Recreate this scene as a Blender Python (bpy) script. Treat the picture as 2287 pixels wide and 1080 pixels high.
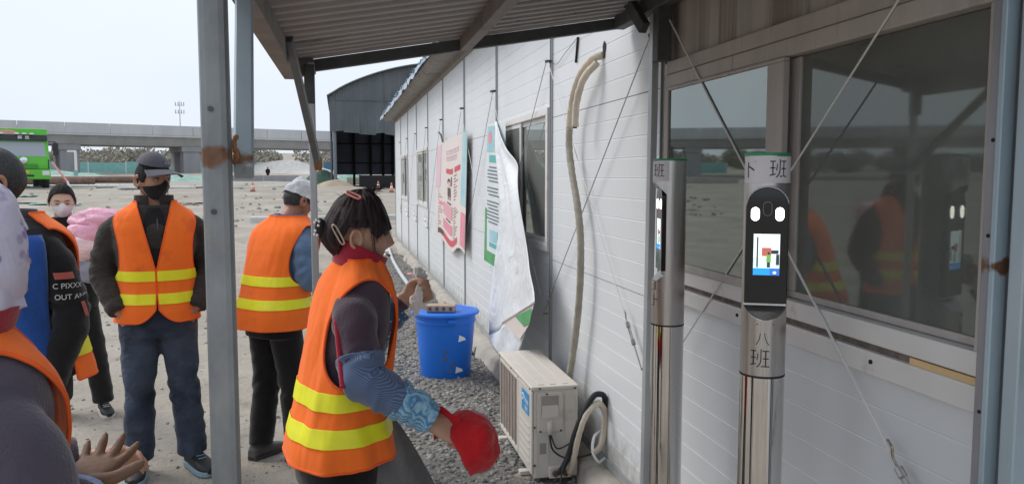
import bpy, bmesh, math, random
import numpy as np
from mathutils import Vector, Matrix, Euler
R = math.radians
sc = bpy.context.scene
for o in list(bpy.data.objects): bpy.data.objects.remove(o)

# ------------------------------------------------------------------ camera
CAMH = 1.68
cd = bpy.data.cameras.new('camera'); cam = bpy.data.objects.new('camera', cd)
sc.collection.objects.link(cam)
cd.sensor_width = 36.0; cd.sensor_fit = 'HORIZONTAL'; cd.lens = 27.55
cd.clip_start = 0.05; cd.clip_end = 3000
cam.location = (0, 0, CAMH)
cam.rotation_euler = (R(90) - math.atan(148/1750), 0, R(-12.42))
sc.camera = cam

# ------------------------------------------------------------------ sky and sun (bright overcast)
w = bpy.data.worlds.new('World'); sc.world = w; w.use_nodes = True
nt = w.node_tree; nt.nodes.clear()
out = nt.nodes.new('ShaderNodeOutputWorld'); bg = nt.nodes.new('ShaderNodeBackground')
sky = nt.nodes.new('ShaderNodeTexSky'); sky.sky_type = 'NISHITA'; sky.sun_disc = False
sky.sun_elevation = R(48); sky.sun_rotation = R(-52); sky.dust_density = 6; sky.air_density = 1.0
tc = nt.nodes.new('ShaderNodeTexCoord'); nz = nt.nodes.new('ShaderNodeTexNoise')
nz.inputs['Scale'].default_value = 1.6; nz.inputs['Detail'].default_value = 4
mp = nt.nodes.new('ShaderNodeMapping'); mp.inputs['Scale'].default_value = (1, 1, 2.5)
cr = nt.nodes.new('ShaderNodeValToRGB')
cr.color_ramp.elements[0].position = .3; cr.color_ramp.elements[0].color = (6.3, 7.05, 8.15, 1)
cr.color_ramp.elements[1].position = .7; cr.color_ramp.elements[1].color = (7.3, 7.9, 8.75, 1)
mx = nt.nodes.new('ShaderNodeMixRGB'); mx.inputs[0].default_value = .93
nt.links.new(tc.outputs['Generated'], mp.inputs['Vector']); nt.links.new(mp.outputs[0], nz.inputs['Vector'])
nt.links.new(nz.outputs['Fac'], cr.inputs[0]); nt.links.new(sky.outputs[0], mx.inputs[1])
nt.links.new(cr.outputs[0], mx.inputs[2]); nt.links.new(mx.outputs[0], bg.inputs['Color'])
bg.inputs['Strength'].default_value = 0.1
nt.links.new(bg.outputs[0], out.inputs['Surface'])
sd = bpy.data.lights.new('sun', 'SUN'); sun = bpy.data.objects.new('sun', sd); sc.collection.objects.link(sun)
sd.energy = 1.5; sd.angle = R(28); sd.color = (1.0, .96, .9)
sun.rotation_euler = Vector((.58, -.42, -.72)).to_track_quat('-Z', 'Y').to_euler()
sc.view_settings.view_transform = 'Standard'; sc.view_settings.look = 'None'
sc.view_settings.exposure = 0.34; sc.view_settings.gamma = 1
sc.cycles.use_denoising = True
sc.cycles.max_bounces = 8; sc.cycles.transparent_max_bounces = 16
sc.cycles.caustics_reflective = False; sc.cycles.caustics_refractive = False

# ------------------------------------------------------------------ helpers
C = sc.collection
rng = np.random.default_rng(7); random.seed(7)
ROOTM = {}

def tag(o, label=None, cat=None, group=None, kind=None):
    if label: o['label'] = label
    if cat: o['category'] = cat
    if group: o['group'] = group
    if kind: o['kind'] = kind
    return o

def thing(name, label, cat, loc=(0, 0, 0), rotz=0.0, group=None):
    o = bpy.data.objects.new(name, None); C.objects.link(o)
    o.empty_display_size = .1
    o.location = loc; o.rotation_euler = (0, 0, rotz)
    ROOTM[o.name] = Matrix.Translation(Vector(loc)) @ Matrix.Rotation(rotz, 4, 'Z')
    return tag(o, label, cat, group)

def rootm(o):
    while o.parent: o = o.parent
    return ROOTM.get(o.name, Matrix.Identity(4))

def copy_tree(o, parent=None):
    c = o.copy(); C.objects.link(c)
    c.parent = parent
    for ch in list(o.children): copy_tree(ch, c)
    return c

class MB:
    def __init__(s): s.v = []; s.f = []; s.m = []
    def add(s, V, F, mi=0, M=None):
        n = len(s.v)
        if M is not None: V = [tuple(M @ Vector(p)) for p in V]
        s.v.extend([tuple(map(float, p)) for p in V])
        for q in F: s.f.append(tuple(n + i for i in q)); s.m.append(mi)
        return s
    def box(s, c, d, mi=0, M=None):
        x, y, z = c; a, b, e = d[0]/2, d[1]/2, d[2]/2
        V = [(x-a,y-b,z-e),(x+a,y-b,z-e),(x+a,y+b,z-e),(x-a,y+b,z-e),(x-a,y-b,z+e),(x+a,y-b,z+e),(x+a,y+b,z+e),(x-a,y+b,z+e)]
        F = [(0,3,2,1),(4,5,6,7),(0,1,5,4),(1,2,6,5),(2,3,7,6),(3,0,4,7)]
        return s.add(V, F, mi, M)
    def b2(s, lo, hi, mi=0, M=None):
        return s.box([(lo[i]+hi[i])/2 for i in range(3)], [abs(hi[i]-lo[i]) for i in range(3)], mi, M)
    def bar(s, p0, p1, wd, ht, up=(0, 0, 1), mi=0):
        p0 = Vector(p0); p1 = Vector(p1); d = (p1-p0).normalized()
        u = Vector(up); sd_ = d.cross(u)
        if sd_.length < 1e-4: sd_ = d.cross(Vector((1, 0, 0)))
        sd_.normalize(); u = sd_.cross(d)
        V = []
        for p in (p0, p1):
            for a, b in ((-1,-1),(1,-1),(1,1),(-1,1)): V.append(p + sd_*a*wd/2 + u*b*ht/2)
        return s.add(V, [(0,1,2,3),(7,6,5,4),(0,4,5,1),(1,5,6,2),(2,6,7,3),(3,7,4,0)], mi)
    def tube(s, P, r, seg=10, mi=0, flat=1.0):
        P = np.array(P, float); n = len(P)
        r = np.full(n, r) if np.isscalar(r) else np.array(r, float)
        V, F = tube_mesh(P, r, seg, flat=flat)
        return s.add(V, F, mi)
    def lathe(s, prof, seg=32, c=(0, 0, 0), mi=0, M=None):
        V = []; F = []
        for r_, z in prof:
            for k in range(seg):
                a = 2*math.pi*k/seg; V.append((c[0]+r_*math.cos(a), c[1]+r_*math.sin(a), c[2]+z))
        for i in range(len(prof)-1):
            for k in range(seg):
                k2 = (k+1) % seg
                F.append((i*seg+k, i*seg+k2, (i+1)*seg+k2, (i+1)*seg+k))
        F.append(tuple(range(seg-1, -1, -1))); F.append(tuple((len(prof)-1)*seg+k for k in range(seg)))
        return s.add(V, F, mi, M)
    def grid(s, G, mi=0, closed=False):
        G = np.asarray(G); n, m = G.shape[:2]
        F = []
        for i in range(n-1):
            for j in range(m if closed else m-1):
                j2 = (j+1) % m; F.append((i*m+j, i*m+j2, (i+1)*m+j2, (i+1)*m+j))
        return s.add(G.reshape(-1, 3), F, mi)
    def build(s, name, mats, parent=None, smooth=False, bevel=0, solid=0, world=False, remesh=0, smoothit=0, sub=0, auto=None):
        V = np.array(s.v, float)
        if world and parent is not None:
            Mi = np.array(rootm(parent).inverted()); V = V @ Mi[:3, :3].T + Mi[:3, 3]
        me = bpy.data.meshes.new(name); me.from_pydata(V.tolist(), [], s.f)
        if not isinstance(mats, (list, tuple)): mats = [mats]
        for m_ in mats: me.materials.append(m_)
        if any(s.m): me.polygons.foreach_set('material_index', s.m)
        if smooth: me.polygons.foreach_set('use_smooth', [True]*len(me.polygons))
        me.validate(); me.update()
        o = bpy.data.objects.new(name, me); C.objects.link(o)
        if parent is not None: o.parent = parent
        if remesh:
            md = o.modifiers.new('remesh', 'REMESH'); md.mode = 'VOXEL'; md.voxel_size = remesh; md.use_smooth_shade = True
        if smoothit:
            md = o.modifiers.new('smooth', 'SMOOTH'); md.factor = .5; md.iterations = smoothit
        if bevel:
            md = o.modifiers.new('bevel', 'BEVEL'); md.width = bevel; md.segments = 2; md.limit_method = 'ANGLE'; md.angle_limit = R(40)
        if solid:
            md = o.modifiers.new('solid', 'SOLIDIFY'); md.thickness = solid; md.offset = 0
        if sub:
            md = o.modifiers.new('sub', 'SUBSURF'); md.levels = sub; md.render_levels = sub
        if auto:
            me.polygons.foreach_set('use_smooth', [True]*len(me.polygons))
            sharp_edges(me, R(auto))
        return o

def sharp_edges(me, ang):
    bm = bmesh.new(); bm.from_mesh(me)
    for e in bm.edges:
        if len(e.link_faces) == 2 and e.calc_face_angle(0) > ang: e.smooth = False
    bm.to_mesh(me); bm.free()

def frames(P):
    n = len(P); T = np.zeros_like(P)
    T[1:-1] = P[2:]-P[:-2]; T[0] = P[1]-P[0]; T[-1] = P[-1]-P[-2]
    T /= np.linalg.norm(T, axis=1)[:, None]+1e-9
    a = np.array([0, -1, 0.]) if abs(T[0] @ np.array([0, -1, 0.])) < .9 else np.array([1., 0, 0])
    U = np.zeros_like(P); u = a - T[0]*(a @ T[0]); U[0] = u/np.linalg.norm(u)
    for i in range(1, n):
        u = U[i-1]-T[i]*(U[i-1] @ T[i]); U[i] = u/(np.linalg.norm(u)+1e-9)
    return T, U, np.cross(T, U)

def tube_mesh(P, r, seg=12, flat=1.0, disp=None):
    P = np.asarray(P, float); T, U, B = frames(P); n = len(P)
    th = np.linspace(0, 2*math.pi, seg, endpoint=False)
    rr = np.repeat(r[:, None], seg, 1)
    if disp is not None: rr = rr + disp
    V = P[:, None, :] + U[:, None, :]*(np.cos(th)[None, :, None]*rr[:, :, None]) + B[:, None, :]*(np.sin(th)[None, :, None]*rr[:, :, None]*flat)
    V = V.reshape(-1, 3); F = []
    for i in range(n-1):
        for k in range(seg):
            k2 = (k+1) % seg; F.append((i*seg+k, i*seg+k2, (i+1)*seg+k2, (i+1)*seg+k))
    F.append(tuple(range(seg-1, -1, -1))); F.append(tuple((n-1)*seg+k for k in range(seg)))
    return V, F

def spline(P, n):
    """Catmull-Rom through the rows of P (any number of columns), n samples."""
    P = np.asarray(P, float); m = len(P)
    if m == 2: 
        t = np.linspace(0, 1, n)[:, None]; return P[0]*(1-t)+P[1]*t
    d = np.linalg.norm(np.diff(P[:, :3], axis=0), axis=1)+1e-6
    u = np.concatenate([[0], np.cumsum(d)]); q = np.linspace(0, u[-1], n)
    Mt = np.zeros_like(P)
    for i in range(m):
        if i == 0: Mt[i] = (P[1]-P[0])/(u[1]-u[0])
        elif i == m-1: Mt[i] = (P[-1]-P[-2])/(u[-1]-u[-2])
        else: Mt[i] = .5*((P[i+1]-P[i])/(u[i+1]-u[i]) + (P[i]-P[i-1])/(u[i]-u[i-1]))
    k = np.clip(np.searchsorted(u, q, 'right')-1, 0, m-2)
    h = (u[k+1]-u[k]); t = ((q-u[k])/h)[:, None]; h = h[:, None]
    return (2*t**3-3*t**2+1)*P[k] + (t**3-2*t**2+t)*h*Mt[k] + (-2*t**3+3*t**2)*P[k+1] + (t**3-t**2)*h*Mt[k+1]

def _hash(ix, iy, iz, seed):
    h = (ix*374761393 + iy*668265263 + iz*2147483647 + seed*1274126177) & 0xffffffff
    h = ((h ^ (h >> 13))*1274126177) & 0xffffffff
    return ((h ^ (h >> 16)) & 0xffff)/65535.0

def noise3(P, seed=0):
    P = np.asarray(P, float); i = np.floor(P).astype(np.int64); f = P-i; f = f*f*(3-2*f)
    r_ = 0
    for dx in (0, 1):
        for dy in (0, 1):
            for dz in (0, 1):
                wgt = (f[..., 0] if dx else 1-f[..., 0])*(f[..., 1] if dy else 1-f[..., 1])*(f[..., 2] if dz else 1-f[..., 2])
                r_ = r_ + wgt*_hash(i[..., 0]+dx, i[..., 1]+dy, i[..., 2]+dz, seed)
    return r_*2-1

def fbm(P, seed=0, o=3):
    a = 1; r_ = 0; P = np.asarray(P, float)
    for k in range(o): r_ = r_ + a*noise3(P*2**k, seed+k*17); a *= .5
    return r_

# ------------------------------------------------------------------ materials
def mat(name, col, rough=.6, metal=0, var=.0, vscale=8, bump=0, bscale=60, col2=None, stretch=(1, 1, 1), spec=.5, sheen=0, detail=5, dirt=None, dscale=3, dcut=.55, coat=0, aniso=0):
    m = bpy.data.materials.new(name); m.use_nodes = True; nt = m.node_tree; N = nt.nodes; L = nt.links
    b = N['Principled BSDF']; b.inputs['Roughness'].default_value = rough; b.inputs['Metallic'].default_value = metal
    b.inputs['Specular IOR Level'].default_value = spec
    if sheen: b.inputs['Sheen Weight'].default_value = sheen; b.inputs['Sheen Roughness'].default_value = .5
    if coat: b.inputs['Coat Weight'].default_value = coat; b.inputs['Coat Roughness'].default_value = .1
    if aniso: b.inputs['Anisotropic'].default_value = aniso
    c4 = (*col, 1); b.inputs['Base Color'].default_value = c4
    tc = N.new('ShaderNodeTexCoord'); mp = N.new('ShaderNodeMapping'); mp.inputs['Scale'].default_value = stretch
    L.new(tc.outputs['Object'], mp.inputs['Vector'])
    last = None
    if var or col2:
        n = N.new('ShaderNodeTexNoise'); n.inputs['Scale'].default_value = vscale; n.inputs['Detail'].default_value = detail; n.inputs['Roughness'].default_value = .6
        L.new(mp.outputs[0], n.inputs['Vector'])
        rp = N.new('ShaderNodeValToRGB'); rp.color_ramp.elements[0].position = .3; rp.color_ramp.elements[1].position = .7
        lo = tuple(max(0, c*(1-var)) for c in col); hi = tuple(c*(1+var) for c in col) if col2 is None else col2
        rp.color_ramp.elements[0].color = (*lo, 1); rp.color_ramp.elements[1].color = (*hi, 1)
        L.new(n.outputs['Fac'], rp.inputs[0]); last = rp.outputs[0]
    if dirt:
        n = N.new('ShaderNodeTexNoise'); n.inputs['Scale'].default_value = dscale; n.inputs['Detail'].default_value = 8; n.inputs['Roughness'].default_value = .65
        L.new(mp.outputs[0], n.inputs['Vector'])
        rp = N.new('ShaderNodeValToRGB'); rp.color_ramp.elements[0].position = dcut; rp.color_ramp.elements[1].position = min(1, dcut+.12)
        rp.color_ramp.elements[0].color = (0, 0, 0, 1); rp.color_ramp.elements[1].color = (1, 1, 1, 1)
        L.new(n.outputs['Fac'], rp.inputs[0])
        mxn = N.new('ShaderNodeMixRGB'); L.new(rp.outputs[0], mxn.inputs[0])
        if last is not None: L.new(last, mxn.inputs[1])
        else: mxn.inputs[1].default_value = c4
        mxn.inputs[2].default_value = (*dirt, 1); last = mxn.outputs[0]
    if last is not None: L.new(last, b.inputs['Base Color'])
    if bump:
        n = N.new('ShaderNodeTexNoise'); n.inputs['Scale'].default_value = bscale; n.inputs['Detail'].default_value = 4
        L.new(mp.outputs[0], n.inputs['Vector'])
        bp = N.new('ShaderNodeBump'); bp.inputs['Strength'].default_value = bump; bp.inputs['Distance'].default_value = .01
        L.new(n.outputs['Fac'], bp.inputs['Height']); L.new(bp.outputs[0], b.inputs['Normal'])
    return m

def wrinkle(m, scale=10, strength=.5, stretch=(1, 1, 1), dist=.02, distort=1.2, detail=3):
    N = m.node_tree.nodes; L = m.node_tree.links; b = N['Principled BSDF']
    tc = N.new('ShaderNodeTexCoord'); mp = N.new('ShaderNodeMapping'); mp.inputs['Scale'].default_value = stretch
    n = N.new('ShaderNodeTexNoise'); n.inputs['Scale'].default_value = scale; n.inputs['Detail'].default_value = detail; n.inputs['Distortion'].default_value = distort
    L.new(tc.outputs['Object'], mp.inputs[0]); L.new(mp.outputs[0], n.inputs['Vector'])
    bp = N.new('ShaderNodeBump'); bp.inputs['Strength'].default_value = strength; bp.inputs['Distance'].default_value = dist
    L.new(n.outputs['Fac'], bp.inputs['Height'])
    if b.inputs['Normal'].links: L.new(b.inputs['Normal'].links[0].from_socket, bp.inputs['Normal'])
    L.new(bp.outputs[0], b.inputs['Normal']); return m

def splash(m, z0, h, col, thr=.5, scale=9):
    N = m.node_tree.nodes; L = m.node_tree.links; b = N['Principled BSDF']; src = b.inputs['Base Color'].links[0].from_socket
    tc = N.new('ShaderNodeTexCoord'); sp_ = N.new('ShaderNodeSeparateXYZ'); L.new(tc.outputs['Object'], sp_.inputs[0])
    rg = N.new('ShaderNodeMapRange'); rg.inputs[1].default_value = z0; rg.inputs[2].default_value = z0+h; rg.inputs[3].default_value = .45; rg.inputs[4].default_value = -.25; L.new(sp_.outputs[2], rg.inputs[0])
    n = N.new('ShaderNodeTexNoise'); n.inputs['Scale'].default_value = scale; n.inputs['Detail'].default_value = 10; n.inputs['Roughness'].default_value = .7; L.new(tc.outputs['Object'], n.inputs['Vector'])
    ad = N.new('ShaderNodeMath'); ad.operation = 'ADD'; L.new(rg.outputs[0], ad.inputs[0]); L.new(n.outputs['Fac'], ad.inputs[1])
    rp = N.new('ShaderNodeValToRGB'); rp.color_ramp.elements[0].position = thr; rp.color_ramp.elements[1].position = thr+.35; rp.color_ramp.elements[1].color = (.75, .75, .75, 1); L.new(ad.outputs[0], rp.inputs[0])
    mxn = N.new('ShaderNodeMixRGB'); L.new(rp.outputs[0], mxn.inputs[0]); L.new(src, mxn.inputs[1]); mxn.inputs[2].default_value = (*col, 1); L.new(mxn.outputs[0], b.inputs['Base Color']); return m

def emis(name, col, s):
    m = bpy.data.materials.new(name); m.use_nodes = True; b = m.node_tree.nodes['Principled BSDF']
    b.inputs['Base Color'].default_value = (*[c*.5 for c in col], 1)
    b.inputs['Emission Color'].default_value = (*col, 1); b.inputs['Emission Strength'].default_value = s
    return m

def glass_mat(name, tint, refl, rough=.0, haze=.0):
    m = bpy.data.materials.new(name); m.use_nodes = True; nt = m.node_tree; N = nt.nodes; L = nt.links
    N.remove(N['Principled BSDF']); o = N['Material Output']
    t = N.new('ShaderNodeBsdfTransparent'); t.inputs[0].default_value = (*tint, 1)
    g = N.new('ShaderNodeBsdfGlossy'); g.inputs['Roughness'].default_value = rough; g.inputs['Color'].default_value = (.82, .90, .86, 1)
    fr = N.new('ShaderNodeFresnel'); fr.inputs['IOR'].default_value = 1.5
    ma = N.new('ShaderNodeMath'); ma.operation = 'ADD'; ma.inputs[1].default_value = refl; ma.use_clamp = True
    mxs = N.new('ShaderNodeMixShader')
    L.new(fr.outputs[0], ma.inputs[0]); L.new(ma.outputs[0], mxs.inputs[0]); L.new(t.outputs[0], mxs.inputs[1]); L.new(g.outputs[0], mxs.inputs[2])
    df = N.new('ShaderNodeBsdfDiffuse'); df.inputs[0].default_value = (.33, .345, .32, 1)
    nz_ = N.new('ShaderNodeTexNoise'); nz_.inputs['Scale'].default_value = 3; nz_.inputs['Detail'].default_value = 6; tc_ = N.new('ShaderNodeTexCoord'); L.new(tc_.outputs['Object'], nz_.inputs['Vector'])
    mr_ = N.new('ShaderNodeMapRange'); mr_.inputs[3].default_value = haze*.5; mr_.inputs[4].default_value = haze*1.5; L.new(nz_.outputs['Fac'], mr_.inputs[0])
    mx2 = N.new('ShaderNodeMixShader'); L.new(mr_.outputs[0], mx2.inputs[0]); L.new(mxs.outputs[0], mx2.inputs[1]); L.new(df.outputs[0], mx2.inputs[2])
    L.new(mx2.outputs[0], o.inputs['Surface'])
    return m

def dots_mat(name, base, dot, scale, thr, base2=None, stretch=(1, 1, 1), rough=.8):
    m = mat(name, base, rough, col2=base2, vscale=6, var=.1, sheen=.2, bump=.15, bscale=150)
    nt = m.node_tree; N = nt.nodes; L = nt.links; b = N['Principled BSDF']
    src = b.inputs['Base Color'].links[0].from_socket
    tc = N.new('ShaderNodeTexCoord'); mp = N.new('ShaderNodeMapping'); mp.inputs['Scale'].default_value = stretch
    v = N.new('ShaderNodeTexVoronoi'); v.inputs['Scale'].default_value = scale
    L.new(tc.outputs['Object'], mp.inputs[0]); L.new(mp.outputs[0], v.inputs['Vector'])
    rp = N.new('ShaderNodeValToRGB'); rp.color_ramp.elements[0].position = thr; rp.color_ramp.elements[1].position = thr+.06
    rp.color_ramp.elements[0].color = (1, 1, 1, 1); rp.color_ramp.elements[1].color = (0, 0, 0, 1)
    L.new(v.outputs['Distance'], rp.inputs[0])
    mxn = N.new('ShaderNodeMixRGB'); L.new(rp.outputs[0], mxn.inputs[0]); L.new(src, mxn.inputs[1]); mxn.inputs[2].default_value = (*dot, 1)
    L.new(mxn.outputs[0], b.inputs['Base Color'])
    return m

def stripes_mat(name, c1, c2, scale, direction=(0, 0, 1), dist=2.0, rough=.85):
    m = mat(name, c1, rough, var=.1, sheen=.2)
    nt = m.node_tree; N = nt.nodes; L = nt.links; b = N['Principled BSDF']
    tc = N.new('ShaderNodeTexCoord'); mp = N.new('ShaderNodeMapping')
    d = Vector(direction).normalized(); mp.inputs['Rotation'].default_value = d.rotation_difference(Vector((1, 0, 0))).to_euler()
    wv = N.new('ShaderNodeTexWave'); wv.inputs['Scale'].default_value = scale; wv.inputs['Distortion'].default_value = dist
    wv.inputs['Detail'].default_value = 2; wv.inputs['Detail Scale'].default_value = 2
    L.new(tc.outputs['Object'], mp.inputs[0]); L.new(mp.outputs[0], wv.inputs['Vector'])
    mxn = N.new('ShaderNodeMixRGB'); L.new(wv.outputs['Fac'], mxn.inputs[0]); mxn.inputs[1].default_value = (*c1, 1); mxn.inputs[2].default_value = (*c2, 1)
    L.new(mxn.outputs[0], b.inputs['Base Color'])
    return m

def text_part(name, body, size, material, parent, M, extrude=.0004, world=True, align='CENTER', offset=0):
    cu = bpy.data.curves.new('txt', 'FONT'); cu.body = body; cu.size = size; cu.extrude = extrude; cu.offset = offset
    cu.align_x = align; cu.align_y = 'CENTER'
    to = bpy.data.objects.new('txt', cu); C.objects.link(to)
    dg = bpy.context.evaluated_depsgraph_get(); dg.update()
    me = bpy.data.meshes.new_from_object(to.evaluated_get(dg))
    bpy.data.objects.remove(to); bpy.data.curves.remove(cu)
    me.name = name; me.materials.clear(); me.materials.append(material)
    MM = (rootm(parent).inverted() @ M) if world and parent is not None else M
    me.transform(MM)
    o = bpy.data.objects.new(name, me); C.objects.link(o)
    if parent is not None: o.parent = parent
    return o

def basis(origin, xdir, ydir):
    x = Vector(xdir).normalized(); y = Vector(ydir); y = (y - x*(y.dot(x))).normalized(); z = x.cross(y)
    m = Matrix((x, y, z)).transposed().to_4x4(); m.translation = Vector(origin)
    return m
# ================================================================== SETTING
def sstep(t): t = np.clip(t, 0, 1); return t*t*(3-2*t)
def tz(x, y):
    x = np.asarray(x, float); y = np.asarray(y, float)
    h = .88*sstep((y-16)/30) + 1.2*sstep((y-106)/30) + 10*sstep((y-165)/230)
    P = np.stack([x*.35, y*.35, 0*x], -1)
    h = h + .02*fbm(P*4, 3)*sstep((y-2)/3)*np.clip(1-np.abs(x-4)/200, .2, 1) + .18*fbm(P*.5, 5)*sstep((y-22)/20)
    near = sstep((x-.1)/.5)*(1-sstep((y-17)/3))
    return h + .015*near
def tzf(x, y): return float(tz(np.array([x]), np.array([y]))[0])

M_ground = wrinkle(mat('dusty_ground', (.30, .265, .22), .95, col2=(.45, .41, .355), vscale=.7, detail=15, bump=.9, bscale=45, dirt=(.24, .21, .178), dscale=2.3, dcut=.58, spec=.2), 6, .6, dist=.05, detail=8)
def geo(a, b, n, d0):
    k = np.linspace(0, 1, n); return a + (b-a)*(k**2.6)
xs = np.unique(np.round(np.concatenate([geo(-7, -420, 46, 0), np.linspace(-7, 2, 110), geo(2, 300, 36, 0)]), 4))
ys = np.unique(np.round(np.concatenate([geo(1.5, -60, 14, 0), np.linspace(1.5, 20, 190), geo(20, 620, 70, 0)]), 4))
XX, YY = np.meshgrid(xs, ys); ZZ = tz(XX, YY)
g = MB(); g.grid(np.stack([XX, YY, ZZ], -1)); gr = g.build('ground', M_ground, smooth=True); tag(gr, kind='structure')

def stones(name, x0, x1, y0, y1, n, smin, smax, mats, density=None, embed=.3, label=None):
    t = (1+5**.5)/2
    iv = np.array([(-1,t,0),(1,t,0),(-1,-t,0),(1,-t,0),(0,-1,t),(0,1,t),(0,-1,-t),(0,1,-t),(t,0,-1),(t,0,1),(-t,0,-1),(-t,0,1)], float)/1.9
    iF = np.array([(0,11,5),(0,5,1),(0,1,7),(0,7,10),(0,10,11),(1,5,9),(5,11,4),(11,10,2),(10,7,6),(7,1,8),(3,9,4),(3,4,2),(3,2,6),(3,6,8),(3,8,9),(4,9,5),(2,4,11),(6,2,10),(8,6,7),(9,8,1)])
    X = rng.uniform(x0, x1, n*3); Y = rng.uniform(y0, y1, n*3)
    if density is not None:
        keep = rng.uniform(0, 1, n*3) < density(X, Y); X = X[keep]; Y = Y[keep]
    X = X[:n]; Y = Y[:n]; n = len(X)
    S = smin + (smax-smin)*rng.uniform(0, 1, n)**2.2
    sc3 = S[:, None]*rng.uniform(.6, 1.15, (n, 3))*np.array([1, 1, .7])
    V = iv[None]*rng.uniform(.75, 1.2, (n, 12, 1))*sc3[:, None, :]
    a = rng.uniform(0, 6.28, n); b = rng.uniform(-.6, .6, n)
    ca, sa, cb, sb = np.cos(a), np.sin(a), np.cos(b), np.sin(b)
    x_, y_, z_ = V[..., 0], V[..., 1], V[..., 2]
    y2 = y_*cb[:, None]-z_*sb[:, None]; z2 = y_*sb[:, None]+z_*cb[:, None]
    V = np.stack([x_*ca[:, None]-y2*sa[:, None], x_*sa[:, None]+y2*ca[:, None], z2], -1)
    V += np.stack([X, Y, tz(X, Y)+S*(.5-embed)], -1)[:, None, :]
    F = (iF[None]+12*np.arange(n)[:, None, None]).reshape(-1, 3)
    me = bpy.data.meshes.new(name); me.vertices.add(n*12); me.vertices.foreach_set('co', V.reshape(-1))
    nf = len(F); me.loops.add(nf*3); me.polygons.add(nf)
    me.loops.foreach_set('vertex_index', F.reshape(-1).astype(np.int32)); me.polygons.foreach_set('loop_start', np.arange(0, nf*3, 3, dtype=np.int32))
    for m_ in mats: me.materials.append(m_)
    me.polygons.foreach_set('material_index', np.repeat(rng.integers(0, len(mats), n), 20).astype(np.int32))
    me.update(); me.validate()
    o = bpy.data.objects.new(name, me); C.objects.link(o)
    return tag(o, kind='stuff')
M_st = [mat('stone_grey', (.21, .205, .2), .9, var=.35, vscale=30), mat('stone_dark', (.12, .118, .115), .9, var=.3, vscale=30), mat('stone_pale', (.36, .345, .32), .9, var=.25, vscale=30), mat('stone_mid', (.26, .245, .225), .9, var=.3, vscale=30)]
def gden(X, Y):
    left = .36 + .10*np.sin(Y*1.3) + .12*np.sin(Y*.6+1) - .03*(Y-6)
    return sstep((X-left+.25)/.35)*(1-.75*sstep((Y-8.5)/6))
tag(stones('gravel', -.15, 1.34, 2.4, 17, 30000, .008, .024, M_st, gden, embed=.25), 'grey crushed stone gravel strip along the cabin wall', 'gravel')
tag(stones('pebbles', -5, .4, 2.2, 20, 6500, .004, .013, [M_st[0], M_st[2], M_st[3]], lambda X, Y: .15+.85*(noise3(np.stack([X*.9, Y*.9, 0*X], -1), 9) > .1)), 'small loose pebbles scattered over the dusty yard', 'pebbles')
tag(stones('rubble', -3, .5, 4.6, 12, 130, .015, .04, [M_st[2], M_st[0]], None), 'larger loose stones lying in the dusty yard', 'rubble')

tag(stones('far_rubble', -20, 1.2, 24, 62, 700, .03, .14, [M_st[2], M_st[3]], lambda X, Y: (.08+.92*(noise3(np.stack([X*.25, Y*.12, 0*X], -1), 19) > .12))*(X > -.42*Y), embed=.35), 'pale rubble strewn over the far yard', 'rubble')
# dark earth strip under the gravel (the stony ground is darker there)
M_earth = mat('gravel_earth', (.155, .145, .13), .95, col2=(.27, .25, .225), vscale=40, bump=.8, bscale=90, spec=.2)
gx = np.linspace(0, 1, 20); gy = np.linspace(2.0, 17, 120)
G = np.zeros((120, 20, 3))
for i, y in enumerate(gy):
    l = .36+.10*math.sin(y*1.3)+.12*math.sin(y*.6+1)-.03*(y-6) - .1*(1-min(1, max(0, (y-9)/6))) + min(.9, max(0, y-10)*.1) + .06*noise3(np.array([y*3, 0, 0]), 4)
    xx = l + (1.36-l)*gx; G[i, :, 0] = xx; G[i, :, 1] = y; G[i, :, 2] = tz(xx, np.full(20, y))+.006
g = MB(); g.grid(G); tag(g.build('gravel_bed', M_earth, smooth=True), kind='structure')

# ------------------------------------------------------------------ viaduct
M_conc = mat('viaduct_concrete', (.40, .395, .385), .9, var=.14, vscale=.6, stretch=(1, 1, .25), bump=.1, bscale=3)
M_conc2 = mat('parapet_concrete', (.52, .525, .53), .9, var=.1, vscale=.5, stretch=(1, 1, .2))
M_concd = mat('pier_concrete', (.30, .30, .31), .9, var=.15, vscale=.5, stretch=(1, 1, .25))
VO = Vector((-46.7, 125, 0)); VD = Vector((.92, .392, 0)).normalized(); VN = Vector((-VD.y, VD.x, 0))
via = thing('viaduct', 'long grey concrete road viaduct crossing the far side of the yard', 'viaduct', (VO.x, VO.y, 1.5))
def vp(s, n, z): return tuple(VO + VD*s + VN*n + Vector((0, 0, z)))
def vbox(mb, s0, s1, n0, n1, z0, z1):
    V = [vp(s0,n0,z0),vp(s1,n0,z0),vp(s1,n1,z0),vp(s0,n1,z0),vp(s0,n0,z1),vp(s1,n0,z1),vp(s1,n1,z1),vp(s0,n1,z1)]
    mb.add(V, [(0,3,2,1),(4,5,6,7),(0,1,5,4),(1,2,6,5),(2,3,7,6),(3,0,4,7)])
m = MB(); V = []
prof = [(0.6, 8.0), (.6, 7.6), (1.4, 6.35), (10.6, 6.35), (11.4, 7.6), (11.4, 8.0)]
for s_ in (-160, 140):
    for n_, z_ in prof: V.append(vp(s_, n_, z_))
m.add(V, [tuple(range(6)), tuple(range(11, 5, -1))]+[(k, k+6, (k+1) % 6+6, (k+1) % 6) for k in range(6)])
m.build('girder', M_conc, via, world=True)
for n0 in (0, 11.6):
    s0 = -160
    while s0 < 140:
        m = MB(); vbox(m, s0+.04, s0+5.96, n0, n0+.4, 8.0, 9.55); m.build('parapet_panel', M_conc2, via, world=True, bevel=.03); s0 += 6
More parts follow.
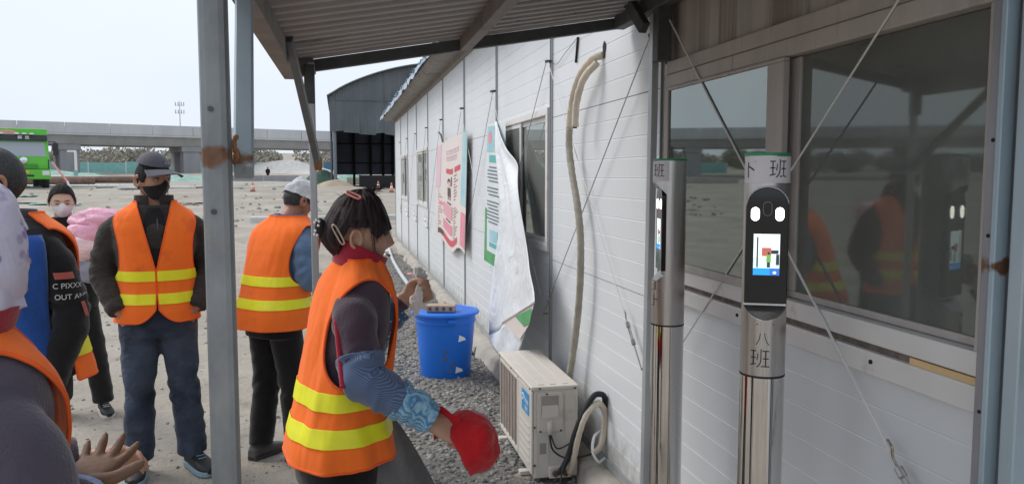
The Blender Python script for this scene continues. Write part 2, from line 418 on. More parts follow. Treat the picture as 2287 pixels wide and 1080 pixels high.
m = MB(); vbox(m, -160, 140, .02, 11.98, 7.72, 7.98); m.build('deck_slab', M_conc2, via, world=True)
for s0 in (-62, -44, -26.5, -9, 8.6, 26, 60, 78):
    for k, (n0, wd) in enumerate(((1.4, 2.3), (7.6, 2.3))):
        m = MB(); vbox(m, s0-1.3, s0+1.3, n0, n0+wd, -1, 6.33); m.build('pier', M_concd, via, world=True, bevel=.12)
    m = MB(); vbox(m, s0-1.5, s0+1.5, 1.2, 10.6, 5.5, 6.33); m.build('pier_cap', M_concd, via, world=True, bevel=.05)

# ------------------------------------------------------------------ telecom mast beyond the viaduct
M_steelp = mat('mast_steel', (.55, .57, .6), .5, .3)
t = thing('telecom_mast', 'thin grey telecom mast with antennas rising behind the viaduct', 'mast', (-36.5, 200, 4))
m = MB(); m.tube([(0, 0, 0), (0, 0, 15.2)], [.2, .08], 8); m.build('pole', M_steelp, t)
for z_ in (12.4, 14.2):
    m = MB(); m.tube([(-.9, 0, z_), (.9, 0, z_)], .05, 6); m.build('crossarm', M_steelp, t)
    for x_ in (-.9, -.3, .4, .95): m = MB(); m.box((x_, -.1, z_+.3), (.2, .15, .9)); m.build('antenna', M_conc2, t)

# ------------------------------------------------------------------ far wood, hoarding fences, banks
def leaves(name, boxes, n, size, mats, seed=1):
    r2 = np.random.default_rng(seed); V = []; F = []; MI = []
    for bx_ in boxes:
        (cx, cy, cz, rx, ry, rz) = bx_
        d = r2.normal(size=(n, 3)); d /= np.linalg.norm(d, axis=1)[:, None]; d *= (r2.uniform(.35, 1, n)**.5)[:, None]
        c = d*np.array([rx, ry, rz])+np.array([cx, cy, cz])
        for k in range(n):
            u = r2.normal(size=3); u /= np.linalg.norm(u); v = np.cross(u, r2.normal(size=3)); v /= np.linalg.norm(v)+1e-6
            s_ = size*r2.uniform(.5, 1.3); b0 = len(V)
            V += [c[k]-u*s_, c[k]+v*s_*.5, c[k]+u*s_, c[k]-v*s_*.5]; F.append((b0, b0+1, b0+2, b0+3)); MI.append(int(r2.integers(0, len(mats))))
    m = MB(); m.v = [tuple(p) for p in V]; m.f = F; m.m = MI
    return m.build(name, mats)
M_lf = [mat('wood_brown', (.30, .275, .225), .9), mat('wood_olive', (.26, .26, .19), .9), mat('wood_grey', (.36, .34, .30), .9)]
bxs = []
r3 = np.random.default_rng(5)
for k in range(150):
    x_ = r3.uniform(-190, 40); y_ = r3.uniform(185, 260); h_ = r3.uniform(2.5, 4.2)
    bxs.append((x_, y_, tzf(x_, y_)+h_*.75, r3.uniform(3, 5), r3.uniform(3, 5), h_*.8))
wd = leaves('far_wood', bxs, 330, .5, M_lf, 4); tag(wd, 'bare brown wood on the bank beyond the viaduct', 'wood', kind='stuff')

M_turq = mat('hoarding_turquoise', (.22, .46, .44), .6, var=.12, vscale=2); M_bluef = mat('hoarding_blue', (.16, .38, .62), .6, var=.1, vscale=2)
M_whitef = mat('hoarding_white', (.72, .75, .76), .7, var=.06, vscale=2)
M_netg = mat('green_net', (.20, .34, .28), .95, col2=(.36, .50, .44), vscale=1.2, bump=.6, bscale=6)
def hoarding(x0, y0, x1, y1, h, mats, label, zb=0):
    t = thing('hoarding_fence', label, 'fence', (x0, y0, tzf(x0, y0)), group='site hoardings under the viaduct')
    d = Vector((x1-x0, y1-y0, 0)); n = max(1, int(d.length/6)); 
    for k in range(n):
        a = Vector((x0, y0, 0))+d*(k/n); b = Vector((x0, y0, 0))+d*((k+.985)/n)
        z0 = tzf((a.x+b.x)/2, (a.y+b.y)/2)+zb
        m = MB(); m.bar((a.x, a.y, z0+h/2), (b.x, b.y, z0+h/2), .08, h); m.build('fence_panel', mats[k % len(mats)], t, world=True)
        m = MB(); m.bar((a.x, a.y, z0), (a.x, a.y, z0+h+.1), .14, .14, (1, 0, 0)); m.build('post', M_whitef, t, world=True)
hoarding(-75, 148, -16, 172, 2.2, [M_turq], 'turquoise hoarding fence seen under the viaduct at left', 0)
hoarding(-17, 176, 16, 190, 2.0, [M_whitef, M_whitef], 'white hoarding fence on the bank beside the dark shed', .2)
hoarding(-10, 158, 4, 162, 1.5, [M_bluef], 'blue hoarding fence on the bank beside the dark shed', .6)
def mound(name, label, cat, x, y, rx, ry, h, mt, seed, group=None):
    n, k = 22, 14; G = np.zeros((k, n, 3))
    for i in range(k):
        q = i/(k-1); rr = q
        for j in range(n):
            a = 2*math.pi*j/n; px = x+rx*rr*math.cos(a); py = y+ry*rr*math.sin(a)
            G[i, j] = (px, py, tzf(px, py)-.15+h*(math.cos(q*math.pi)*.5+.5)*(1+.0))
    G[..., 2] += .22*h*fbm(np.stack([G[..., 0], G[..., 1], 0*G[..., 0]], -1)*(1.6/max(.5, min(rx, ry))), seed)*np.linspace(1, .2, k)[:, None]
    m = MB(); m.grid(G[::-1], closed=True); o = m.build(name, mt, smooth=True); return tag(o, label, cat, group)
M_white_s = mat('pale_sand', (.60, .58, .54), .95, col2=(.46, .44, .41), vscale=1.5, bump=.5, bscale=8)
M_tan_s = mat('tan_spoil', (.36, .29, .21), .95, col2=(.46, .38, .29), vscale=2, bump=.6, bscale=10)
M_netd = mat('dark_net', (.035, .075, .055), .95, col2=(.06, .13, .10), vscale=1.5, bump=.6, bscale=6)
for i, (nm, lb, ct, x, y, rx, ry, h, mt) in enumerate([
    ('net_covered_mound', 'green netted spoil heap behind the capped man', 'spoil heap', -38, 118, 14, 5, 1.1, M_netg),
    ('net_covered_mound', 'pale turquoise netted heap right of the capped man', 'spoil heap', -20.5, 112, 6, 4, .9, M_netg),
    ('net_covered_mound', 'dark green netted heap left of the shed opening', 'spoil heap', -1.2, 58, 2.2, 2, 1.25, M_netd),
    ('net_covered_mound', 'bright green netted heap inside the shed opening', 'spoil heap', 1.2, 74, 3.4, 2, 1.0, M_netg),
    ('sand_bank', 'pale grey sand bank under the viaduct beside the steel post', 'sand bank', -9, 138, 12, 7, 2.2, M_white_s),
    ('sand_bank', 'tan spoil bank at the foot of the shed', 'sand bank', -.3, 47, 1.8, 1.6, .55, M_tan_s),
    ('sand_bank', 'long pale sand bank lying behind the capped man', 'sand bank', -30, 92, 16, 5, .9, M_white_s)]):
    mound(nm, lb, ct, x, y, rx, ry, h, mt, 20+i)
# ------------------------------------------------------------------ dark arched shed
M_shed = mat('shed_sheet', (.105, .122, .13), .6, col2=(.155, .175, .185), vscale=1.2, stretch=(1, 1, .35), dirt=(.07, .09, .105), dscale=.9, dcut=.56)
M_shedin = mat('shed_inside', (.15, .165, .205), .8, var=.2, vscale=1)
M_shedpost = mat('shed_post', (.17, .19, .215), .6)
M_black = mat('black_skirt', (.012, .012, .013), .8)
SY = 48.0; sz0 = .75
shed = thing('arched_shed', 'dark blue grey sheet metal shed with arched roof and open front', 'shed', (-.45, SY, sz0))
def arch(x): # roof height over x (from left edge)
    return 6.3 + 2.1*math.sin(min(1, max(0, (x+.45)/14))*math.pi)**.75
SX0, SX1 = -.45, 13.55
# front sheets, hanging unevenly, ribbed
edges = np.array([SX0, .35, 1.25, 2.2, 2.75, 3.4, 4.2, 5.2, 6.2, 7.4, 8.6, 9.8, 11, 12.2, SX1])
r4 = np.random.default_rng(3)
for row in (0, 1):
    for i in range(len(edges)-1):
        a, b = edges[i]-.02, edges[i+1]+.02; n = max(4, int((b-a)/.09)*2)
        xs_ = np.linspace(a, b, n); rib = np.where(np.arange(n) % 2 == 0, 0, .035)
        zt = [arch(x) - .02 if row == 0 else min(arch(x)-.1, 6.18) for x in xs_]
        zl0 = 6.12 if row == 0 else 4.2+r4.uniform(-.14, .12); zl1 = zl0 + (r4.uniform(-.12, .12) if row else 0)
        zb_ = np.linspace(zl0, zl1, n); yo = -.03*(1-row) + .02*(i % 2) + r4.uniform(-.01, .01); bend = r4.uniform(0, .16) if row else .02
        zt = np.maximum(np.array(zt), zb_+.05)
        G = np.stack([np.stack([xs_, SY+yo+rib-bend, zb_], -1), np.stack([xs_, SY+yo+rib-bend*.3, zb_*.5+zt*.5], -1), np.stack([xs_, SY+yo+rib, zt], -1)])
        m = MB(); m.grid(G); m.build('cladding_sheet', M_shed, shed, world=True, solid=.01)
m = MB(); m.add([(x, SY+.16, 4.3) for x in np.linspace(SX0+.05, SX1-.05, 20)]+[(x, SY+.16, arch(x)-.05) for x in np.linspace(SX0+.05, SX1-.05, 20)], [(i, i+1, i+21, i+20) for i in range(19)]); m.build('front_backing', M_shedin, shed, world=True)
# roof
G = np.array([[(x, y, arch(x)+.05) for x in np.linspace(SX0-.15, SX1+.15, 40)] for y in (SY-.35, SY+11)])
m = MB(); m.grid(G); m.build('roof', M_shed, shed, world=True, solid=.06)
m = MB(); m.b2((SX0-.02, SY+.2, sz0+.6), (SX0+.05, SY+11, 6.2)); m.build('side_wall', M_shedin, shed, world=True)
m = MB(); m.b2((SX1-.05, SY+.2, sz0), (SX1+.05, SY+11, 6.2)); m.build('side_wall', M_shedin, shed, world=True)
m = MB(); m.b2((SX0+.1, SY+10.9, 1.75), (SX1-.1, SY+11, 6.3)); m.build('back_wall', M_shedin, shed, world=True)
m = MB(); m.tube([(SX0+.25, SY+.1, sz0-.3), (SX0+.25, SY+.1, 6.2)], .1, 12); m.build('front_post', M_shedpost, shed, world=True)
for x_ in (1.1, 2.3, 3.2, 3.9, 5.5, 8, 10.5, 13):
    m = MB(); m.b2((x_-.09, SY+10.6, sz0), (x_+.09, SY+10.8, 6.3)); m.build('rear_post', M_black, shed, world=True)
for z_ in (2.6, 4.0, 5.4):
    m = MB(); m.b2((SX0+.1, SY+10.8, z_-.04), (SX1, SY+10.88, z_+.04)); m.build('girt', M_black, shed, world=True)
# low black barrier in front
bb = thing('black_barrier', 'low black sheet barrier standing across the shed opening', 'barrier', (2.2, 46.5, sz0))
m = MB(); m.grid(np.array([[(x, 46.5+.06*math.sin(x*5), z) for x in np.linspace(1.15, 8, 60)] for z in (sz0-.2, sz0+.35, sz0+.95+.0)])); m.build('sheet', M_black, bb, world=True, solid=.03)
for x_ in (1.2, 3.2, 5.2, 7.2): m = MB(); m.b2((x_-.04, 46.56, sz0-.2), (x_+.04, 46.64, sz0+1.02)); m.build('stake', M_shedpost, bb, world=True)
# cable drum/boards glimpsed under rear wall
tp = mat('timber_pale', (.5, .4, .28), .8, var=.15, vscale=5)
for i, (x, y, lx, h, lb) in enumerate([(1.9, 62, 2.6, .5, 'pale timber stack seen beneath the shed back wall, left'), (3.9, 63, 1.8, .7, 'pale timber stack seen beneath the shed back wall, right')]):
    t = thing('timber_stack', lb, 'timber', (x, y, tzf(x, y)), group='timber stacks behind the shed')
    for k in range(5):
        m = MB(); m.box((0, 0, .06+k*h/5), (lx, .5, h/5*.8)); m.build('plank', tp, t)

# ------------------------------------------------------------------ traffic cones
M_cone = mat('cone_orange', (.72, .26, .14), .6, var=.12); M_conew = mat('cone_white', (.75, .74, .72), .5); M_coneb = mat('cone_base', (.05, .05, .05), .7)
def cone(x, y, label, red=False):
    z = tzf(x, y); t = thing('traffic_cone', label, 'traffic cone', (x, y, z), group='traffic cones in the yard'); t.scale = (.68, .68, .68)
    m = MB(); m.lathe([(.17, .03), (.135, .2), (.12, .27)], 14); m.build('lower_sleeve', M_cone, t, smooth=True)
    m = MB(); m.lathe([(.121, .27), (.085, .46)], 14); m.build('reflective_band', M_conew, t, smooth=True)
    m = MB(); m.lathe([(.085, .46), (.04, .7), (.025, .71)], 14); m.build('tip', M_cone, t, smooth=True)
    m = MB(); m.box((0, 0, .02), (.4, .4, .04)); m.build('base', M_coneb, t, bevel=.02)
cone(2.05, 42.5, 'orange and white traffic cone left of the pair at the shed barrier')
cone(2.62, 40.5, 'orange and white traffic cone nearest the cabin corner at the shed')
cone(-4.2, 41, 'orange and white traffic cone alone in the yard beside the steel posts')

# ------------------------------------------------------------------ concrete kerbs and flats in the yard
M_kerb = mat('kerb_concrete', (.55, .54, .52), .9, var=.12, vscale=4)
M_slab = mat('pale_slab', (.58, .575, .565), .9, var=.1, vscale=2, dirt=(.42, .4, .37), dscale=1.5)
def slab(x, y, lx, ly, h, rz, label, mt=M_slab, name='concrete_slab', cat='slab', group='concrete pieces lying in the yard'):
    t = thing(name, label, cat, (x, y, tzf(x, y)), rz, group)
    m = MB(); n = max(1, int(lx/3))
    for k in range(n):
        m = MB(); m.box((-lx/2+lx*(k+.5)/n, 0, h/2-.05), (lx/n-.05, ly, h)); m.build('block', mt, t, bevel=.03)
    return t
slab(.2, 26, 6, .35, .2, R(4), 'long pale kerb lying across the yard before the cabin corner', M_kerb, 'kerb', 'kerb')
slab(-30, 74, 14, .8, .7, R(6), 'grey concrete barrier blocks in a row beside the green truck', M_conc, 'barrier_row', 'barrier')
slab(-8.6, 96, 8, .5, .8, R(3), 'dark low barrier behind the far walking person', M_concd, 'barrier_row', 'barrier')
for i, (x, y, a, b, lb) in enumerate([(-14, 52, 5, 2.5, 'flat pale slab far left in the yard'), (-9.5, 46, 4, 1.8, 'flat pale slab right of the capped man'), (-5.5, 55, 4, 2.4, 'flat pale slab behind the steel posts'), (-20, 62, 6, 3, 'flat pale slab in front of the barrier row')]):
    slab(x, y, a, b, .12, R(8*i-10), lb)
M_pipe = mat('rusty_pipe', (.19, .12, .09), .8, var=.3, vscale=3)
for i, (x0, y0, x1, y1, r_, lb) in enumerate([(-27.5, 70, -20, 72, .36, 'long rusty steel pipe lying behind the green truck'), (-25.5, 71.8, -16.8, 73.5, .3, 'rusty steel pipe lying behind the first pipe')]):
    t = thing('steel_pipe', lb, 'pipe', (x0, y0, tzf(x0, y0)), group='steel pipes in the yard')
    z_ = max(tzf(x0, y0), tzf(x1, y1))
    m = MB(); m.tube([(x0, y0, z_+r_), (x1, y1, z_+r_)], r_, 16); m.build('pipe_wall', M_pipe, t, world=True, auto=40)
# scattered site debris: dark scraps and boards on the pale ground
M_scrap = [mat('scrap_dark', (.07, .07, .075), .8), mat('scrap_blue', (.32, .38, .44), .6), mat('scrap_green', (.25, .48, .42), .7)]
sp = []
r5 = np.random.default_rng(11)
for k in range(15):
    y = r5.uniform(32, 58); x = y*r5.uniform(-.36, -.06); sp.append((x, y, r5.uniform(.5, 1.9), r5.uniform(.15, .5), r5.uniform(-.5, .5), int(r5.choice([0, 0, 0, 1, 2]))))
ORD = ['first', 'second', 'third', 'fourth', 'fifth', 'sixth', 'seventh', 'eighth', 'ninth', 'tenth', 'eleventh', 'twelfth', 'thirteenth', 'fourteenth', 'last']
sp.sort(key=lambda q: q[0]/q[1])
for k, (x, y, a, b, rz, c) in enumerate(sp):
    m = MB(); n = 6; G = np.array([[(-a/2+a*i/n, -b/2+b*j/3, tzf(x-a/2+a*i/n, y)+.02+.04*abs(math.sin(i*2.1+j+k))) for i in range(n+1)] for j in range(4)])
    m.grid(G); o = m.build('debris_scrap', M_scrap[c], solid=.03); o.location = (x, y, 0); o.rotation_euler = (0, 0, rz)
    tag(o, ['dark flattened scrap sheet', 'blue grey scrap sheet', 'green net scrap'][c]+' on the far yard, '+ORD[k]+' of the scraps from the left', 'scrap', 'debris scraps strewn over the far yard')

# ------------------------------------------------------------------ green dump truck
M_grn = mat('truck_green', (.10, .50, .03), .35, var=.06, vscale=3, coat=.3); M_grnd = mat('truck_green_dark', (.06, .30, .03), .4)
M_tblk = mat('truck_black', (.02, .022, .028), .5); M_tglass = mat('truck_glass', (.30, .34, .38), .08, spec=.9); M_chrome = mat('chrome', (.7, .72, .72), .2, 1)
M_pink = mat('faded_red_panel', (.70, .33, .30), .6, var=.15, vscale=4); M_plate = mat('plate_orange', (.70, .42, .06), .5); M_tyre = mat('tyre', (.025, .025, .027), .85)
M_lamp = mat('headlamp', (.7, .72, .72), .15, spec=.8); M_wh = mat('white_plastic', (.78, .78, .78), .5)
tx, ty = -17.3, 49.0
trk = thing('dump_truck', 'bright green dump truck facing the camera at the left edge of the yard', 'truck', (tx, ty, tzf(tx, ty)-.02), R(23))
def P(nm, mt, mb, par=trk, **k): return mb.build(nm, mt, par, **k)
# cab: front at local -Y
W2 = 1.25
prof = [(-.95, .75), (-1.0, 1.3), (-.99, 1.75), (-.72, 2.78), (-.5, 2.92), (.85, 2.92), (.9, .75)]
m = MB(); V = [(s_*W2*(.96 if z > 2.5 else 1), y, z) for s_ in (-1, 1) for y, z in prof]; n = len(prof)
m.add(V, [tuple(range(n)), tuple(range(2*n-1, n-1, -1))]+[(k, k+n, (k+1) % n+n, (k+1) % n) for k in range(n)]); cab = P('cab', M_grn, m, bevel=.06)
m = MB(); m.add([(-1.08, -.995, 1.78), (1.08, -.995, 1.78), (1.02, -.745, 2.68), (-1.02, -.745, 2.68), (-1.08, -.93, 1.78), (1.08, -.93, 1.78), (1.02, -.68, 2.68), (-1.02, -.68, 2.68)], [(0,1,2,3),(7,6,5,4),(0,4,5,1),(1,5,6,2),(2,6,7,3),(3,7,4,0)]); P('windshield', M_tglass, m, bevel=.02)
m = MB(); m.add([(-1.2, -.96, 2.66), (1.2, -.96, 2.66), (1.16, -.82, 2.98), (-1.16, -.82, 2.98), (-1.2, -.5, 2.66), (1.2, -.5, 2.66), (1.16, -.5, 2.98), (-1.16, -.5, 2.98)], [(0,1,2,3),(7,6,5,4),(0,4,5,1),(1,5,6,2),(2,6,7,3),(3,7,4,0)]); vz = P('sun_visor', M_tblk, m, bevel=.03)
for x_ in (-1.0, -.25, .1, .45): m = MB(); m.box((x_, -.86, 3.02), (.2, .12, .08)); P('marker_lamp', M_wh, m, vz, bevel=.02)
for x_, s_ in ((-.12, '解'), (.22, '放')): text_part('visor_letter', s_, .22, M_wh, vz, rootm(trk) @ basis((x_, -.93, 2.8), (1, 0, 0), (0, .35, .95)))
m = MB(); m.box((0, -1.02, .78), (2.5, .2, .55)); bmp = P('bumper', M_grn, m, bevel=.06)
m = MB(); m.box((-.05, -1.13, .72), (1.0, .03, .1)); P('bumper_slot', M_tblk, m, bmp)
m = MB(); m.box((0, -1.13, .92), (.46, .03, .16)); P('licence_plate', M_plate, m, bevel=.005)
for s_ in (-1, 1): m = MB(); m.box((s_*1.02, -1.1, .86), (.36, .08, .26)); P('headlight', M_lamp, m, bevel=.03)
m = MB(); m.box((0, -1.01, 1.06), (2.4, .04, .05)); P('seam', M_tblk, m)
for k in range(3): m = MB(); m.box((0, -1.015, 1.16+.09*k), (1.35, .05, .05)); P('grille_bar', M_grnd, m)
m = MB(); m.lathe([(.2, 0), (.2, .03), (.16, .05)], 24, M=Matrix.Translation((0, -1.0, 1.56)) @ Matrix.Rotation(R(90), 4, 'X')); P('emblem', M_chrome, m, smooth=True)
m = MB(); m.box((1.18, -.99, 1.35), (.05, .05, .5)); P('side_vent', M_tblk, m)
for s_ in (-1, 1):
    m = MB(); m.bar((s_*1.2, -.8, 2.6), (s_*1.55, -.95, 2.6), .04, .04); m.bar((s_*1.55, -.95, 2.65), (s_*1.55, -.95, 1.7), .04, .04, (1, 0, 0)); m.box((s_*1.56, -.97, 2.2), (.26, .09, .7)); P('mirror', M_tblk, m, bevel=.02)
    m = MB(); m.box((s_*1.225, .05, 2.2), (.06, .9, .75)); P('side_window', M_tblk, m, bevel=.02)
# dump body behind
m = MB(); m.b2((-1.28, 1.1, 1.2), (1.28, 6.8, 3.05)); m.b2((-1.33, .75, 3.0), (1.33, 1.2, 3.38)); m.b2((-1.33, 1.1, 2.95), (1.33, 6.8, 3.3)); db = P('dump_body', M_grn, m, bevel=.04)
for k in range(5):
    for s_ in (-1, 1): m = MB(); m.box((s_*1.3, 1.6+k*1.15, 2.1), (.1, .12, 1.7)); P('side_rib', M_grnd, m, db)
m = MB(); G = [(.62*math.cos(a), 0, .32*math.sin(a)) for a in np.linspace(0, math.pi, 16)]; n = 16
m.add([(-.62+x, .7, 2.98+z) for x, y, z in G]+[(-.62+x, .62, 2.98+z) for x, y, z in G], [tuple(range(n)), tuple(range(2*n-1, n-1, -1))]+[(k, k+n, (k+1) % n+n, (k+1) % n) for k in range(n)]); P('crest_panel', M_pink, m)
for y_ in (-.1, 4.4, 5.7):
    for s_ in (-1, 1):
        m = MB(); Mx = Matrix.Translation((s_*1.05, y_, .5)) @ Matrix.Rotation(R(90), 4, 'Y')
        m.lathe([(.3, -.17), (.46, -.17), (.51, -.1), (.51, .1), (.46, .17), (.3, .17)], 24, M=Mx); wl = P('wheel', M_tyre, m, smooth=True)
        m = MB(); m.lathe([(.29, -.12), (.29, .18), (.1, .2)], 20, M=Mx); P('rim', M_chrome, m, wl, smooth=True)
m = MB(); m.b2((-.5, 1, .6), (.5, 6.6, 1.0)); P('chassis', M_tblk, m)
# red pole with flag before the truck
t = thing('red_marker_pole', 'leaning red and white marker pole in front of the green truck', 'pole', (-12.6, 41, tzf(-12.6, 41)))
m = MB(); m.tube([(0, 0, .45), (-.62, 0, 1.35)], .05, 8); m.build('upper_pole', M_pink, t); m = MB(); m.tube([(.18, 0, -.1), (0, 0, .45)], .05, 8); m.build('lower_pole', M_wh, t)
# white post with signs beside the viaduct pier
t = thing('white_post', 'slim white post with small signs beside the green truck', 'post', (-22.6, 76, tzf(-22.6, 76)))
m = MB(); m.tube([(0, 0, 0), (0, 0, 3.0)], .11, 8); m.build('pole', M_wh, t); m = MB(); m.box((-.3, 0, 3.0), (.7, .1, .16)); m.build('arm', M_wh, t)
for z_ in (.5, 1.1): m = MB(); m.box((0, -.12, z_), (.36, .04, .45)); m.build('sign_plate', M_turq, t)
# ================================================================== PREFAB CABIN
WX = 1.37; PB, PT = .19, 2.99; KY = [1.356+1.8221*k for k in range(-2, 11)]   # bay posts along the wall
M_panel = mat('cabin_white_panel', (.71, .73, .75), .42, var=.035, vscale=1.5, stretch=(1, 1, .25), dirt=(.60, .59, .57), dscale=1.1, dcut=.66, spec=.4)
splash(M_panel, PB, .55, (.36, .33, .29), .72)
def shaded_stain_panel():
    m = mat('shaded_stained_header', (.44, .41, .385), .6, var=.18, vscale=5, stretch=(1, 3, .12), dirt=(.24, .205, .18), dscale=3, dcut=.5)
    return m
M_header = shaded_stain_panel()  # canopy shade put into the darker base colour, with stains over it
M_post = mat('cabin_post_grey', (.40, .42, .43), .45, .3, var=.12, vscale=6, stretch=(1, 1, .2))
M_frame = mat('window_frame_white', (.72, .70, .68), .4, var=.05, vscale=4, dirt=(.52, .46, .41), dscale=4, dcut=.6)
M_framed = mat('window_frame_dusty', (.46, .42, .39), .6, var=.14, vscale=5, stretch=(1, 2, .3), dirt=(.30, .26, .23), dscale=5, dcut=.58)
M_foot = mat('footing_concrete', (.42, .385, .34), .95, var=.2, vscale=4, bump=.5, bscale=20, dirt=(.28, .25, .21), dscale=3)
M_glass = glass_mat('window_glass', (.42, .47, .45), .24, .025, .16); M_glassd = glass_mat('window_glass_dim', (.40, .42, .40), .08, .035, .36)
M_glassp = glass_mat('window_glass_pale', (.78, .8, .8), .35, .02, .38)
M_roofblue = mat('roof_blue', (.22, .32, .45), .5, var=.12, vscale=3)
M_soffit = mat('soffit_brown', (.27, .245, .22), .8, var=.15, vscale=6, dirt=(.16, .14, .12), dscale=4)
M_inner = mat('cabin_inside', (.30, .30, .29), .8); M_innerd = mat('cabin_inside_floor', (.16, .155, .15), .8)
cab_ = thing('prefab_cabin', 'long white prefab site cabin with grey posts and ribbed wall panels', 'cabin', (WX, 10, 0))

def panel(y0, y1, z0, z1, mt=M_panel, pitch=.0985, name='wall_panel'):
    zs = [(z0, 0)]
    k0 = math.ceil((z0+.02-PB)/pitch)
    z = PB + k0*pitch
    while z < z1-.02:
        zs += [(z-.006, 0), (z-.003, .0014), (z+.001, .0016), (z+.003, -.0006), (z+.007, 0)]; z += pitch
    zs.append((z1, 0))
    V = []; F = []
    for zz, d in zs: V += [(WX+d, y0, zz), (WX+d, y1, zz)]
    for i in range(len(zs)-1): F.append((2*i, 2*i+1, 2*i+3, 2*i+2))
    b0 = len(V)
    V += [(WX+.05, y0, z0), (WX+.05, y1, z0), (WX+.05, y0, z1), (WX+.05, y1, z1)]
    F += [(b0, b0+2, b0+3, b0+1), (0, b0, b0+1, 1), (len(zs)*2-2, len(zs)*2-1, b0+3, b0+2)]
    m = MB(); m.add(V, F); return m.build(name, mt, cab_, world=True)

def window(y0, y1, z0, z1, glass, fm, thick=.05, mull=None, out_=.02, blind=False):
    wn = MB(); f = thick
    wn.b2((WX-out_, y0, z1-f), (WX+.045, y1, z1)); wn.b2((WX-out_, y0, z0), (WX+.045, y1, z0+f))
    wn.b2((WX-out_, y0, z0+f), (WX+.045, y0+f, z1-f)); wn.b2((WX-out_, y1-f, z0+f), (WX+.045, y1, z1-f))
    fr = wn.build('window_frame', fm, cab_, world=True, bevel=.004)
    ym = mull if mull else (y0+y1)/2
    for q, (a, b, dx) in enumerate(((ym-.03, y1-f, 0.0), (y0+f, ym+.03, .018))):
        s_ = MB(); e = .035; X0 = WX-out_+.012+dx; X1 = X0+.016
        s_.b2((X0, a, z0+f), (X1, b, z0+f+e)); s_.b2((X0, a, z1-f-e), (X1, b, z1-f)); s_.b2((X0, a, z0+f+e), (X1, a+e, z1-f-e)); s_.b2((X0, b-e, z0+f+e), (X1, b, z1-f-e))
        s_.build('sash', fm, fr, world=True, bevel=.003)
        g_ = MB(); g_.b2((X0+.006, a+e, z0+f+e), (X0+.010, b-e, z1-f-e)); g_.build('pane', glass, fr, world=True)
    return fr

hw = .022
M_curtain = mat('curtain_grey', (.66, .66, .65), .8, var=.08, vscale=5)
for k in range(len(KY)-1):
    y0, y1 = KY[k]+hw, KY[k+1]-hw; bay = k-2
    if bay == 0 : continue
    if bay in (2, 6, 8, -1):
        panel(y0, y1, PB, 1.17); panel(y0, y1, 2.13, PT)
        window(y0+.03, y1-.03, 1.17, 2.13, M_glassp, M_frame)
        if bay > 0:
            cu_ = np.linspace(y0+.1, y0+.1+(y1-y0)*.42, 60); m = MB(); m.grid(np.stack([np.stack([np.full(60, WX+.065)+.018*np.sin(cu_*70), cu_, np.full(60, zc)], -1) for zc in (1.15, 2.12)])); m.build('curtain', M_curtain, cab_, world=True, smooth=True)
    elif bay == 4:
        panel(y0, y1, PB, 1.17); panel(y0, y1, 1.17, 2.13); panel(y0, y1, 2.13, PT)
    else:
        for a, b in ((PB, 1.123), (1.127, 2.055), (2.059, PT)): panel(y0, y1, a, b)
# posts: channel with two lips
for k, y in enumerate(KY):
    m = MB(); z1 = PT
    m.b2((WX-.012, y-hw, PB-.02), (WX+.05, y-hw+.006, z1)); m.b2((WX-.012, y+hw-.006, PB-.02), (WX+.05, y+hw, z1)); m.b2((WX-.004, y-hw+.006, PB-.02), (WX+.05, y+hw-.006, z1))
    m.build('wall_post', M_post, cab_, world=True)
# reception window bay (bay 0): y 1.378 .. 3.156
y0, y1 = KY[2]+hw, KY[3]-hw
panel(y0, y1, PB, 1.17, name='wall_panel')
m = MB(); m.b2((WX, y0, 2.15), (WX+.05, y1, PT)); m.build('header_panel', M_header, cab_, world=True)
m = MB(); m.b2((WX-.004, y0+.25, 2.36), (WX-.0005, y0+1.45, 2.365)); m.build('panel_joint', M_soffit, cab_, world=True)
m = MB(); m.b2((WX-.012, y1-.043, 1.165), (WX+.04, y1, 2.148)); m.build('window_jamb', M_frame, cab_, world=True, bevel=.003); y1 -= .045
tr = MB(); tr.b2((WX-.022, y0, 2.098), (WX+.04, y1, 2.152)); tr.build('header_rail', M_framed, cab_, world=True, bevel=.004)
fr = MB(); fr.b2((WX-.03, y0, 2.042), (WX+.04, y1, 2.095)); fr.b2((WX-.03, y1-.045, 1.30), (WX+.04, y1, 2.042)); fr.b2((WX-.03, y0, 1.30), (WX+.04, y0+.045, 2.042)); 
wf = fr.build('reception_window_frame', M_framed, cab_, world=True, bevel=.004)
fr = MB(); fr.b2((WX-.03, y0, 1.245), (WX+.04, y1, 1.30)); fr.build('bottom_rail', M_frame, wf, world=True, bevel=.004)
ym = 2.225
def sash(a, b, X0, mt, e=.05):
    s_ = MB(); z0, z1 = 1.302, 2.04
    s_.b2((X0, a, z0), (X0+.022, b, z0+.03)); s_.b2((X0, a, z1-.012), (X0+.022, b, z1)); s_.b2((X0, a, z0+.03), (X0+.022, a+e, z1-.012)); s_.b2((X0, b-.012, z0+.03), (X0+.022, b, z1-.012))
    s_.build('sash', mt, wf, world=True, bevel=.003)
    g_ = MB(); g_.b2((X0+.008, a+e, z0+.03), (X0+.012, b-.012, z1-.012)); g_.build('pane', M_glass, wf, world=True)
sash(ym-.035, y1-.047, WX-.04, M_framed, .095)
s_ = MB(); z0, z1 = 1.302, 2.04; X0 = WX+.002
s_.b2((X0, y0+.05, z0), (X0+.022, ym+.05, z0+.02)); s_.b2((X0, ym-.06, z0+.02), (X0+.022, ym+.05, z1)); s_.build('sash', M_framed, wf, world=True, bevel=.003)
g_ = MB(); g_.b2((X0+.008, y0+.046, z0+.02), (X0+.012, ym-.06, z1)); g_.build('pane', M_glassd, wf, world=True)
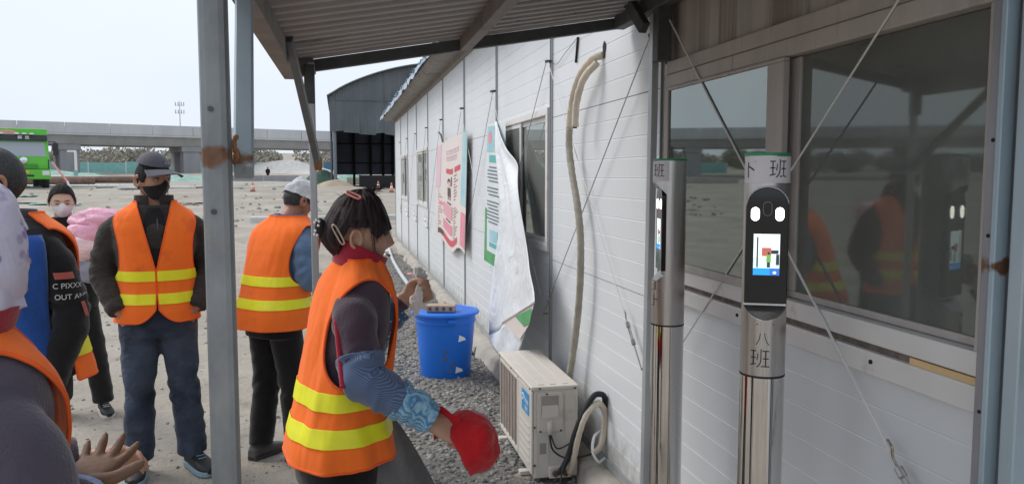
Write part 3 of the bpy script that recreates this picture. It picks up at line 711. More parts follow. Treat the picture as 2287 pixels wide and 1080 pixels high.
sl = MB(); sl.b2((WX-.032, y0, 1.165), (WX+.04, y1, 1.225)); sill = sl.build('sill_board', M_frame, cab_, world=True, bevel=.003)
sl = MB(); sl.b2((WX-.016, y0, 1.226), (WX+.04, y1, 1.244)); sl.build('sill_gap', mat('sill_dirt', (.17, .14, .12), .95, var=.4, vscale=30, bump=.8, bscale=60), sill, world=True)
m = MB(); m.bar((WX-.021, 1.38, 1.2335), (WX-.019, 1.62, 1.233), .012, .016); m.build('broken_wood_strip', mat('raw_pine', (.72, .50, .26), .8, var=.15, vscale=20, stretch=(1, .2, 1)), sill, world=True)
for y_ in (1.75, 2.45): m = MB(); m.tube([(WX-.036, y_, 1.2), (WX-.03, y_, 1.2)], .006, 8); m.build('rivet', M_black, sill, world=True)
# base rail, footing, eave
m = MB(); m.b2((WX-.008, KY[0], PB-.05), (WX+.06, KY[-1], PB-.002)); m.build('base_rail', M_post, cab_, world=True)
ft = MB(); n = 160; Yf = np.linspace(KY[0], KY[-1]+.2, n)
G = np.zeros((n, 4, 3)); w_ = .05*noise3(np.stack([Yf*2, 0*Yf, 0*Yf], -1), 3)+.02*noise3(np.stack([Yf*9, 0*Yf, 0*Yf], -1), 8)
for i, (dx, z) in enumerate(((.17, -.12), (.105, .10), (.06, .132), (-.06, .138))): G[:, i] = np.stack([WX-dx-w_*(1 if i < 2 else .3 if i == 2 else 0), Yf, z+w_*.3*(i == 1)+0*Yf], -1)
ft.grid(G); ft.build('footing', M_foot, cab_, world=True, smooth=True)
m = MB(); m.b2((WX-.02, KY[0], PT-.03), (WX+.05, KY[-1], PT+.02)); m.build('top_rail', M_soffit, cab_, world=True)
m = MB(); m.b2((WX-.03, KY[0], PT+.022), (WX+.06, KY[-1], PT+.05)); m.build('wall_plate', M_soffit, cab_, world=True)
G = np.array([[(WX-.28+.0, y, PT+.10), (WX-.2, y, PT+.035), (WX-.02, y, PT+.055)] for y in np.linspace(KY[2], KY[-1]+.35, 60)]); m = MB(); m.grid(G); m.build('soffit', M_soffit, cab_, world=True, solid=.01)
# ribbed blue roof: slope up from eave to the ridge
ny = 300; Yr = np.linspace(KY[0], KY[-1]+.45, ny); rib = np.where(np.arange(ny) % 4 < 2, .028, 0)
jag = .03*noise3(np.stack([Yr*4, 0*Yr, 0*Yr], -1), 12)
G = np.stack([np.stack([np.full(ny, WX-.34)+jag, Yr, PT+.11+rib+jag*.4], -1), np.stack([np.full(ny, WX+3), Yr, PT+.72+rib], -1)]); m = MB(); m.grid(G); m.build('roof_sheet', M_roofblue, cab_, world=True, solid=.008)
G = np.stack([np.stack([np.full(ny, WX+3), Yr, PT+.72+rib], -1), np.stack([np.full(ny, WX+6.1), Yr, PT+.1+rib], -1)]); m = MB(); m.grid(G); m.build('roof_sheet', M_roofblue, cab_, world=True, solid=.008)
m = MB(); Ve = np.linspace(KY[2], KY[-1]+.45, 140); jg = .035*noise3(np.stack([Ve*5, 0*Ve, 0*Ve], -1), 2)
m.grid(np.stack([np.stack([np.full(140, WX-.335), Ve, PT+.05+jg], -1), np.stack([np.full(140, WX-.33), Ve, PT+.125+0*jg], -1)])); m.build('eave_trim', mat('eave_trim', (.40, .47, .56), .5, var=.3, vscale=8), cab_, world=True, solid=.006)
# interior shell and far end wall
YE = KY[-1]
m = MB(); m.b2((WX+.06, KY[0], .1), (WX+5.6, YE-.06, .16)); m.build('floor', M_innerd, cab_, world=True)
m = MB(); m.b2((WX+5.5, KY[0], .16), (WX+5.6, YE-.06, PT)); m.build('rear_wall', M_inner, cab_, world=True)
m = MB(); m.b2((WX+.06, KY[0], PT-.06), (WX+5.5, YE-.06, PT-.03)); m.build('inner_ceiling', M_inner, cab_, world=True)
m = MB(); m.b2((WX+.05, YE-.05, PB), (WX+5.6, YE, PT+.1)); m.build('end_wall', M_panel, cab_, world=True)
m = MB(); m.b2((WX+.05, KY[0], .16), (WX+5.5, KY[0]+.05, PT-.06)); m.build('end_wall', M_panel, cab_, world=True)
m = MB(); m.b2((WX+.08, 6.0, .16), (WX+5.5, 6.05, PT-.06)); m.build('partition_wall', M_inner, cab_, world=True)

# things inside the reception room
t = thing('desk', 'dark steel desk standing inside the reception window', 'desk', (2.45, 4.55, .16))
m = MB(); m.box((0, 0, 1.0), (.6, 1.1, .04)); m.build('desktop', mat('desk_top', (.22, .2, .18), .5), t)
for a in (-.26, .26):
    for b in (-.5, .5): m = MB(); m.box((a, b, .49), (.04, .04, .98)); m.build('leg', M_black, t)
M_crate = mat('green_crate', (.035, .16, .09), .5, var=.15)
t = thing('green_crate', 'green plastic crate on the desk behind the glass', 'crate', (2.4, 4.5, 1.18))
m = MB(); m.b2((-.2, -.35, 0), (.2, .35, .015)); m.build('bottom', M_crate, t)
for a in (-.2, .19): m = MB(); m.b2((a, -.35, .015), (a+.01, .35, .1)); m.build('side', M_crate, t)
for b in (-.35, .34): m = MB(); m.b2((-.19, b, .015), (.19, b+.01, .1)); m.build('end', M_crate, t)
M_paper = mat('paper_cream', (.72, .62, .42), .8, var=.1); M_paperw = mat('paper_white', (.8, .78, .74), .8)
for k, (x, y, z, a, b, rz, mt, lb) in enumerate([(2.38, 4.62, 1.32, .3, .25, .3, M_paperw, 'white paper sheaf heaped in the green crate'), (2.36, 4.42, 1.345, .26, .2, -.4, M_paper, 'cream envelope heaped on the papers in the crate'), (2.38, 4.5, 1.385, .2, .16, .2, M_paper, 'cream card on top of the papers in the crate')]):
    G = np.array([[(-a/2+a*i/5, -b/2+b*j/4, -.03*(i/5-.5)**2*4-.02*(j/4-.5)) for i in range(6)] for j in range(5)]); m = MB(); m.grid(G); o = m.build('paper_sheaf', mt, solid=.012); o.location = (x, y, z-.02); o.rotation_euler = (.15, .2, rz); tag(o, lb, 'paper', 'papers in the crate')
t = thing('glass_tumbler', 'clear tumbler standing inside the right reception pane', 'tumbler', (1.95, 2.55, 1.2))
m = MB(); m.lathe([(.03, 0), (.036, .1), (.033, .1), (.028, .01)], 16); m.build('cup', glass_mat('tumbler_glass', (.8, .85, .85), .1), t, smooth=True)
t = thing('counter', 'low counter just inside the reception window', 'counter', (1.95, 2.3, .16))
m = MB(); m.box((0, 0, 1.02), (.5, 1.7, .035)); m.build('counter_top', mat('counter_top', (.2, .19, .18), .4), t)
m = MB(); m.box((.2, 0, .5), (.03, 1.7, 1.0)); m.build('counter_panel', M_innerd, t)
# ================================================================== LEAN-TO CANOPY
M_galv = mat('galvanised_steel', (.37, .39, .40), .42, .45, col2=(.50, .52, .53), vscale=9, stretch=(1, 1, .35), dirt=(.24, .115, .05), dscale=5, dcut=.69, bump=.08, bscale=40)
M_galvb = mat('galvanised_blue', (.36, .44, .49), .45, .35, col2=(.46, .54, .59), vscale=8, stretch=(1, 1, .3), dirt=(.25, .12, .06), dscale=5, dcut=.72)
M_rust = mat('rust', (.23, .095, .04), .9, col2=(.33, .17, .08), vscale=40, bump=.6, bscale=120)
M_darkst = mat('dark_steel', (.085, .09, .095), .6, .2, var=.25, vscale=12, dirt=(.13, .065, .04), dscale=6, dcut=.66)
M_beamb = mat('beam_browned', (.22, .195, .18), .65, .1, var=.25, vscale=8, dirt=(.2, .08, .05), dscale=4, dcut=.62)
M_sheet = mat('canopy_sheet', (.33, .308, .30), .6, .1, var=.14, vscale=3, stretch=(.4, 1, 1), dirt=(.15, .13, .12), dscale=3, dcut=.58)
def rusted(m, zc, half, thr=.5, streak=.0):
    N = m.node_tree.nodes; L = m.node_tree.links; b = N['Principled BSDF']; src = b.inputs['Base Color'].links[0].from_socket
    tc = N.new('ShaderNodeTexCoord'); sp_ = N.new('ShaderNodeSeparateXYZ'); L.new(tc.outputs['Object'], sp_.inputs[0])
    mr = N.new('ShaderNodeMath'); mr.operation = 'SUBTRACT'; mr.inputs[1].default_value = zc; L.new(sp_.outputs[2], mr.inputs[0])
    ab = N.new('ShaderNodeMath'); ab.operation = 'ABSOLUTE'; L.new(mr.outputs[0], ab.inputs[0])
    rg = N.new('ShaderNodeMapRange'); rg.inputs[1].default_value = 0; rg.inputs[2].default_value = half; rg.inputs[3].default_value = .62; rg.inputs[4].default_value = -.1; L.new(ab.outputs[0], rg.inputs[0])
    n = N.new('ShaderNodeTexNoise'); n.inputs['Scale'].default_value = 22; n.inputs['Detail'].default_value = 6; L.new(tc.outputs['Object'], n.inputs['Vector'])
    ad = N.new('ShaderNodeMath'); ad.operation = 'ADD'; L.new(rg.outputs[0], ad.inputs[0]); L.new(n.outputs['Fac'], ad.inputs[1])
    rp = N.new('ShaderNodeValToRGB'); rp.color_ramp.elements[0].position = thr+.35; rp.color_ramp.elements[1].position = thr+.5; L.new(ad.outputs[0], rp.inputs[0])
    n2 = N.new('ShaderNodeTexNoise'); n2.inputs['Scale'].default_value = 60; L.new(tc.outputs['Object'], n2.inputs['Vector'])
    c2 = N.new('ShaderNodeValToRGB'); c2.color_ramp.elements[0].color = (.085, .038, .022, 1); c2.color_ramp.elements[1].color = (.25, .135, .075, 1); L.new(n2.outputs['Fac'], c2.inputs[0])
    mxn = N.new('ShaderNodeMixRGB'); L.new(rp.outputs[0], mxn.inputs[0]); L.new(src, mxn.inputs[1]); L.new(c2.outputs[0], mxn.inputs[2]); L.new(mxn.outputs[0], b.inputs['Base Color'])
    return m
M_pole = rusted(mat('pole_steel', (.17, .182, .19), .5, .4, col2=(.30, .315, .322), vscale=12, stretch=(1, 1, .5), dirt=(.30, .27, .235), dscale=16, dcut=.58, bump=.12, bscale=60), 1.715, .05)
M_brace = rusted(mat('brace_steel', (.30, .36, .40), .5, .3, col2=(.38, .45, .49), vscale=8, stretch=(1, 1, .3)), 1.71, .045)
M_rpost = rusted(mat('right_post_steel', (.26, .26, .285), .5, .4, col2=(.34, .345, .37), vscale=10, stretch=(1, 1, .3), dirt=(.36, .35, .35), dscale=12, dcut=.62), 1.50, .05)
M_rface = rusted(mat('right_post_face', (.32, .41, .47), .5, .3, col2=(.42, .52, .58), vscale=8, stretch=(1, 1, .3)), 1.50, .05)
M_bdark = mat('brace_dark', (.15, .155, .16), .55, .3, var=.2, vscale=12)
cnp = thing('lean_to_canopy', 'galvanised steel lean-to canopy with corrugated roof fixed to the cabin', 'canopy', (.6, 2.4, 0))
FY, NY = 3.56, 1.15
def cz(x): return 2.135 + (x+.19)*(2.40-2.135)/1.56      # underside height over x
# corrugated sheets, ribs run across (along X), one object per sheet
sy = FY+.03; kk = 0
while sy > NY:
    y_a, y_b = sy, sy-.86; n = 130; Ys = np.linspace(y_a, y_b, n)
    ph = ((Ys-y_b)/.101) % 1.0; prof = np.where(ph < .38, 0, np.where(ph < .5, (ph-.38)/.12, np.where(ph < .88, 1, (1-ph)/.12)))*.026
    G = np.array([[(x, Ys[j], cz(x)+.036+prof[j]-(.004*kk % .008)) for j in range(n)] for x in np.linspace(-.238, 1.36, 4)])
    m = MB(); m.grid(G); m.build('corrugated_sheet', M_sheet, cnp, world=True, solid=.003)
    sy -= .83; kk += 1
# purlins along Y (left edge, middle, wall side)
for (x, x2, wd, ht, mt, nm) in ((-.195, -.225, .055, .075, M_beamb, 'edge_purlin'), (.565, .545, .045, .06, M_beamb, 'middle_purlin'), (1.30, 1.30, .05, .06, M_darkst, 'wall_purlin')):
    m = MB(); m.bar((x, FY, cz(x)+.034-ht/2), (x2, NY, cz(x)+.034-ht/2), wd, ht); m.build(nm, mt, cnp, world=True, bevel=.004)
m = MB(); m.bar((-.215, FY-.02, cz(-.215)+.0), (-.1, FY+.01, cz(-.1)), .06, .07); m.build('rusty_corner', M_beamb, cnp, world=True, bevel=.004)
# end rafter across the far edge
m = MB(); m.bar((-.2, FY+.03, cz(-.2)+.008), (1.33, FY+.03, cz(1.33)+.008), .04, .05); m.build('end_rafter', M_darkst, cnp, world=True, bevel=.003)
m = MB(); m.bar((-.2, 1.40, cz(-.2)+.022), (1.33, 1.40, cz(1.33)+.022), .04, .07); m.build('rafter', M_darkst, cnp, world=True, bevel=.003)
# screws poking through the sheets
for k, (x, y) in enumerate(((.2, 3.15), (.75, 3.3), (.1, 2.4), (.9, 2.6), (1.0, 3.3), (.35, 3.35))):
    m = MB(); m.tube([(x, y, cz(x)+.075), (x+.004, y, cz(x)+.035)], .004, 6); m.build('roof_screw', M_darkst, cnp, world=True)
# front left pole
m = MB(); m.bar((-.203, 1.41, -.05), (-.200, 1.41, cz(-.2)+.0), .046, .046, (0, 1, 0)); pole = m.build('pole', M_pole, cnp, world=True, bevel=.012)
for z in (1.79, 1.62): m = MB(); m.tube([(-.205, 1.3825, z), (-.205, 1.3885, z)], .0045, 10); m.build('bolt', M_darkst, pole, world=True)
# its knee brace, rising away from the camera to the edge purlin
m = MB(); m.bar((-.163, 1.452, 1.685), (-.188, 1.80, 2.15), .034, .04, (0, 0, 1)); br = m.build('knee_brace', M_brace, cnp, world=True, bevel=.004)
m = MB(); m.tube(spline(np.array([(-.179, 1.438, 1.70), (-.172, 1.437, 1.716), (-.177, 1.436, 1.735), (-.171, 1.44, 1.75)]), 12), [.004, .006, .005, .007, .005, .006, .004, .006, .005, .004, .005, .003], 7); m.build('weld_bead', M_rust, br, world=True, smooth=True)
# far left post with sleeve and brace
m = MB(); m.bar((-.105, 3.5, -.05), (-.108, 3.5, 2.16), .030, .030, (0, 1, 0)); fp = m.build('post', M_galv, cnp, world=True, bevel=.004)
m = MB(); m.bar((-.115, 3.5, 1.985), (-.115, 3.5, 2.15), .044, .044, (0, 1, 0)); m.build('sleeve', M_darkst, fp, world=True, bevel=.004)
m = MB(); m.bar((-.085, 3.46, 1.73), (-.165, 2.95, 2.165), .026, .034, (0, 0, 1)); b2_ = m.build('knee_brace', M_bdark, cnp, world=True, bevel=.003)
m = MB(); m.bar((-.083, 3.478, 1.715), (-.088, 3.44, 1.748), .03, .038, (0, 0, 1)); m.build('brace_end', M_rust, b2_, world=True, bevel=.003)
# far right post against the wall, sleeve and brace stub
m = MB(); m.bar((1.325, 3.235, -.05), (1.325, 3.19, 2.45), .030, .04, (0, 1, 0)); rp_ = m.build('post', M_galv, cnp, world=True, bevel=.003)
m = MB(); m.bar((1.315, 3.085, 2.15), (1.315, 3.085, 2.47), .062, .055, (0, 1, 0)); m.build('sleeve', M_darkst, rp_, world=True, bevel=.004)
m = MB(); m.bar((1.255, 3.13, 2.29), (1.225, 3.30, 2.47), .035, .05, (0, 0, 1)); m.build('knee_brace', M_darkst, cnp, world=True, bevel=.003)
# near right post: two channels side by side with a blue galvanised face
px, py = 1.292, 1.325
m = MB(); m.b2((px-.022, py-.016, -.05), (px+.02, py+.016, 2.45)); np_ = m.build('post', M_rpost, cnp, world=True, bevel=.003)
m = MB(); m.b2((px-.034, py-.03, -.05), (px-.004, py-.017, 2.45)); m.build('channel_face', M_rface, np_, world=True, bevel=.002)
m = MB(); m.b2((px-.02, py-.085, -.05), (px+.03, py-.05, 2.45)); m.build('channel', M_galvb, np_, world=True, bevel=.003)
for z in (1.75, 1.56, 1.2): m = MB(); m.tube([(px-.024, py+.0, z), (px-.02, py+.0, z)], .004, 8); m.build('hole', M_black, np_, world=True)

# ================================================================== BRACING CABLES ON THE WALL
M_wire = mat('steel_cable', (.42, .43, .44), .4, .7); M_wirew = mat('white_cord', (.72, .71, .69), .7); M_turn = mat('turnbuckle_steel', (.42, .41, .39), .35, .8, dirt=(.3, .2, .1), dscale=30)
def cable(p0, p1, label, mt=M_wire, r=.0026, tb=None, bolt=True, sag=.0):
    p0 = Vector(p0); p1 = Vector(p1); t = thing('bracing_cable', label, 'cable', p1, group='bracing cables on the cabin wall')
    d = (p1-p0); L_ = d.length; e = p0 + d*((L_-tb)/L_ if tb else 1)
    n = 9; pts = [p0+(e-p0)*(i/(n-1))+Vector((0, 0, -sag*math.sin(math.pi*i/(n-1)))) for i in range(n)]
    m = MB(); m.tube(pts, r, 6); m.build('wire', mt, t, world=True)
    if bolt:
        m = MB(); m.tube([p0+Vector((.03, 0, 0)), p0+Vector((-.008, 0, 0))], .009, 8); m.build('anchor_bolt', M_darkst, t, world=True)
    if tb:
        u = d.normalized(); q = e; sdv = u.cross(Vector((1, 0, 0))).normalized()
        m = MB(); a = q; c_ = [a - u*.03 + sdv*.012, a - u*.008+sdv*.014, a+u*.012, a+u*.05]
        m.tube(spline(np.array([[*v] for v in c_]), 10), .0035, 6); m.build('hook', M_turn, t, world=True)
        m = MB()
        for s_ in (-1, 1): m.tube([q+u*.05+sdv*.009*s_, q+u*.15+sdv*.009*s_], .003, 6)
        m.tube([q+u*.04, q+u*.065], .011, 8); m.tube([q+u*.14, q+u*.165], .011, 8); m.build('turnbuckle', M_turn, t, world=True)
        m = MB(); m.tube([q+u*.15, p1], .0035, 6); m.tube([p1, p1+Vector((.03, 0, 0))], .007, 6); m.build('eye_bolt', M_turn, t, world=True)
X = 1.335
cable((X, 3.145, 2.395), (X, 1.50, .84), 'white bracing cable falling across the reception window from the dark post', M_wirew, .0038, tb=.22)
cable((X, 1.60, 2.195), (X, 2.885, 1.007), 'bracing cable rising rightward across the reception window', M_wirew, .003)
cable((X, 3.262, 2.286), (X, 5.077, .75), 'dark bracing cable crossing behind the lagged pipe from the dark post', M_wire, .003, tb=.33)
cable((X, 4.985, 2.417), (X, 3.31, .80), 'pale bracing cable falling behind the lagged pipe toward the post', M_wirew, .0026, tb=.3)
for k, (ya, yb) in enumerate(((5.0, 6.8), (6.82, 8.6), (8.64, 10.4), (10.46, 12.2), (12.28, 14.0), (14.1, 15.8), (15.92, 17.7))):
    nm = ['across the flapping poster and window', 'between the two hanging posters', 'under the pink poster', 'left of the pink poster', 'over the second window', 'beyond the second window', 'over the farthest window'][k]
    cable((X, ya+.02, 2.42), (X, yb-.03, .86 if k else .9), 'dark bracing cable falling leftward '+nm, M_wire, .003, tb=.3)
    cable((X-.005, yb+.1, 2.42), (X-.005, ya+.12, .86), 'pale bracing cord falling rightward '+nm, M_wirew, .0026, tb=.3 if k else None)
# ================================================================== FACE TERMINALS
M_brush = mat('brushed_stainless', (.52, .50, .485), .30, .95, var=.12, vscale=30, stretch=(6, 6, .3), bump=.05, bscale=50, aniso=.5)
M_polish = mat('polished_stainless', (.62, .60, .58), .07, 1.0)
def _dent(m):
    N = m.node_tree.nodes; L = m.node_tree.links; b = N['Principled BSDF']
    tc = N.new('ShaderNodeTexCoord'); n = N.new('ShaderNodeTexNoise'); n.inputs['Scale'].default_value = 3.2; n.inputs['Detail'].default_value = 1
    L.new(tc.outputs['Object'], n.inputs['Vector']); bp = N.new('ShaderNodeBump'); bp.inputs['Strength'].default_value = .12; bp.inputs['Distance'].default_value = .03
    L.new(n.outputs['Fac'], bp.inputs['Height']); L.new(bp.outputs[0], b.inputs['Normal'])
_dent(M_polish)
M_gloss = mat('black_glass', (.006, .007, .010), .06, spec=.6); M_seam = mat('black_seam', (.02, .02, .02), .6)
M_led = emis('led_white', (1, .97, .86), 5.0); M_label = mat('paper_label', (.76, .73, .76), .8, var=.04); M_ink = mat('ink_black', (.02, .02, .022), .8)
M_greenrim = mat('green_film', (.02, .33, .13), .4)
TR = .0580
def bend_text(name, body, size, lat, z, parent, ang0, r, mt, offset=0):
    o = text_part(name, body, size, mt, parent, Matrix.Identity(4), extrude=0, world=False, offset=offset)
    bm = bmesh.new(); bm.from_mesh(o.data); bmesh.ops.triangulate(bm, faces=bm.faces)
    for v in bm.verts:
        a = ang0 + (v.co.x+lat)/r; v.co = Vector((r*math.cos(a), r*math.sin(a), z+v.co.y))
    bm.to_mesh(o.data); bm.free(); return o
def terminal(x, y, face, label, chars, hand, cut):
    fa = math.atan2(face[1], face[0])
    t = thing('face_terminal', label, 'face terminal', (x, y, 0), 0, 'stainless face terminals before the window')
    m = MB(); m.lathe([(.11, 0), (.11, .008), (TR, .01), (TR, .3), (TR, .7), (TR, 1.148)], 64); m.build('lower_tube', M_polish, t, auto=30)
    m = MB(); m.lathe([(TR+.0006, 1.148), (TR+.0006, 1.154)], 64); m.build('joint_ring', M_seam, t, auto=30)
    zs = np.concatenate([np.linspace(1.154, 1.30, 5), np.linspace(1.302, 1.345, 24), np.linspace(1.36, 1.596, 6), np.linspace(1.598, 1.66, 220), np.linspace(1.664, 1.731, 4)]); n, ns = len(zs), 160; ths = np.linspace(0, 2*math.pi, ns, endpoint=False)
    G = np.zeros((n, ns, 3))
    for i, z in enumerate(zs):
        f_ = TR*np.cos(ths); l_ = TR*np.sin(ths); c = np.full(ns, TR)
        arch_ = 1.598+np.sqrt(np.clip(.0562**2-l_**2, 0, None))
        cz_ = .020 + np.clip((1.338-z)/.034, 0, 1)*(TR-.020)
        c = np.where(z < arch_, cz_, TR); f_ = np.minimum(f_, c)
        G[i, :, 0] = f_*math.cos(fa)-l_*math.sin(fa); G[i, :, 1] = f_*math.sin(fa)+l_*math.cos(fa); G[i, :, 2] = z
    m = MB(); m.grid(G, closed=True); m.add([tuple(p) for p in G[-1]], [tuple(range(ns))]); m.build('head_tube', M_brush, t, auto=28)
    m = MB(); m.lathe([(TR+.0008, 1.7315), (TR+.0008, 1.738), (TR-.004, 1.739)], 64); m.build('top_rim', M_greenrim, t, auto=30)
    # display unit
    Mf = Matrix(((-math.sin(fa), 0, math.cos(fa), 0), (math.cos(fa), 0, math.sin(fa), 0), (0, 1, 0, 0), (0, 0, 0, 1)))   # local (lateral, up, out)
    hwid = .0535; outl = [(-hwid, 1.345), (hwid, 1.345)] + [(hwid*math.cos(a), 1.596+hwid*math.sin(a)) for a in np.linspace(0, math.pi, 22)]
    k = len(outl); V = [(a, b, .0205) for a, b in outl]+[(a, b, .036) for a, b in outl]
    m = MB(); m.add(V, [tuple(range(k-1, -1, -1)), tuple(range(k, 2*k))]+[(i, (i+1) % k, (i+1) % k+k, i+k) for i in range(k)], 0, Mf); du = m.build('display_unit', M_gloss, t, bevel=.002)
    def pill(a, b, w_, h_, z0, z1):
        o_ = [(a+w_*math.cos(q), b+(h_-w_)+w_*math.sin(q)) for q in np.linspace(0, math.pi, 12)]+[(a+w_*math.cos(q), b-(h_-w_)+w_*math.sin(q)) for q in np.linspace(math.pi, 2*math.pi, 12)]
        kk = len(o_); mm = MB(); mm.add([(p, q, z0) for p, q in o_]+[(p, q, z1) for p, q in o_], [tuple(range(kk-1, -1, -1)), tuple(range(kk, 2*kk))]+[(i, (i+1) % kk, (i+1) % kk+kk, i+kk) for i in range(kk)], 0, Mf); return mm
    for s_ in (-1, 1): pill(.0305*s_, 1.580, .0105, .0175, .0345, .0372).build('fill_light', M_led, du, smooth=False)
    pill(0, 1.594, .0115, .019, .0345, .0366).build('camera_ring', mat('ring_grey', (.2, .2, .21), .3), du)
    pill(0, 1.594, .0098, .0172, .0346, .0369).build('camera_window', M_gloss, du)
    # screen with its picture, each patch a thin flat piece
    def rect(nm, a0, a1, b0, b1, d, mt, par=du):
        mm = MB(); mm.add([(a0, b0, d), (a1, b0, d), (a1, b1, d), (a0, b1, d)], [(0, 1, 2, 3)], 0, Mf); return mm.build(nm, mt, par)
    s0 = rect('screen', -.033, .033, 1.420, 1.528, .0366, S_white)
    rect('screen_ground', -.033, .033, 1.440, 1.466, .0369, S_pale, du); rect('screen_bar', -.033, .033, 1.420, 1.4385, .0371, S_blue, du); rect('screen_button', .0085, .033, 1.4205, 1.438, .0372, S_blue2, du)
    rect('screen_post', -.025, -.021, 1.44, 1.52, .0371, S_dark, du); rect('screen_truck', -.012, .012, 1.470, 1.492, .0370, S_red, du); rect('screen_machine', .012, .03, 1.476, 1.486, .0371, S_dark, du)
    rect('screen_legs', .0015, .0095, 1.440, 1.456, .0372, S_dark, du); rect('screen_vest', .0, .011, 1.454, 1.474, .0373, S_green, du); rect('screen_head', .003, .0085, 1.474, 1.481, .0372, S_dark, du); rect('screen_bystander', .024, .032, 1.447, 1.475, .0372, S_dark, du)
    mm = MB(); mm.add([(a, 1.427+.0035*math.sin(q), .0374) for a, q in [(.021+.0045*math.cos(q), q) for q in np.linspace(0, 6.28, 16, endpoint=False)]], [tuple(range(16))], 0, Mf); mm.build('screen_icon', S_white, du)
    # curved paper label
    aa = np.linspace(fa-1.32+cut[0], fa+1.32+cut[1], 40); m = MB()
    m.grid(np.array([[((TR+.0012)*math.cos(a), (TR+.0012)*math.sin(a), z) for a in aa] for z in (1.661, 1.729)])); lb = m.build('paper_label', M_label, t, smooth=True)
    for ch, lat in chars: bend_text('label_letter', ch, .052, lat, 1.694, t, fa, TR+.002, M_ink, -.0004)
    for ch, lat, z, s_ in hand: bend_text('handwriting', ch, s_, lat, z, t, fa, TR+.0012, M_ink, -.0006)
    return t
S_white = emis('screen_white', (.80, .95, .97), 1.0); S_pale = emis('screen_pale', (.72, .84, .84), .85); S_blue = emis('screen_blue', (.03, .35, .85), .9); S_blue2 = emis('screen_blue_deep', (.05, .2, .7), .8)
S_dark = emis('screen_dark', (.05, .08, .09), .5); S_red = emis('screen_red', (.55, .15, .12), .8); S_green = emis('screen_green', (.20, .45, .10), .8)
terminal(1.106, 1.885, (-.42, -.90), 'stainless face terminal nearest the camera, screen and lights facing the viewer', [('下', -.059), ('班', .024)], [('一', 0, 1.288, .05), ('八', -.006, 1.252, .04), ('班', -.012, 1.198, .055)], (0, 0))
terminal(1.145, 2.60, (-.985, .22), 'stainless face terminal farther off, its screen turned toward the yard', [('上', -.04), ('班', .04)], [('上', .025, 1.235, .05), ('工', .03, 1.29, .05)], (0, .02))

# ================================================================== AIR CONDITIONER OUTDOOR UNIT
M_ac = mat('ac_cream', (.66, .615, .555), .5, var=.05, vscale=5, dirt=(.50, .45, .40), dscale=4, dcut=.6); M_acd = mat('ac_recess', (.36, .325, .29), .7, var=.1, vscale=8)
M_acgr = mat('ac_grille', (.33, .275, .24), .8, var=.15, vscale=20); M_scr = mat('screw_rust', (.13, .08, .05), .7); M_logo = mat('logo_blue', (.02, .30, .62), .45); M_lw = mat('logo_white', (.85, .87, .88), .5)
AX0, AX1, AY0, AY1, AZ0, AZ1 = .990, 1.248, 4.0, 4.88, .045, .552
ac = thing('ac_outdoor_unit', 'cream air conditioner outdoor unit standing on the gravel by the wall', 'air conditioner', ((AX0+AX1)/2, (AY0+AY1)/2, 0))
m = MB(); m.b2((AX0+.012, AY0, AZ0), (AX1, AY1, AZ1-.022)); m.build('casing', M_ac, ac, world=True, bevel=.006)
m = MB(); m.b2((AX0-.004, AY0-.005, AZ1-.022), (AX1+.004, AY1+.005, AZ1)); lid = m.build('top_lid', M_ac, ac, world=True, bevel=.006)
for x_ in (1.05, 1.115, 1.185): m = MB(); m.b2((x_-.016, AY0+.03, AZ1), (x_+.016, AY1-.03, AZ1+.0035)); m.build('lid_ridge', M_ac, lid, world=True, bevel=.003)
m = MB(); fy0, fy1 = 4.335, 4.86   # grille surround on the front (-X) face
m.b2((AX0, fy0, AZ0+.03), (AX0+.014, fy0+.03, AZ1-.04)); m.b2((AX0, fy1-.012, AZ0+.03), (AX0+.014, fy1, AZ1-.04)); m.b2((AX0, fy0+.03, AZ0+.02), (AX0+.014, fy1-.012, AZ0+.05)); m.b2((AX0, fy0+.03, AZ1-.055), (AX0+.014, fy1-.012, AZ1-.035)); gs = m.build('grille_surround', M_ac, ac, world=True, bevel=.004)
m = MB(); m.b2((AX0+.0095, fy0+.03, AZ0+.05), (AX0+.0115, fy1-.012, AZ1-.055)); m.build('grille_back', M_acgr, gs, world=True)
m = MB()
for k in range(30): z = AZ0+.058+k*.0132; m.b2((AX0+.004, fy0+.03, z), (AX0+.0078, fy1-.012, z+.004))
for k in range(6): y = fy0+.08+k*.08; m.b2((AX0+.0002, y, AZ0+.05), (AX0+.0036, y+.004, AZ1-.055))
m.build('grille_wires', M_acgr, gs, world=True)
m = MB(); m.b2((AX0-.001, AY0+.005, AZ0+.02), (AX0+.011, 4.325, AZ1-.028)); fpn = m.build('front_panel', M_ac, ac, world=True, bevel=.005)
for k in range(6): m = MB(); z = .11+k*.04; m.b2((AX0-.004, AY0+.05, z), (AX0-.0012, 4.29, z+.012)); m.build('panel_rib', M_ac, fpn, world=True, bevel=.002)
m = MB(); m.b2((AX0-.0035, 4.055, .375), (AX0-.0013, 4.225, .495)); lg = m.build('brand_badge', M_logo, fpn, world=True, bevel=.001)
text_part('badge_text', 'Midea', .05, M_lw, lg, basis((AX0-.0042, 4.125, .447), (0, -1, 0), (0, 0, 1)), extrude=.0002); text_part('badge_text', '美的', .034, M_lw, lg, basis((AX0-.0042, 4.115, .40), (0, -1, 0), (0, 0, 1)), extrude=.0002)
m = MB(); m.tube([(AX0-.004, 4.195+.017*math.cos(a), .452+.017*math.sin(a)) for a in np.linspace(.9, 5.4, 16)], .0032, 6); m.build('badge_swirl', M_lw, lg, world=True)
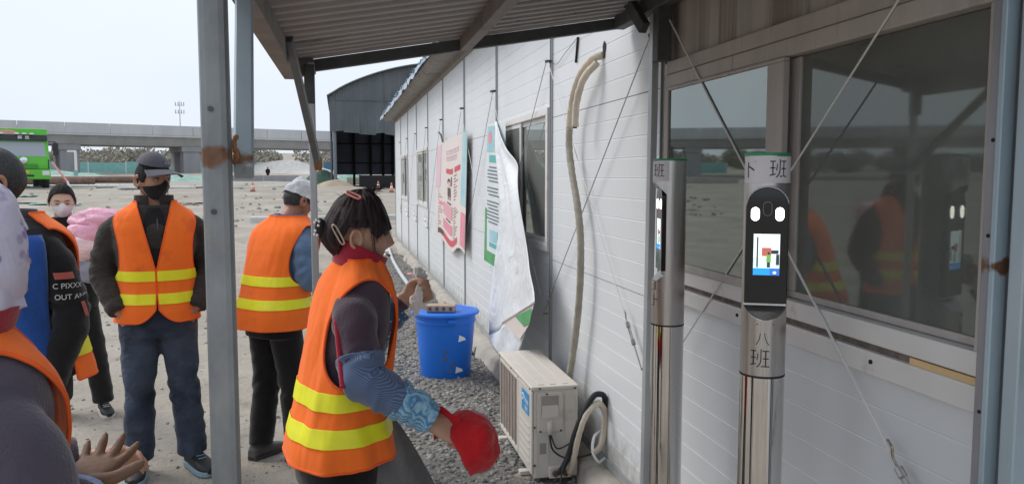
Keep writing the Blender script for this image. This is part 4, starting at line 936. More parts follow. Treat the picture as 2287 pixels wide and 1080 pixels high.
# side face (-Y): cover plate with recessed handle
m = MB(); o_ = [(1.03, .30), (1.15, .30), (1.16, .31), (1.16, .51), (1.15, .52), (1.03, .52), (1.02, .51), (1.02, .31)]
k = len(o_); m.add([(a, AY0-.011, b) for a, b in o_]+[(a, AY0-.0005, b) for a, b in o_], [tuple(range(k)), tuple(range(2*k-1, k-1, -1))]+[((i+1) % k, i, i+k, (i+1) % k+k) for i in range(k)]); cv = m.build('service_cover', M_ac, ac, world=True, bevel=.004)
m = MB(); m.b2((1.04, AY0-.0122, .405), (1.137, AY0-.0112, .502)); m.build('handle_recess', M_acd, cv, world=True)
m = MB(); m.add([(1.043, AY0-.02, .385), (1.134, AY0-.02, .385), (1.134, AY0-.0125, .45), (1.043, AY0-.0125, .45), (1.043, AY0-.0115, .385), (1.134, AY0-.0115, .385)], [(0,1,2,3),(0,4,5,1),(0,3,4),(1,5,2)]); m.build('handle_lip', M_ac, cv, world=True)
m = MB(); m.tube([(1.085, AY0-.014, .365), (1.085, AY0-.018, .33), (1.085, AY0-.02, .292)], [.014, .016, .013], 12); m.build('cable_spout', M_ac, cv, world=True, smooth=True)
for (x_, z_) in ((1.033, .542), (1.23, .535), (1.07, .512), (1.035, .308), (1.15, .308), (1.005, .33), (1.005, .12)): m = MB(); m.tube([(x_, AY0-.0145 if .3 < z_ < .52 and x_ > 1.01 else AY0-.008, z_), (x_, AY0-.0005, z_)], .006, 10); m.build('screw', M_scr, ac, world=True)
for z_ in (.535,): m = MB(); m.tube([(AX0-.008, 4.03, z_), (AX0, 4.03, z_)], .006, 8); m.tube([(AX0-.008, 4.84, z_), (AX0, 4.84, z_)], .006, 8); m.tube([(AX0-.008, 4.5, z_), (AX0, 4.5, z_)], .006, 8); m.build('lid_screws', M_scr, lid, world=True)
for x_ in (1.175, 1.235): m = MB(); m.b2((x_-.002, AY0-.003, .12), (x_+.002, AY0-.0002, .5)); m.build('pressed_rib', M_ac, ac, world=True)
for x_ in (1.02, 1.08): m = MB(); m.b2((x_-.004, AY0-.004, .06), (x_+.004, AY0-.0002, .285)); m.build('pressed_rib', M_ac, ac, world=True, bevel=.001)
m = MB(); m.b2((1.035, AY0-.0012, .18), (1.07, AY0-.0003, .24)); m.build('rating_plate', mat('rating_plate', (.34, .34, .36), .4, .3), ac, world=True)
m = MB(); m.b2((1.08, AY0-.04, .055), (1.2, AY0-.0005, .115)); vb = m.build('valve_plate', M_ac, ac, world=True, bevel=.003)
for x_ in (1.11, 1.165): m = MB(); m.tube([(x_, AY0-.06, .085), (x_, AY0-.04, .085)], .017, 12); m.build('valve', M_scr, vb, world=True)
for y_ in (4.15, 4.72):
    m = MB(); m.b2((AX0-.035, y_-.025, .02), (AX1+.02, y_+.025, .043)); m.build('foot', M_ac, ac, world=True, bevel=.003)
for y_ in (4.15, 4.72):
    for x_ in (AX0, AX1-.03):
        b = thing('pad_brick', ['broken brick under the near outer air conditioner foot', 'broken brick under the near wall-side air conditioner foot', 'broken brick under the far outer air conditioner foot', 'broken brick under the far wall-side air conditioner foot'][(y_ > 4.5)*2+(x_ > 1.1)], 'brick', (x_, y_, 0), .2*y_, 'bricks under the air conditioner'); m = MB(); m.box((0, 0, .0), (.11, .1, .035)); m.build('brick_body', mat('pad_brick_c', (.33, .27, .22), .9, var=.2, vscale=20), b, bevel=.006)
# refrigerant pipe from the hole in the wall down to the unit
M_lag = mat('pipe_lagging', (.66, .58, .47), .8, var=.12, vscale=10, bump=.3, bscale=60); M_wrap = mat('pipe_wrap', (.36, .33, .265), .7, var=.18, vscale=14, bump=.2, bscale=80)
pp = thing('lagged_pipe', 'cream lagged refrigerant pipe hanging down the white wall from its hole', 'pipe', (1.30, 4.2, 0))
top = [(1.37, 3.99, 2.31), (1.33, 4.0, 2.30), (1.30, 4.10, 2.255), (1.295, 4.24, 2.17), (1.30, 4.35, 2.03), (1.30, 4.37, 1.95)]
low = [(1.30, 4.37, 1.95), (1.30, 4.37, 1.84), (1.30, 4.29, 1.66), (1.30, 4.20, 1.51), (1.30, 4.14, 1.34), (1.30, 4.135, 1.166), (1.30, 4.165, .96), (1.30, 4.235, .74), (1.29, 4.30, .52), (1.28, 4.34, .3), (1.28, 4.3, .12)]
def wrapped(P, r, n, seg=14, amp=.0018, pitch=.045):
    S = spline(np.array(P), n); L_ = np.concatenate([[0], np.cumsum(np.linalg.norm(np.diff(S, axis=0), axis=1))]); th = np.linspace(0, 2*math.pi, seg, endpoint=False)
    saw = ((L_[:, None]/pitch + th[None]/(2*math.pi)) % 1.0); disp = amp*(1-saw)*1.5+.001*noise3(np.stack([L_[:, None]*30+0*th, np.cos(th)[None]+0*L_[:, None], np.sin(th)[None]+0*L_[:, None]], -1), 3)
    V, F = tube_mesh(S, np.full(n, r), seg, disp=disp); return MB().add(V, F)
wrapped(top, .019, 40, pitch=.06).build('upper_lagging', M_lag, pp, world=True, smooth=True)
wrapped(low, .0185, 170).build('wrapped_pipe', M_wrap, pp, world=True, smooth=True)
wrapped([(1.335, 3.985, 2.27), (1.285, 4.04, 2.20), (1.27, 4.12, 2.09), (1.27, 4.155, 2.0), (1.27, 4.16, 1.945)], .018, 40, pitch=.07).build('open_end', M_lag, pp, world=True, smooth=True)
m = MB(); m.tube([(1.27, 4.16, 1.946), (1.27, 4.16, 1.938)], .012, 12); m.build('pipe_mouth', M_black, pp, world=True)
m = MB(); G = [(1.366, 3.965+.022*math.cos(a)*(1+.3*math.sin(3*a)), 2.335+.045*math.sin(a)) for a in np.linspace(0, 6.28, 18, endpoint=False)]; m.add(G, [tuple(range(17, -1, -1))]); m.build('wall_hole', M_black, pp, world=True)
t = thing('black_strip', 'short black slotted strip stuck high on the white wall', 'strip', (1.362, 4.43, 2.4)); m = MB(); m.bar((1.362, 4.415, 2.475), (1.362, 4.455, 2.335), .012, .008, (0, 1, 0)); m.build('strip_body', M_black, t, world=True)
t = thing('thin_wire', 'thin looping wire from cable bolt to the black strip', 'wire', (1.36, 4.7, 2.4)); m = MB(); m.tube(spline(np.array([(1.35, 4.97, 2.41), (1.355, 4.85, 2.38), (1.355, 4.65, 2.42), (1.36, 4.43, 2.47)]), 24), .0018, 5); m.build('wire_strand', M_darkst, t, world=True)
def hose(name, label, pts, r, mt, cat='hose', n=60, seg=12, group=None, pitch=None):
    t = thing(name, label, cat, pts[0], group=group)
    if pitch: mb = wrapped(pts, r, n, seg, .0015, pitch)
    else: S = spline(np.array(pts), n); V, F = tube_mesh(S, np.full(n, r), seg); mb = MB().add(V, F)
    mb.build('tube', mt, t, world=True, smooth=True); return t
M_hblk = mat('black_foam_hose', (.022, .024, .028), .75)
hose('foam_hose', 'thick black foam hose arching from the air conditioner valves', [(1.13, 3.94, .09), (1.155, 3.9, .17), (1.197, 3.85, .36), (1.243, 3.84, .47), (1.30, 3.85, .535), (1.345, 3.86, .525), (1.362, 3.88, .46)], .0155, M_hblk)
hose('lagged_hose', 'cream lagged hose looping beside the black foam hose', [(1.185, 3.94, .09), (1.19, 3.88, .19), (1.21, 3.84, .35), (1.25, 3.83, .45), (1.31, 3.84, .49), (1.35, 3.86, .44), (1.358, 3.88, .33), (1.335, 3.88, .24), (1.29, 3.86, .215)], .016, M_lag, pitch=.05)
hose('white_drain_pipe', 'thin white drain pipe curling under the hoses', [(1.36, 3.95, .30), (1.31, 3.9, .29), (1.29, 3.86, .22), (1.32, 3.85, .17), (1.36, 3.87, .18)], .008, M_lw)
hose('power_cord', 'grey power cord drooping from the air conditioner cover', [(1.085, AY0-.02, .29), (1.1, AY0-.03, .21), (1.16, AY0-.07, .175), (1.26, AY0-.1, .19), (1.34, AY0-.08, .2)], .005, M_hblk)
hose('power_cord', 'thin black cord running down over the gravel', [(1.09, AY0-.02, .29), (1.12, AY0-.04, .22), (1.2, AY0-.1, .27), (1.13, AY0-.14, .16), (1.08, AY0-.2, .02)], .004, M_hblk)
hose('grey_conduit', 'grey plastic conduit lying along the gravel toward the cabin', [(1.09, 18.2, tzf(1.09, 18.2)+.04), (1.0, 15.5, tzf(1, 15.5)+.03), (.975, 13, tzf(1, 13)+.03), (.985, 11.3, tzf(1, 11.3)+.03), (1.02, 9.6, tzf(1, 9.6)+.03), (1.08, 8.4, tzf(1, 8.4)+.03)], .03, mat('conduit_grey', (.52, .55, .58), .5))

# ================================================================== BLUE BIN WITH LID AND BRICK
M_blue = mat('bin_blue', (.015, .17, .72), .38, var=.05, vscale=4, spec=.4, dirt=(.06, .16, .42), dscale=5, dcut=.66)
bx, by = .845, 6.42
bn = thing('blue_bin', 'round blue plastic bin with lid standing on the gravel', 'bin', (bx, by, 0))
m = MB(); m.lathe([(.19, .005), (.198, .0), (.205, .02), (.228, .28), (.244, .48), (.254, .483), (.254, .50), (.25, .505), (.252, .55)], 56); m.build('bin_body', M_blue, bn, auto=35)
m = MB(); m.lathe([(.268, .542), (.280, .545), (.284, .556), (.280, .568), (.25, .576), (.243, .570), (.05, .572)], 56); lid = m.build('lid', M_blue, bn, auto=35)
m = MB(); m.box((.02, -.262, .513), (.07, .03, .035)); m.build('grip', M_blue, bn, bevel=.006)
M_mud = mat('mud', (.12, .12, .14), .9)
for k, (a, z, s_) in enumerate(((-1.75, .20, .018), (-1.7, .26, .014), (-1.45, .16, .014), (-1.52, .1, .012), (-1.8, .1, .01))):
    m = MB(); rr = .2065+.085*z; o_ = [(s_*(1+.5*math.sin(3*q+k))*math.cos(q), s_*(1.2+.4*math.sin(5*q))*math.sin(q)) for q in np.linspace(0, 6.28, 20, endpoint=False)]
    m.add([((rr+.001)*math.cos(a+p/rr), (rr+.001)*math.sin(a+p/rr), z+q-.085*0) for p, q in o_], [tuple(range(20))]); m.build('mud_splash', M_mud, bn)
for k, (a, z) in enumerate(((-1.13, .36), (-1.2, .10))):
    m = MB(); rr = .2085+.082*z; m.add([((rr+.0012)*math.cos(a+p/rr), (rr+.0012)*math.sin(a+p/rr), z+q) for p, q in ((-.03, -.02), (.045, -.01), (.03, .012), (-.02, .035))], [(0, 1, 2, 3)]); m.build('torn_sticker', M_lw, bn)
M_brick = mat('pale_brick', (.46, .34, .26), .9, var=.15, vscale=18, bump=.4, bscale=60); M_brickd = mat('brick_hole', (.16, .10, .07), .95)
bk = thing('brick', 'tan perforated brick lying on the blue bin lid', 'brick', (.80, 6.33, .5765), R(-14))
m = MB(); m.box((0, 0, .026), (.235, .115, .052)); bb_ = m.build('brick_body', M_brick, bk, bevel=.004)
for k in range(4): m = MB(); m.box((-.085+k*.056, -.0585, .026), (.026, .003, .03)); m.build('core_hole', M_brickd, bk)

# ================================================================== POSTERS ON THE WALL
M_pp = mat('poster_cream', (.74, .66, .62), .6, var=.05, vscale=3); M_ppk = mat('poster_pink', (.74, .46, .52), .6, col2=(.74, .58, .66), vscale=3, var=.1); M_pcy = mat('poster_cyan', (.25, .58, .66), .6, col2=(.55, .68, .70), vscale=3, var=.1)
M_pred = mat('poster_red', (.62, .09, .12), .6, var=.1); M_pgr = mat('poster_green', (.10, .36, .14), .6, var=.15, vscale=6); M_pdk = mat('poster_dark', (.10, .07, .07), .7); M_ptx = mat('poster_text', (.28, .16, .16), .8); M_ptx2 = mat('poster_text_dark', (.14, .17, .19), .8)
M_pwh = mat('banner_white', (.74, .765, .785), .5, var=.06, vscale=3, dirt=(.60, .62, .66), dscale=6, dcut=.57); M_ptq = mat('poster_teal', (.12, .45, .42), .6); M_prs = mat('poster_rose', (.74, .28, .34), .6, var=.08)
wrinkle(M_pwh, 5, .55, dist=.03, distort=1.5); wrinkle(M_pp, 6, .35, dist=.02)
# local poster coords: u 0..1 (left edge in view -> right edge), v 0..1 (top -> bottom)
def poster_surface(yl, yr, zt, zb, X0, ripple, seed, skew=0):
    def S(u, v, lift=0):
        y = yl+(yr-yl)*u; z = zt(u)+(zb(u)-zt(u))*v
        x = X0 - ripple*(.6*math.sin(5*u+2*v+seed)+.4*math.sin(9*u-3*v+seed*2))*(.4+v*.6) - .035*v*(1-u)
        return (x-lift, y+skew*v, z)
    return S
def patch(S, nm, u0, u1, v0, v1, lift, mt, par, n=8, k=6):
    G = np.array([[S(u0+(u1-u0)*i/n, v0+(v1-v0)*j/k, lift) for i in range(n+1)] for j in range(k+1)]); m = MB(); m.grid(G); return m.build(nm, mt, par, world=True, smooth=True)
p1 = thing('safety_poster', 'pink and cream printed poster hanging on the cabin wall', 'poster', (1.31, 9.3, .8))
S1 = poster_surface(10.6, 8.15, lambda u: 2.10+.05*u, lambda u: .82+.06*math.sin(u*9), 1.315, .02, 1.3, .1)
patch(S1, 'sheet', 0, 1, 0, 1, 0, M_pp, p1, 40, 40)
patch(S1, 'pink_margin', .0, .16, .02, .46, .002, M_ppk, p1); patch(S1, 'cyan_margin', .86, .995, .0, .62, .002, M_pcy, p1); patch(S1, 'red_margin', .88, .995, .68, .97, .002, M_prs, p1)
for k, (u0, u1, v) in enumerate(((.34, .78, .10), (.34, .72, .155))):
    n_ = 6
    for q in range(n_):
        a = u0+(u1-u0)*q/n_; w__ = (u1-u0)/n_*.8
        patch(S1, 'title_stroke', a, a+w__, v, v+.012, .003, M_ppk, p1, 1, 1); patch(S1, 'title_stroke', a, a+w__, v+.028, v+.04, .003, M_ppk, p1, 1, 1); patch(S1, 'title_stroke', a+w__*.4, a+w__*.6, v+.0125, v+.0275, .003, M_prs, p1, 1, 1)
for u0, u1, v0, v1 in ((.34, .58, .27, .315), (.64, .82, .265, .31), (.28, .57, .605, .72), (.28, .57, .77, .86), (.12, .26, .615, .655)): patch(S1, 'red_block', u0, u1, v0, v1, .003, M_prs if v0 > .5 else M_pred, p1)
patch(S1, 'photo_strip', .1, .3, .90, .955, .003, M_pdk, p1); patch(S1, 'photo_strip', .3, .78, .90, .955, .003, M_pred, p1)
for k in range(22):
    v = .335+k*.026
    if not (.56 < v < .60): patch(S1, 'text_line', .62, .62+.05+.14*random.random(), v, v+.008, .003, M_ptx, p1, 2, 1)
    if v > .46 and not (.6 < v < .66): patch(S1, 'text_line', .10, .10+.14*random.random()+.02, v, v+.008, .003, M_ptx, p1, 2, 1)
for k in range(5): patch(S1, 'text_line', .31, .53, .617+k*.02, .624+k*.02, .0045, M_pp, p1, 2, 1)
patch(S1, 'caption', .38, .52, .575, .59, .003, M_pdk, p1); patch(S1, 'caption', .36, .5, .735, .752, .003, M_pdk, p1)
# small printed figure: head, hair, body, raised arm
def disc(S, nm, u, v, ru, rv, lift, mt, par):
    m = MB(); q = np.linspace(0, 6.28, 18, endpoint=False); m.add([S(u+ru*math.cos(a), v+rv*math.sin(a), lift) for a in q], [tuple(range(18))]); m.build(nm, mt, par, world=True)
disc(S1, 'printed_hair', .44, .388, .055, .032, .003, M_pdk, p1); disc(S1, 'printed_face', .455, .405, .045, .024, .0045, mat('printed_skin', (.7, .48, .4), .6), p1); patch(S1, 'printed_body', .39, .5, .44, .52, .003, M_pdk, p1); patch(S1, 'printed_arm', .52, .55, .34, .42, .003, M_pdk, p1); patch(S1, 'printed_leg', .40, .43, .52, .55, .003, M_ptx, p1); patch(S1, 'printed_leg', .46, .49, .52, .55, .003, M_ptx, p1)
m = MB(); m.tube([(1.30, 10.4, 2.25), (1.29, 10.1, 2.2), (1.30, 10.0, 2.11)], .012, 8); m.build('hanging_rope', M_darkst, p1, world=True)
# second banner: printed strip plus the big folded-over white flap
p2 = thing('torn_banner', 'white printed banner folded over itself across the cabin window', 'banner', (1.3, 6.0, .4))
S2 = poster_surface(6.96, 6.2, lambda u: 2.14-.03*u, lambda u: .90-.04*u, 1.31, .012, .4)
patch(S2, 'printed_strip', 0, 1, 0, 1, 0, M_pp if False else mat('banner_pale', (.70, .75, .76), .55, var=.05, vscale=3), p2, 16, 24)
patch(S2, 'blue_corner', .03, .42, .02, .2, .002, M_pcy, p2); disc(S2, 'round_emblem', .2, .10, .1, .045, .003, M_prs, p2); patch(S2, 'teal_heading', .2, .62, .22, .27, .003, M_ptq, p2); patch(S2, 'green_foot', .0, .98, .90, .985, .002, M_pgr, p2); patch(S2, 'green_edge', .0, .1, .6, .9, .002, M_pgr, p2)
for k in range(17):
    v = .30+k*.024
    if k in (5, 9): continue
    patch(S2, 'text_line', .12 if k % 4 else .2, .55+.15*random.random(), v, v+.009, .003, M_ptx2, p2, 3, 1)
patch(S2, 'teal_figure', .25, .6, .74, .82, .003, M_pcy, p2); patch(S2, 'teal_figure', .25, .6, .83, .86, .003, M_ptq, p2)
LFT = np.array([(1.30, 6.60, 2.14), (1.285, 6.45, 1.90), (1.27, 6.28, 1.60), (1.255, 6.15, 1.25), (1.235, 6.20, .95), (1.215, 6.28, .68), (1.205, 6.33, .36)])
RGT = np.array([(1.295, 6.48, 2.13), (1.265, 6.02, 1.90), (1.235, 5.46, 1.64), (1.215, 5.16, 1.36), (1.185, 4.83, 1.12), (1.16, 4.55, .94), (1.14, 4.50, .90)])
A = spline(LFT, 40); B = spline(RGT, 40); n = 26
G = np.zeros((40, n, 3))
for j in range(n):
    q = j/(n-1); G[:, j] = A*(1-q)+B*q
vv = np.linspace(0, 1, 40)[:, None]; qq = np.linspace(0, 1, n)[None]
fold = .030*np.sin(qq*11+vv*3)*vv + .018*np.sin(qq*23-vv*5)*np.exp(-((vv-.45)/.25)**2) + .012*noise3(np.stack([qq*7+0*vv, vv*9+0*qq, 0*vv+0*qq], -1), 5)
pinch = -.05*np.exp(-((vv-.36)/.1)**2)*np.exp(-((qq-.95)/.2)**2)
G[..., 0] -= fold*.6+pinch; 
m = MB(); m.grid(G); m.build('folded_flap', M_pwh, p2, world=True, smooth=True, solid=.0015)
# lower sweep of the flap and its curled corner showing the green print
E1 = np.array([A[-1], [1.2, 6.30, .36], [1.16, 5.7, .31], [1.13, 5.0, .50]]); 
T1 = np.array([A[-1]+np.array([0, 0, .02]), [1.2, 5.9, .62], [1.17, 5.1, .72], B[-1]])
EE = spline(E1, 24); TT = spline(T1, 24); Gb = np.array([TT*(1-q)+EE*q for q in np.linspace(0, 1, 10)]); Gb[..., 0] -= .012*np.sin(np.linspace(0, 9, 24))[None]
CC = spline(np.array([A[-1], [1.205, 6.0, .66], [1.18, 5.2, .86], B[-1]]), 24)
row = G[-1]; rs = np.array([row[int(round(i*(n-1)/23))] for i in range(24)])
Gb = np.array([rs*(1-q)+EE*q for q in np.linspace(0, 1, 12)]); Gb[..., 0] -= .014*np.sin(np.linspace(0, 11, 24))[None]*np.linspace(0, 1, 12)[:, None]
m = MB(); m.grid(Gb); m.build('flap_hem', M_pwh, p2, world=True, smooth=True, solid=.0015)
m = MB(); m.add([(1.128, 4.52, .915), (1.10, 5.28, .655), (1.115, 4.84, .63), (1.125, 4.62, .77)], [(0, 1, 2, 3)]); cn = m.build('curled_corner', M_pp, p2, world=True, solid=.0015)
m = MB(); m.add([(1.125, 4.535, .89), (1.108, 4.93, .765), (1.115, 4.72, .74), (1.122, 4.60, .78)], [(0, 1, 2, 3)]); m.build('green_print', M_pgr, cn, world=True, solid=.0015)
m = MB(); m.tube([(1.124, 4.50, .925), (1.095, 5.29, .66)], .006, 6); m.build('rolled_edge', M_pp, cn, world=True)

# ================================================================== LITTER AND LUMPS BY THE WALL
M_lump = mat('concrete_lump', (.50, .46, .40), .95, col2=(.36, .33, .29), vscale=8, bump=.8, bscale=25)
def lump(name, label, cat, x, y, s, mt, seed, flat=.6, group=None):
    u, v = 14, 20; G = np.zeros((u, v, 3))
    for i in range(u):
        for j in range(v):
            a = math.pi*i/(u-1); b = 2*math.pi*j/v; G[i, j] = (math.sin(a)*math.cos(b), math.sin(a)*math.sin(b), math.cos(a))
    d = 1+.35*fbm(G*1.6+seed, seed); G = G*d[..., None]*s*np.array([1, 1.3, flat]); G[..., 0] += x; G[..., 1] += y; G[..., 2] += tzf(x, y)+s*flat*.45
    m = MB(); m.grid(G, closed=True); return tag(m.build(name, mt, smooth=False), label, cat, group)
for k, (x, y, s, lb) in enumerate(((1.21, 9.3, .13, 'pale concrete lump against the footing, farthest of three'), (1.17, 8.75, .11, 'pale concrete lump against the footing, middle of three'), (1.24, 8.3, .12, 'pale concrete lump against the footing, nearest of three'))): lump('concrete_lump', lb, 'concrete lump', x, y, s, M_lump, k, .8, 'concrete lumps by the footing')
for k, (x, y, s, mt, lb) in enumerate(((.98, 17.5, .09, M_lw, 'crumpled white paper lying by the conduit end'), (.93, 16.7, .06, M_lw, 'small white scrap lying by the conduit'), (1.14, 13.2, .05, M_prs, 'crumpled red wrapper lying by the cabin footing'), (.62, 10.5, .05, M_lw, 'flat white scrap lying on the dusty yard'))): lump('litter_scrap', lb, 'litter', x, y, s, mt, 30+k, .4, 'litter by the cabin wall')
t = thing('flat_stone', 'flat grey stone slab lying on gravel before the blue bin', 'stone', (.62, 5.35, 0)); m = MB(); m.add([(-.16, -.1, .0), (.13, -.14, .0), (.2, .06, .0), (-.05, .13, .0), (-.15, -.09, .05), (.12, -.12, .035), (.18, .05, .04), (-.05, .12, .06)], [(0,3,2,1),(4,5,6,7),(0,1,5,4),(1,2,6,5),(2,3,7,6),(3,0,4,7)]); m.build('slab', M_st[0], t, bevel=.01)
# weeds by the footing
M_weed = mat('weed_green', (.06, .11, .03), .8)
for k, (x, y, lb) in enumerate(((1.19, 7.1, 'small green weed tuft by the footing near the bin'), (1.2, 5.7, 'small green weed tuft by the footing near the air conditioner'), (1.17, 8.0, 'small green weed tuft by the concrete lumps'))):
    t = thing('weed_tuft', lb, 'weed', (x, y, tzf(x, y)), group='weeds by the footing'); r6 = np.random.default_rng(k); m = MB()
    for q in range(22):
        a = r6.uniform(0, 6.28); h_ = r6.uniform(.04, .11); l_ = r6.uniform(.02, .08); b_ = .008
        m.add([(0, -b_, 0), (0, b_, 0), (l_*math.cos(a)*.6, l_*math.sin(a)*.6, h_*.8), (l_*math.cos(a), l_*math.sin(a), h_)], [(0, 1, 2), (1, 3, 2)])
    m.build('blades', M_weed, t)
# ================================================================== PEOPLE
TAB = np.array([(.74,.170,.116,.004,2.3),(.82,.174,.120,.004,2.3),(.90,.172,.120,.004,2.3),(1.02,.156,.108,.0,2.3),(1.15,.164,.116,-.004,2.4),(1.27,.181,.120,-.004,2.5),(1.34,.186,.112,.0,2.6),(1.385,.178,.098,.005,2.6),(1.42,.150,.082,.008,2.4),(1.445,.110,.068,.010,2.2),(1.465,.078,.060,.012,2.0),(1.50,.058,.056,.008,2.0)])
_zz = np.linspace(TAB[0, 0], TAB[-1, 0], 300)
_TD = np.stack([np.interp(_zz, TAB[:, 0], TAB[:, k]) for k in range(1, 5)], -1)
_ker = np.hanning(23); _ker /= _ker.sum()
_TS = np.stack([np.convolve(np.pad(_TD[:, k], 11, 'edge'), _ker, 'valid') for k in range(4)], -1)
def torso_pt(th, z, off=0.0, wx=1.0, wy=1.0):
    a, b, cy, n = [np.interp(z, _zz, _TS[:, k]) for k in range(4)]
    a = a*wx+off; b = b*wy+off; c, s_ = np.cos(th), np.sin(th)
    return np.stack([a*np.sign(c)*np.abs(c)**(2/n), cy+b*np.sign(s_)*np.abs(s_)**(2/n), z], -1)

def clip_grid(P, F_, closed_u=False):
    """P (n,m,3) grid, F_ (n,m) keep-function: returns verts/faces clipped smoothly at F_=0."""
    n, m = F_.shape; V = []; idx = {}; faces = []
    Pf = P.reshape(-1, 3); Ff = F_.reshape(-1)
    def vid(i):
        if ('v', i) not in idx: idx[('v', i)] = len(V); V.append(tuple(Pf[i]))
        return idx[('v', i)]
    def eid(i, j):
        k = (min(i, j), max(i, j))
        if k not in idx:
            t_ = Ff[k[0]]/(Ff[k[0]]-Ff[k[1]]); idx[k] = len(V); V.append(tuple(Pf[k[0]]*(1-t_)+Pf[k[1]]*t_))
        return idx[k]
    mm = m if closed_u else m-1
    for i in range(n-1):
        for j in range(mm):
            j2 = (j+1) % m; q = (i*m+j, i*m+j2, (i+1)*m+j2, (i+1)*m+j); fs = [Ff[a] > 0 for a in q]
            if all(fs): faces.append(tuple(vid(a) for a in q)); continue
            if not any(fs): continue
            for tri in ((q[0], q[1], q[2]), (q[0], q[2], q[3])):
                poly = []
                for a, b in ((tri[0], tri[1]), (tri[1], tri[2]), (tri[2], tri[0])):
                    if Ff[a] > 0: poly.append(vid(a))
                    if (Ff[a] > 0) != (Ff[b] > 0): poly.append(eid(a, b))
                if len(poly) >= 3: faces.append(tuple(poly))
    return V, faces

HN, HM = 90, 120
def head_pts(off=0.0, face=True, n=HN, m=HM, smile=False, jaw=.36):
    la = np.linspace(.02, math.pi-.02, n)[:, None]; lo = np.linspace(0, 2*math.pi, m, endpoint=False)[None]
    u = np.stack([np.sin(la)*np.sin(lo), -np.sin(la)*np.cos(lo), np.cos(la)+0*lo], -1)
    P = u*np.array([.073+off, .093+off, .113+off])
    x, y, z = P[..., 0].copy(), P[..., 1].copy(), P[..., 2]
    t = np.clip(-z/.113, 0, 1)
    x = x*(1-jaw*t**1.7); y = np.where(y < 0, y*(1-.10*t), y*(1-.50*t**1.3))
    y = np.where((y < 0), y*(1-.06*np.clip(z/.113, 0, 1)), y*1.03)
    if face:
        fr = sstep((-y-.02)/.04)
        nose = np.exp(-(x/.0115)**2)*np.where(z > -.026, np.clip((.016-z)/.042, 0, 1), np.clip((z+.046)/.020, 0, 1))
        y = y-.027*nose*fr
        y = y-.009*np.exp(-((np.abs(x)-.012)/.008)**2-((z+.032)/.008)**2)*fr
        y = y+.011*np.exp(-((np.abs(x)-.032)/.017)**2-((z-.004)/.012)**2)*fr
        y = y-.005*np.exp(-((z-.024)/.010)**2-(x/.055)**2)*fr
        y = y-.006*np.exp(-((np.abs(x)-.045)/.018)**2-((z+.022)/.02)**2)*fr
        y = y-.009*np.exp(-(x/.024)**2-((z+.064)/.014)**2)*fr
        y = y+.006*np.exp(-(x/.026)**2-((z+.065)/.0035)**2)*fr
        y = y-.008*np.exp(-(x/.020)**2-((z+.099)/.014)**2)*fr
    return np.stack([x, y, z], -1)

def ear_mesh(side):
    n, m = 9, 20; G = np.zeros((n, m, 3))
    for i in range(n):
        r_ = i/(n-1)
        for j in range(m):
            a = 2*math.pi*j/m; h = .013*math.sin(min(1, r_*1.15)*math.pi*.5)*(1 if r_ > .55 else .1) if r_ < .95 else .004
            yy = .018*r_*math.cos(a); zz = .031*r_*math.sin(a)*(1.0 if math.sin(a) > 0 else .95)
            G[i, j] = (h+.010+yy*.45, yy+.004, zz)
    G *= np.array([1.1, 1.3, 1.18]); G[..., 0] = side*(G[..., 0]+.064); G[..., 1] += .010; G[..., 2] += -.010
    V = G.reshape(-1, 3).tolist(); F = []
    for i in range(n-1):
        for j in range(m): F.append((i*m+j, i*m+(j+1) % m, (i+1)*m+(j+1) % m, (i+1)*m+j))
    b0 = len(V); back = G[-1].copy(); back[:, 0] -= side*.012; V += back.tolist()
    for j in range(m): F.append(((n-1)*m+j, (n-1)*m+(j+1) % m, b0+(j+1) % m, b0+j))
    F.append(tuple(b0+j for j in range(m)))
    return V, F

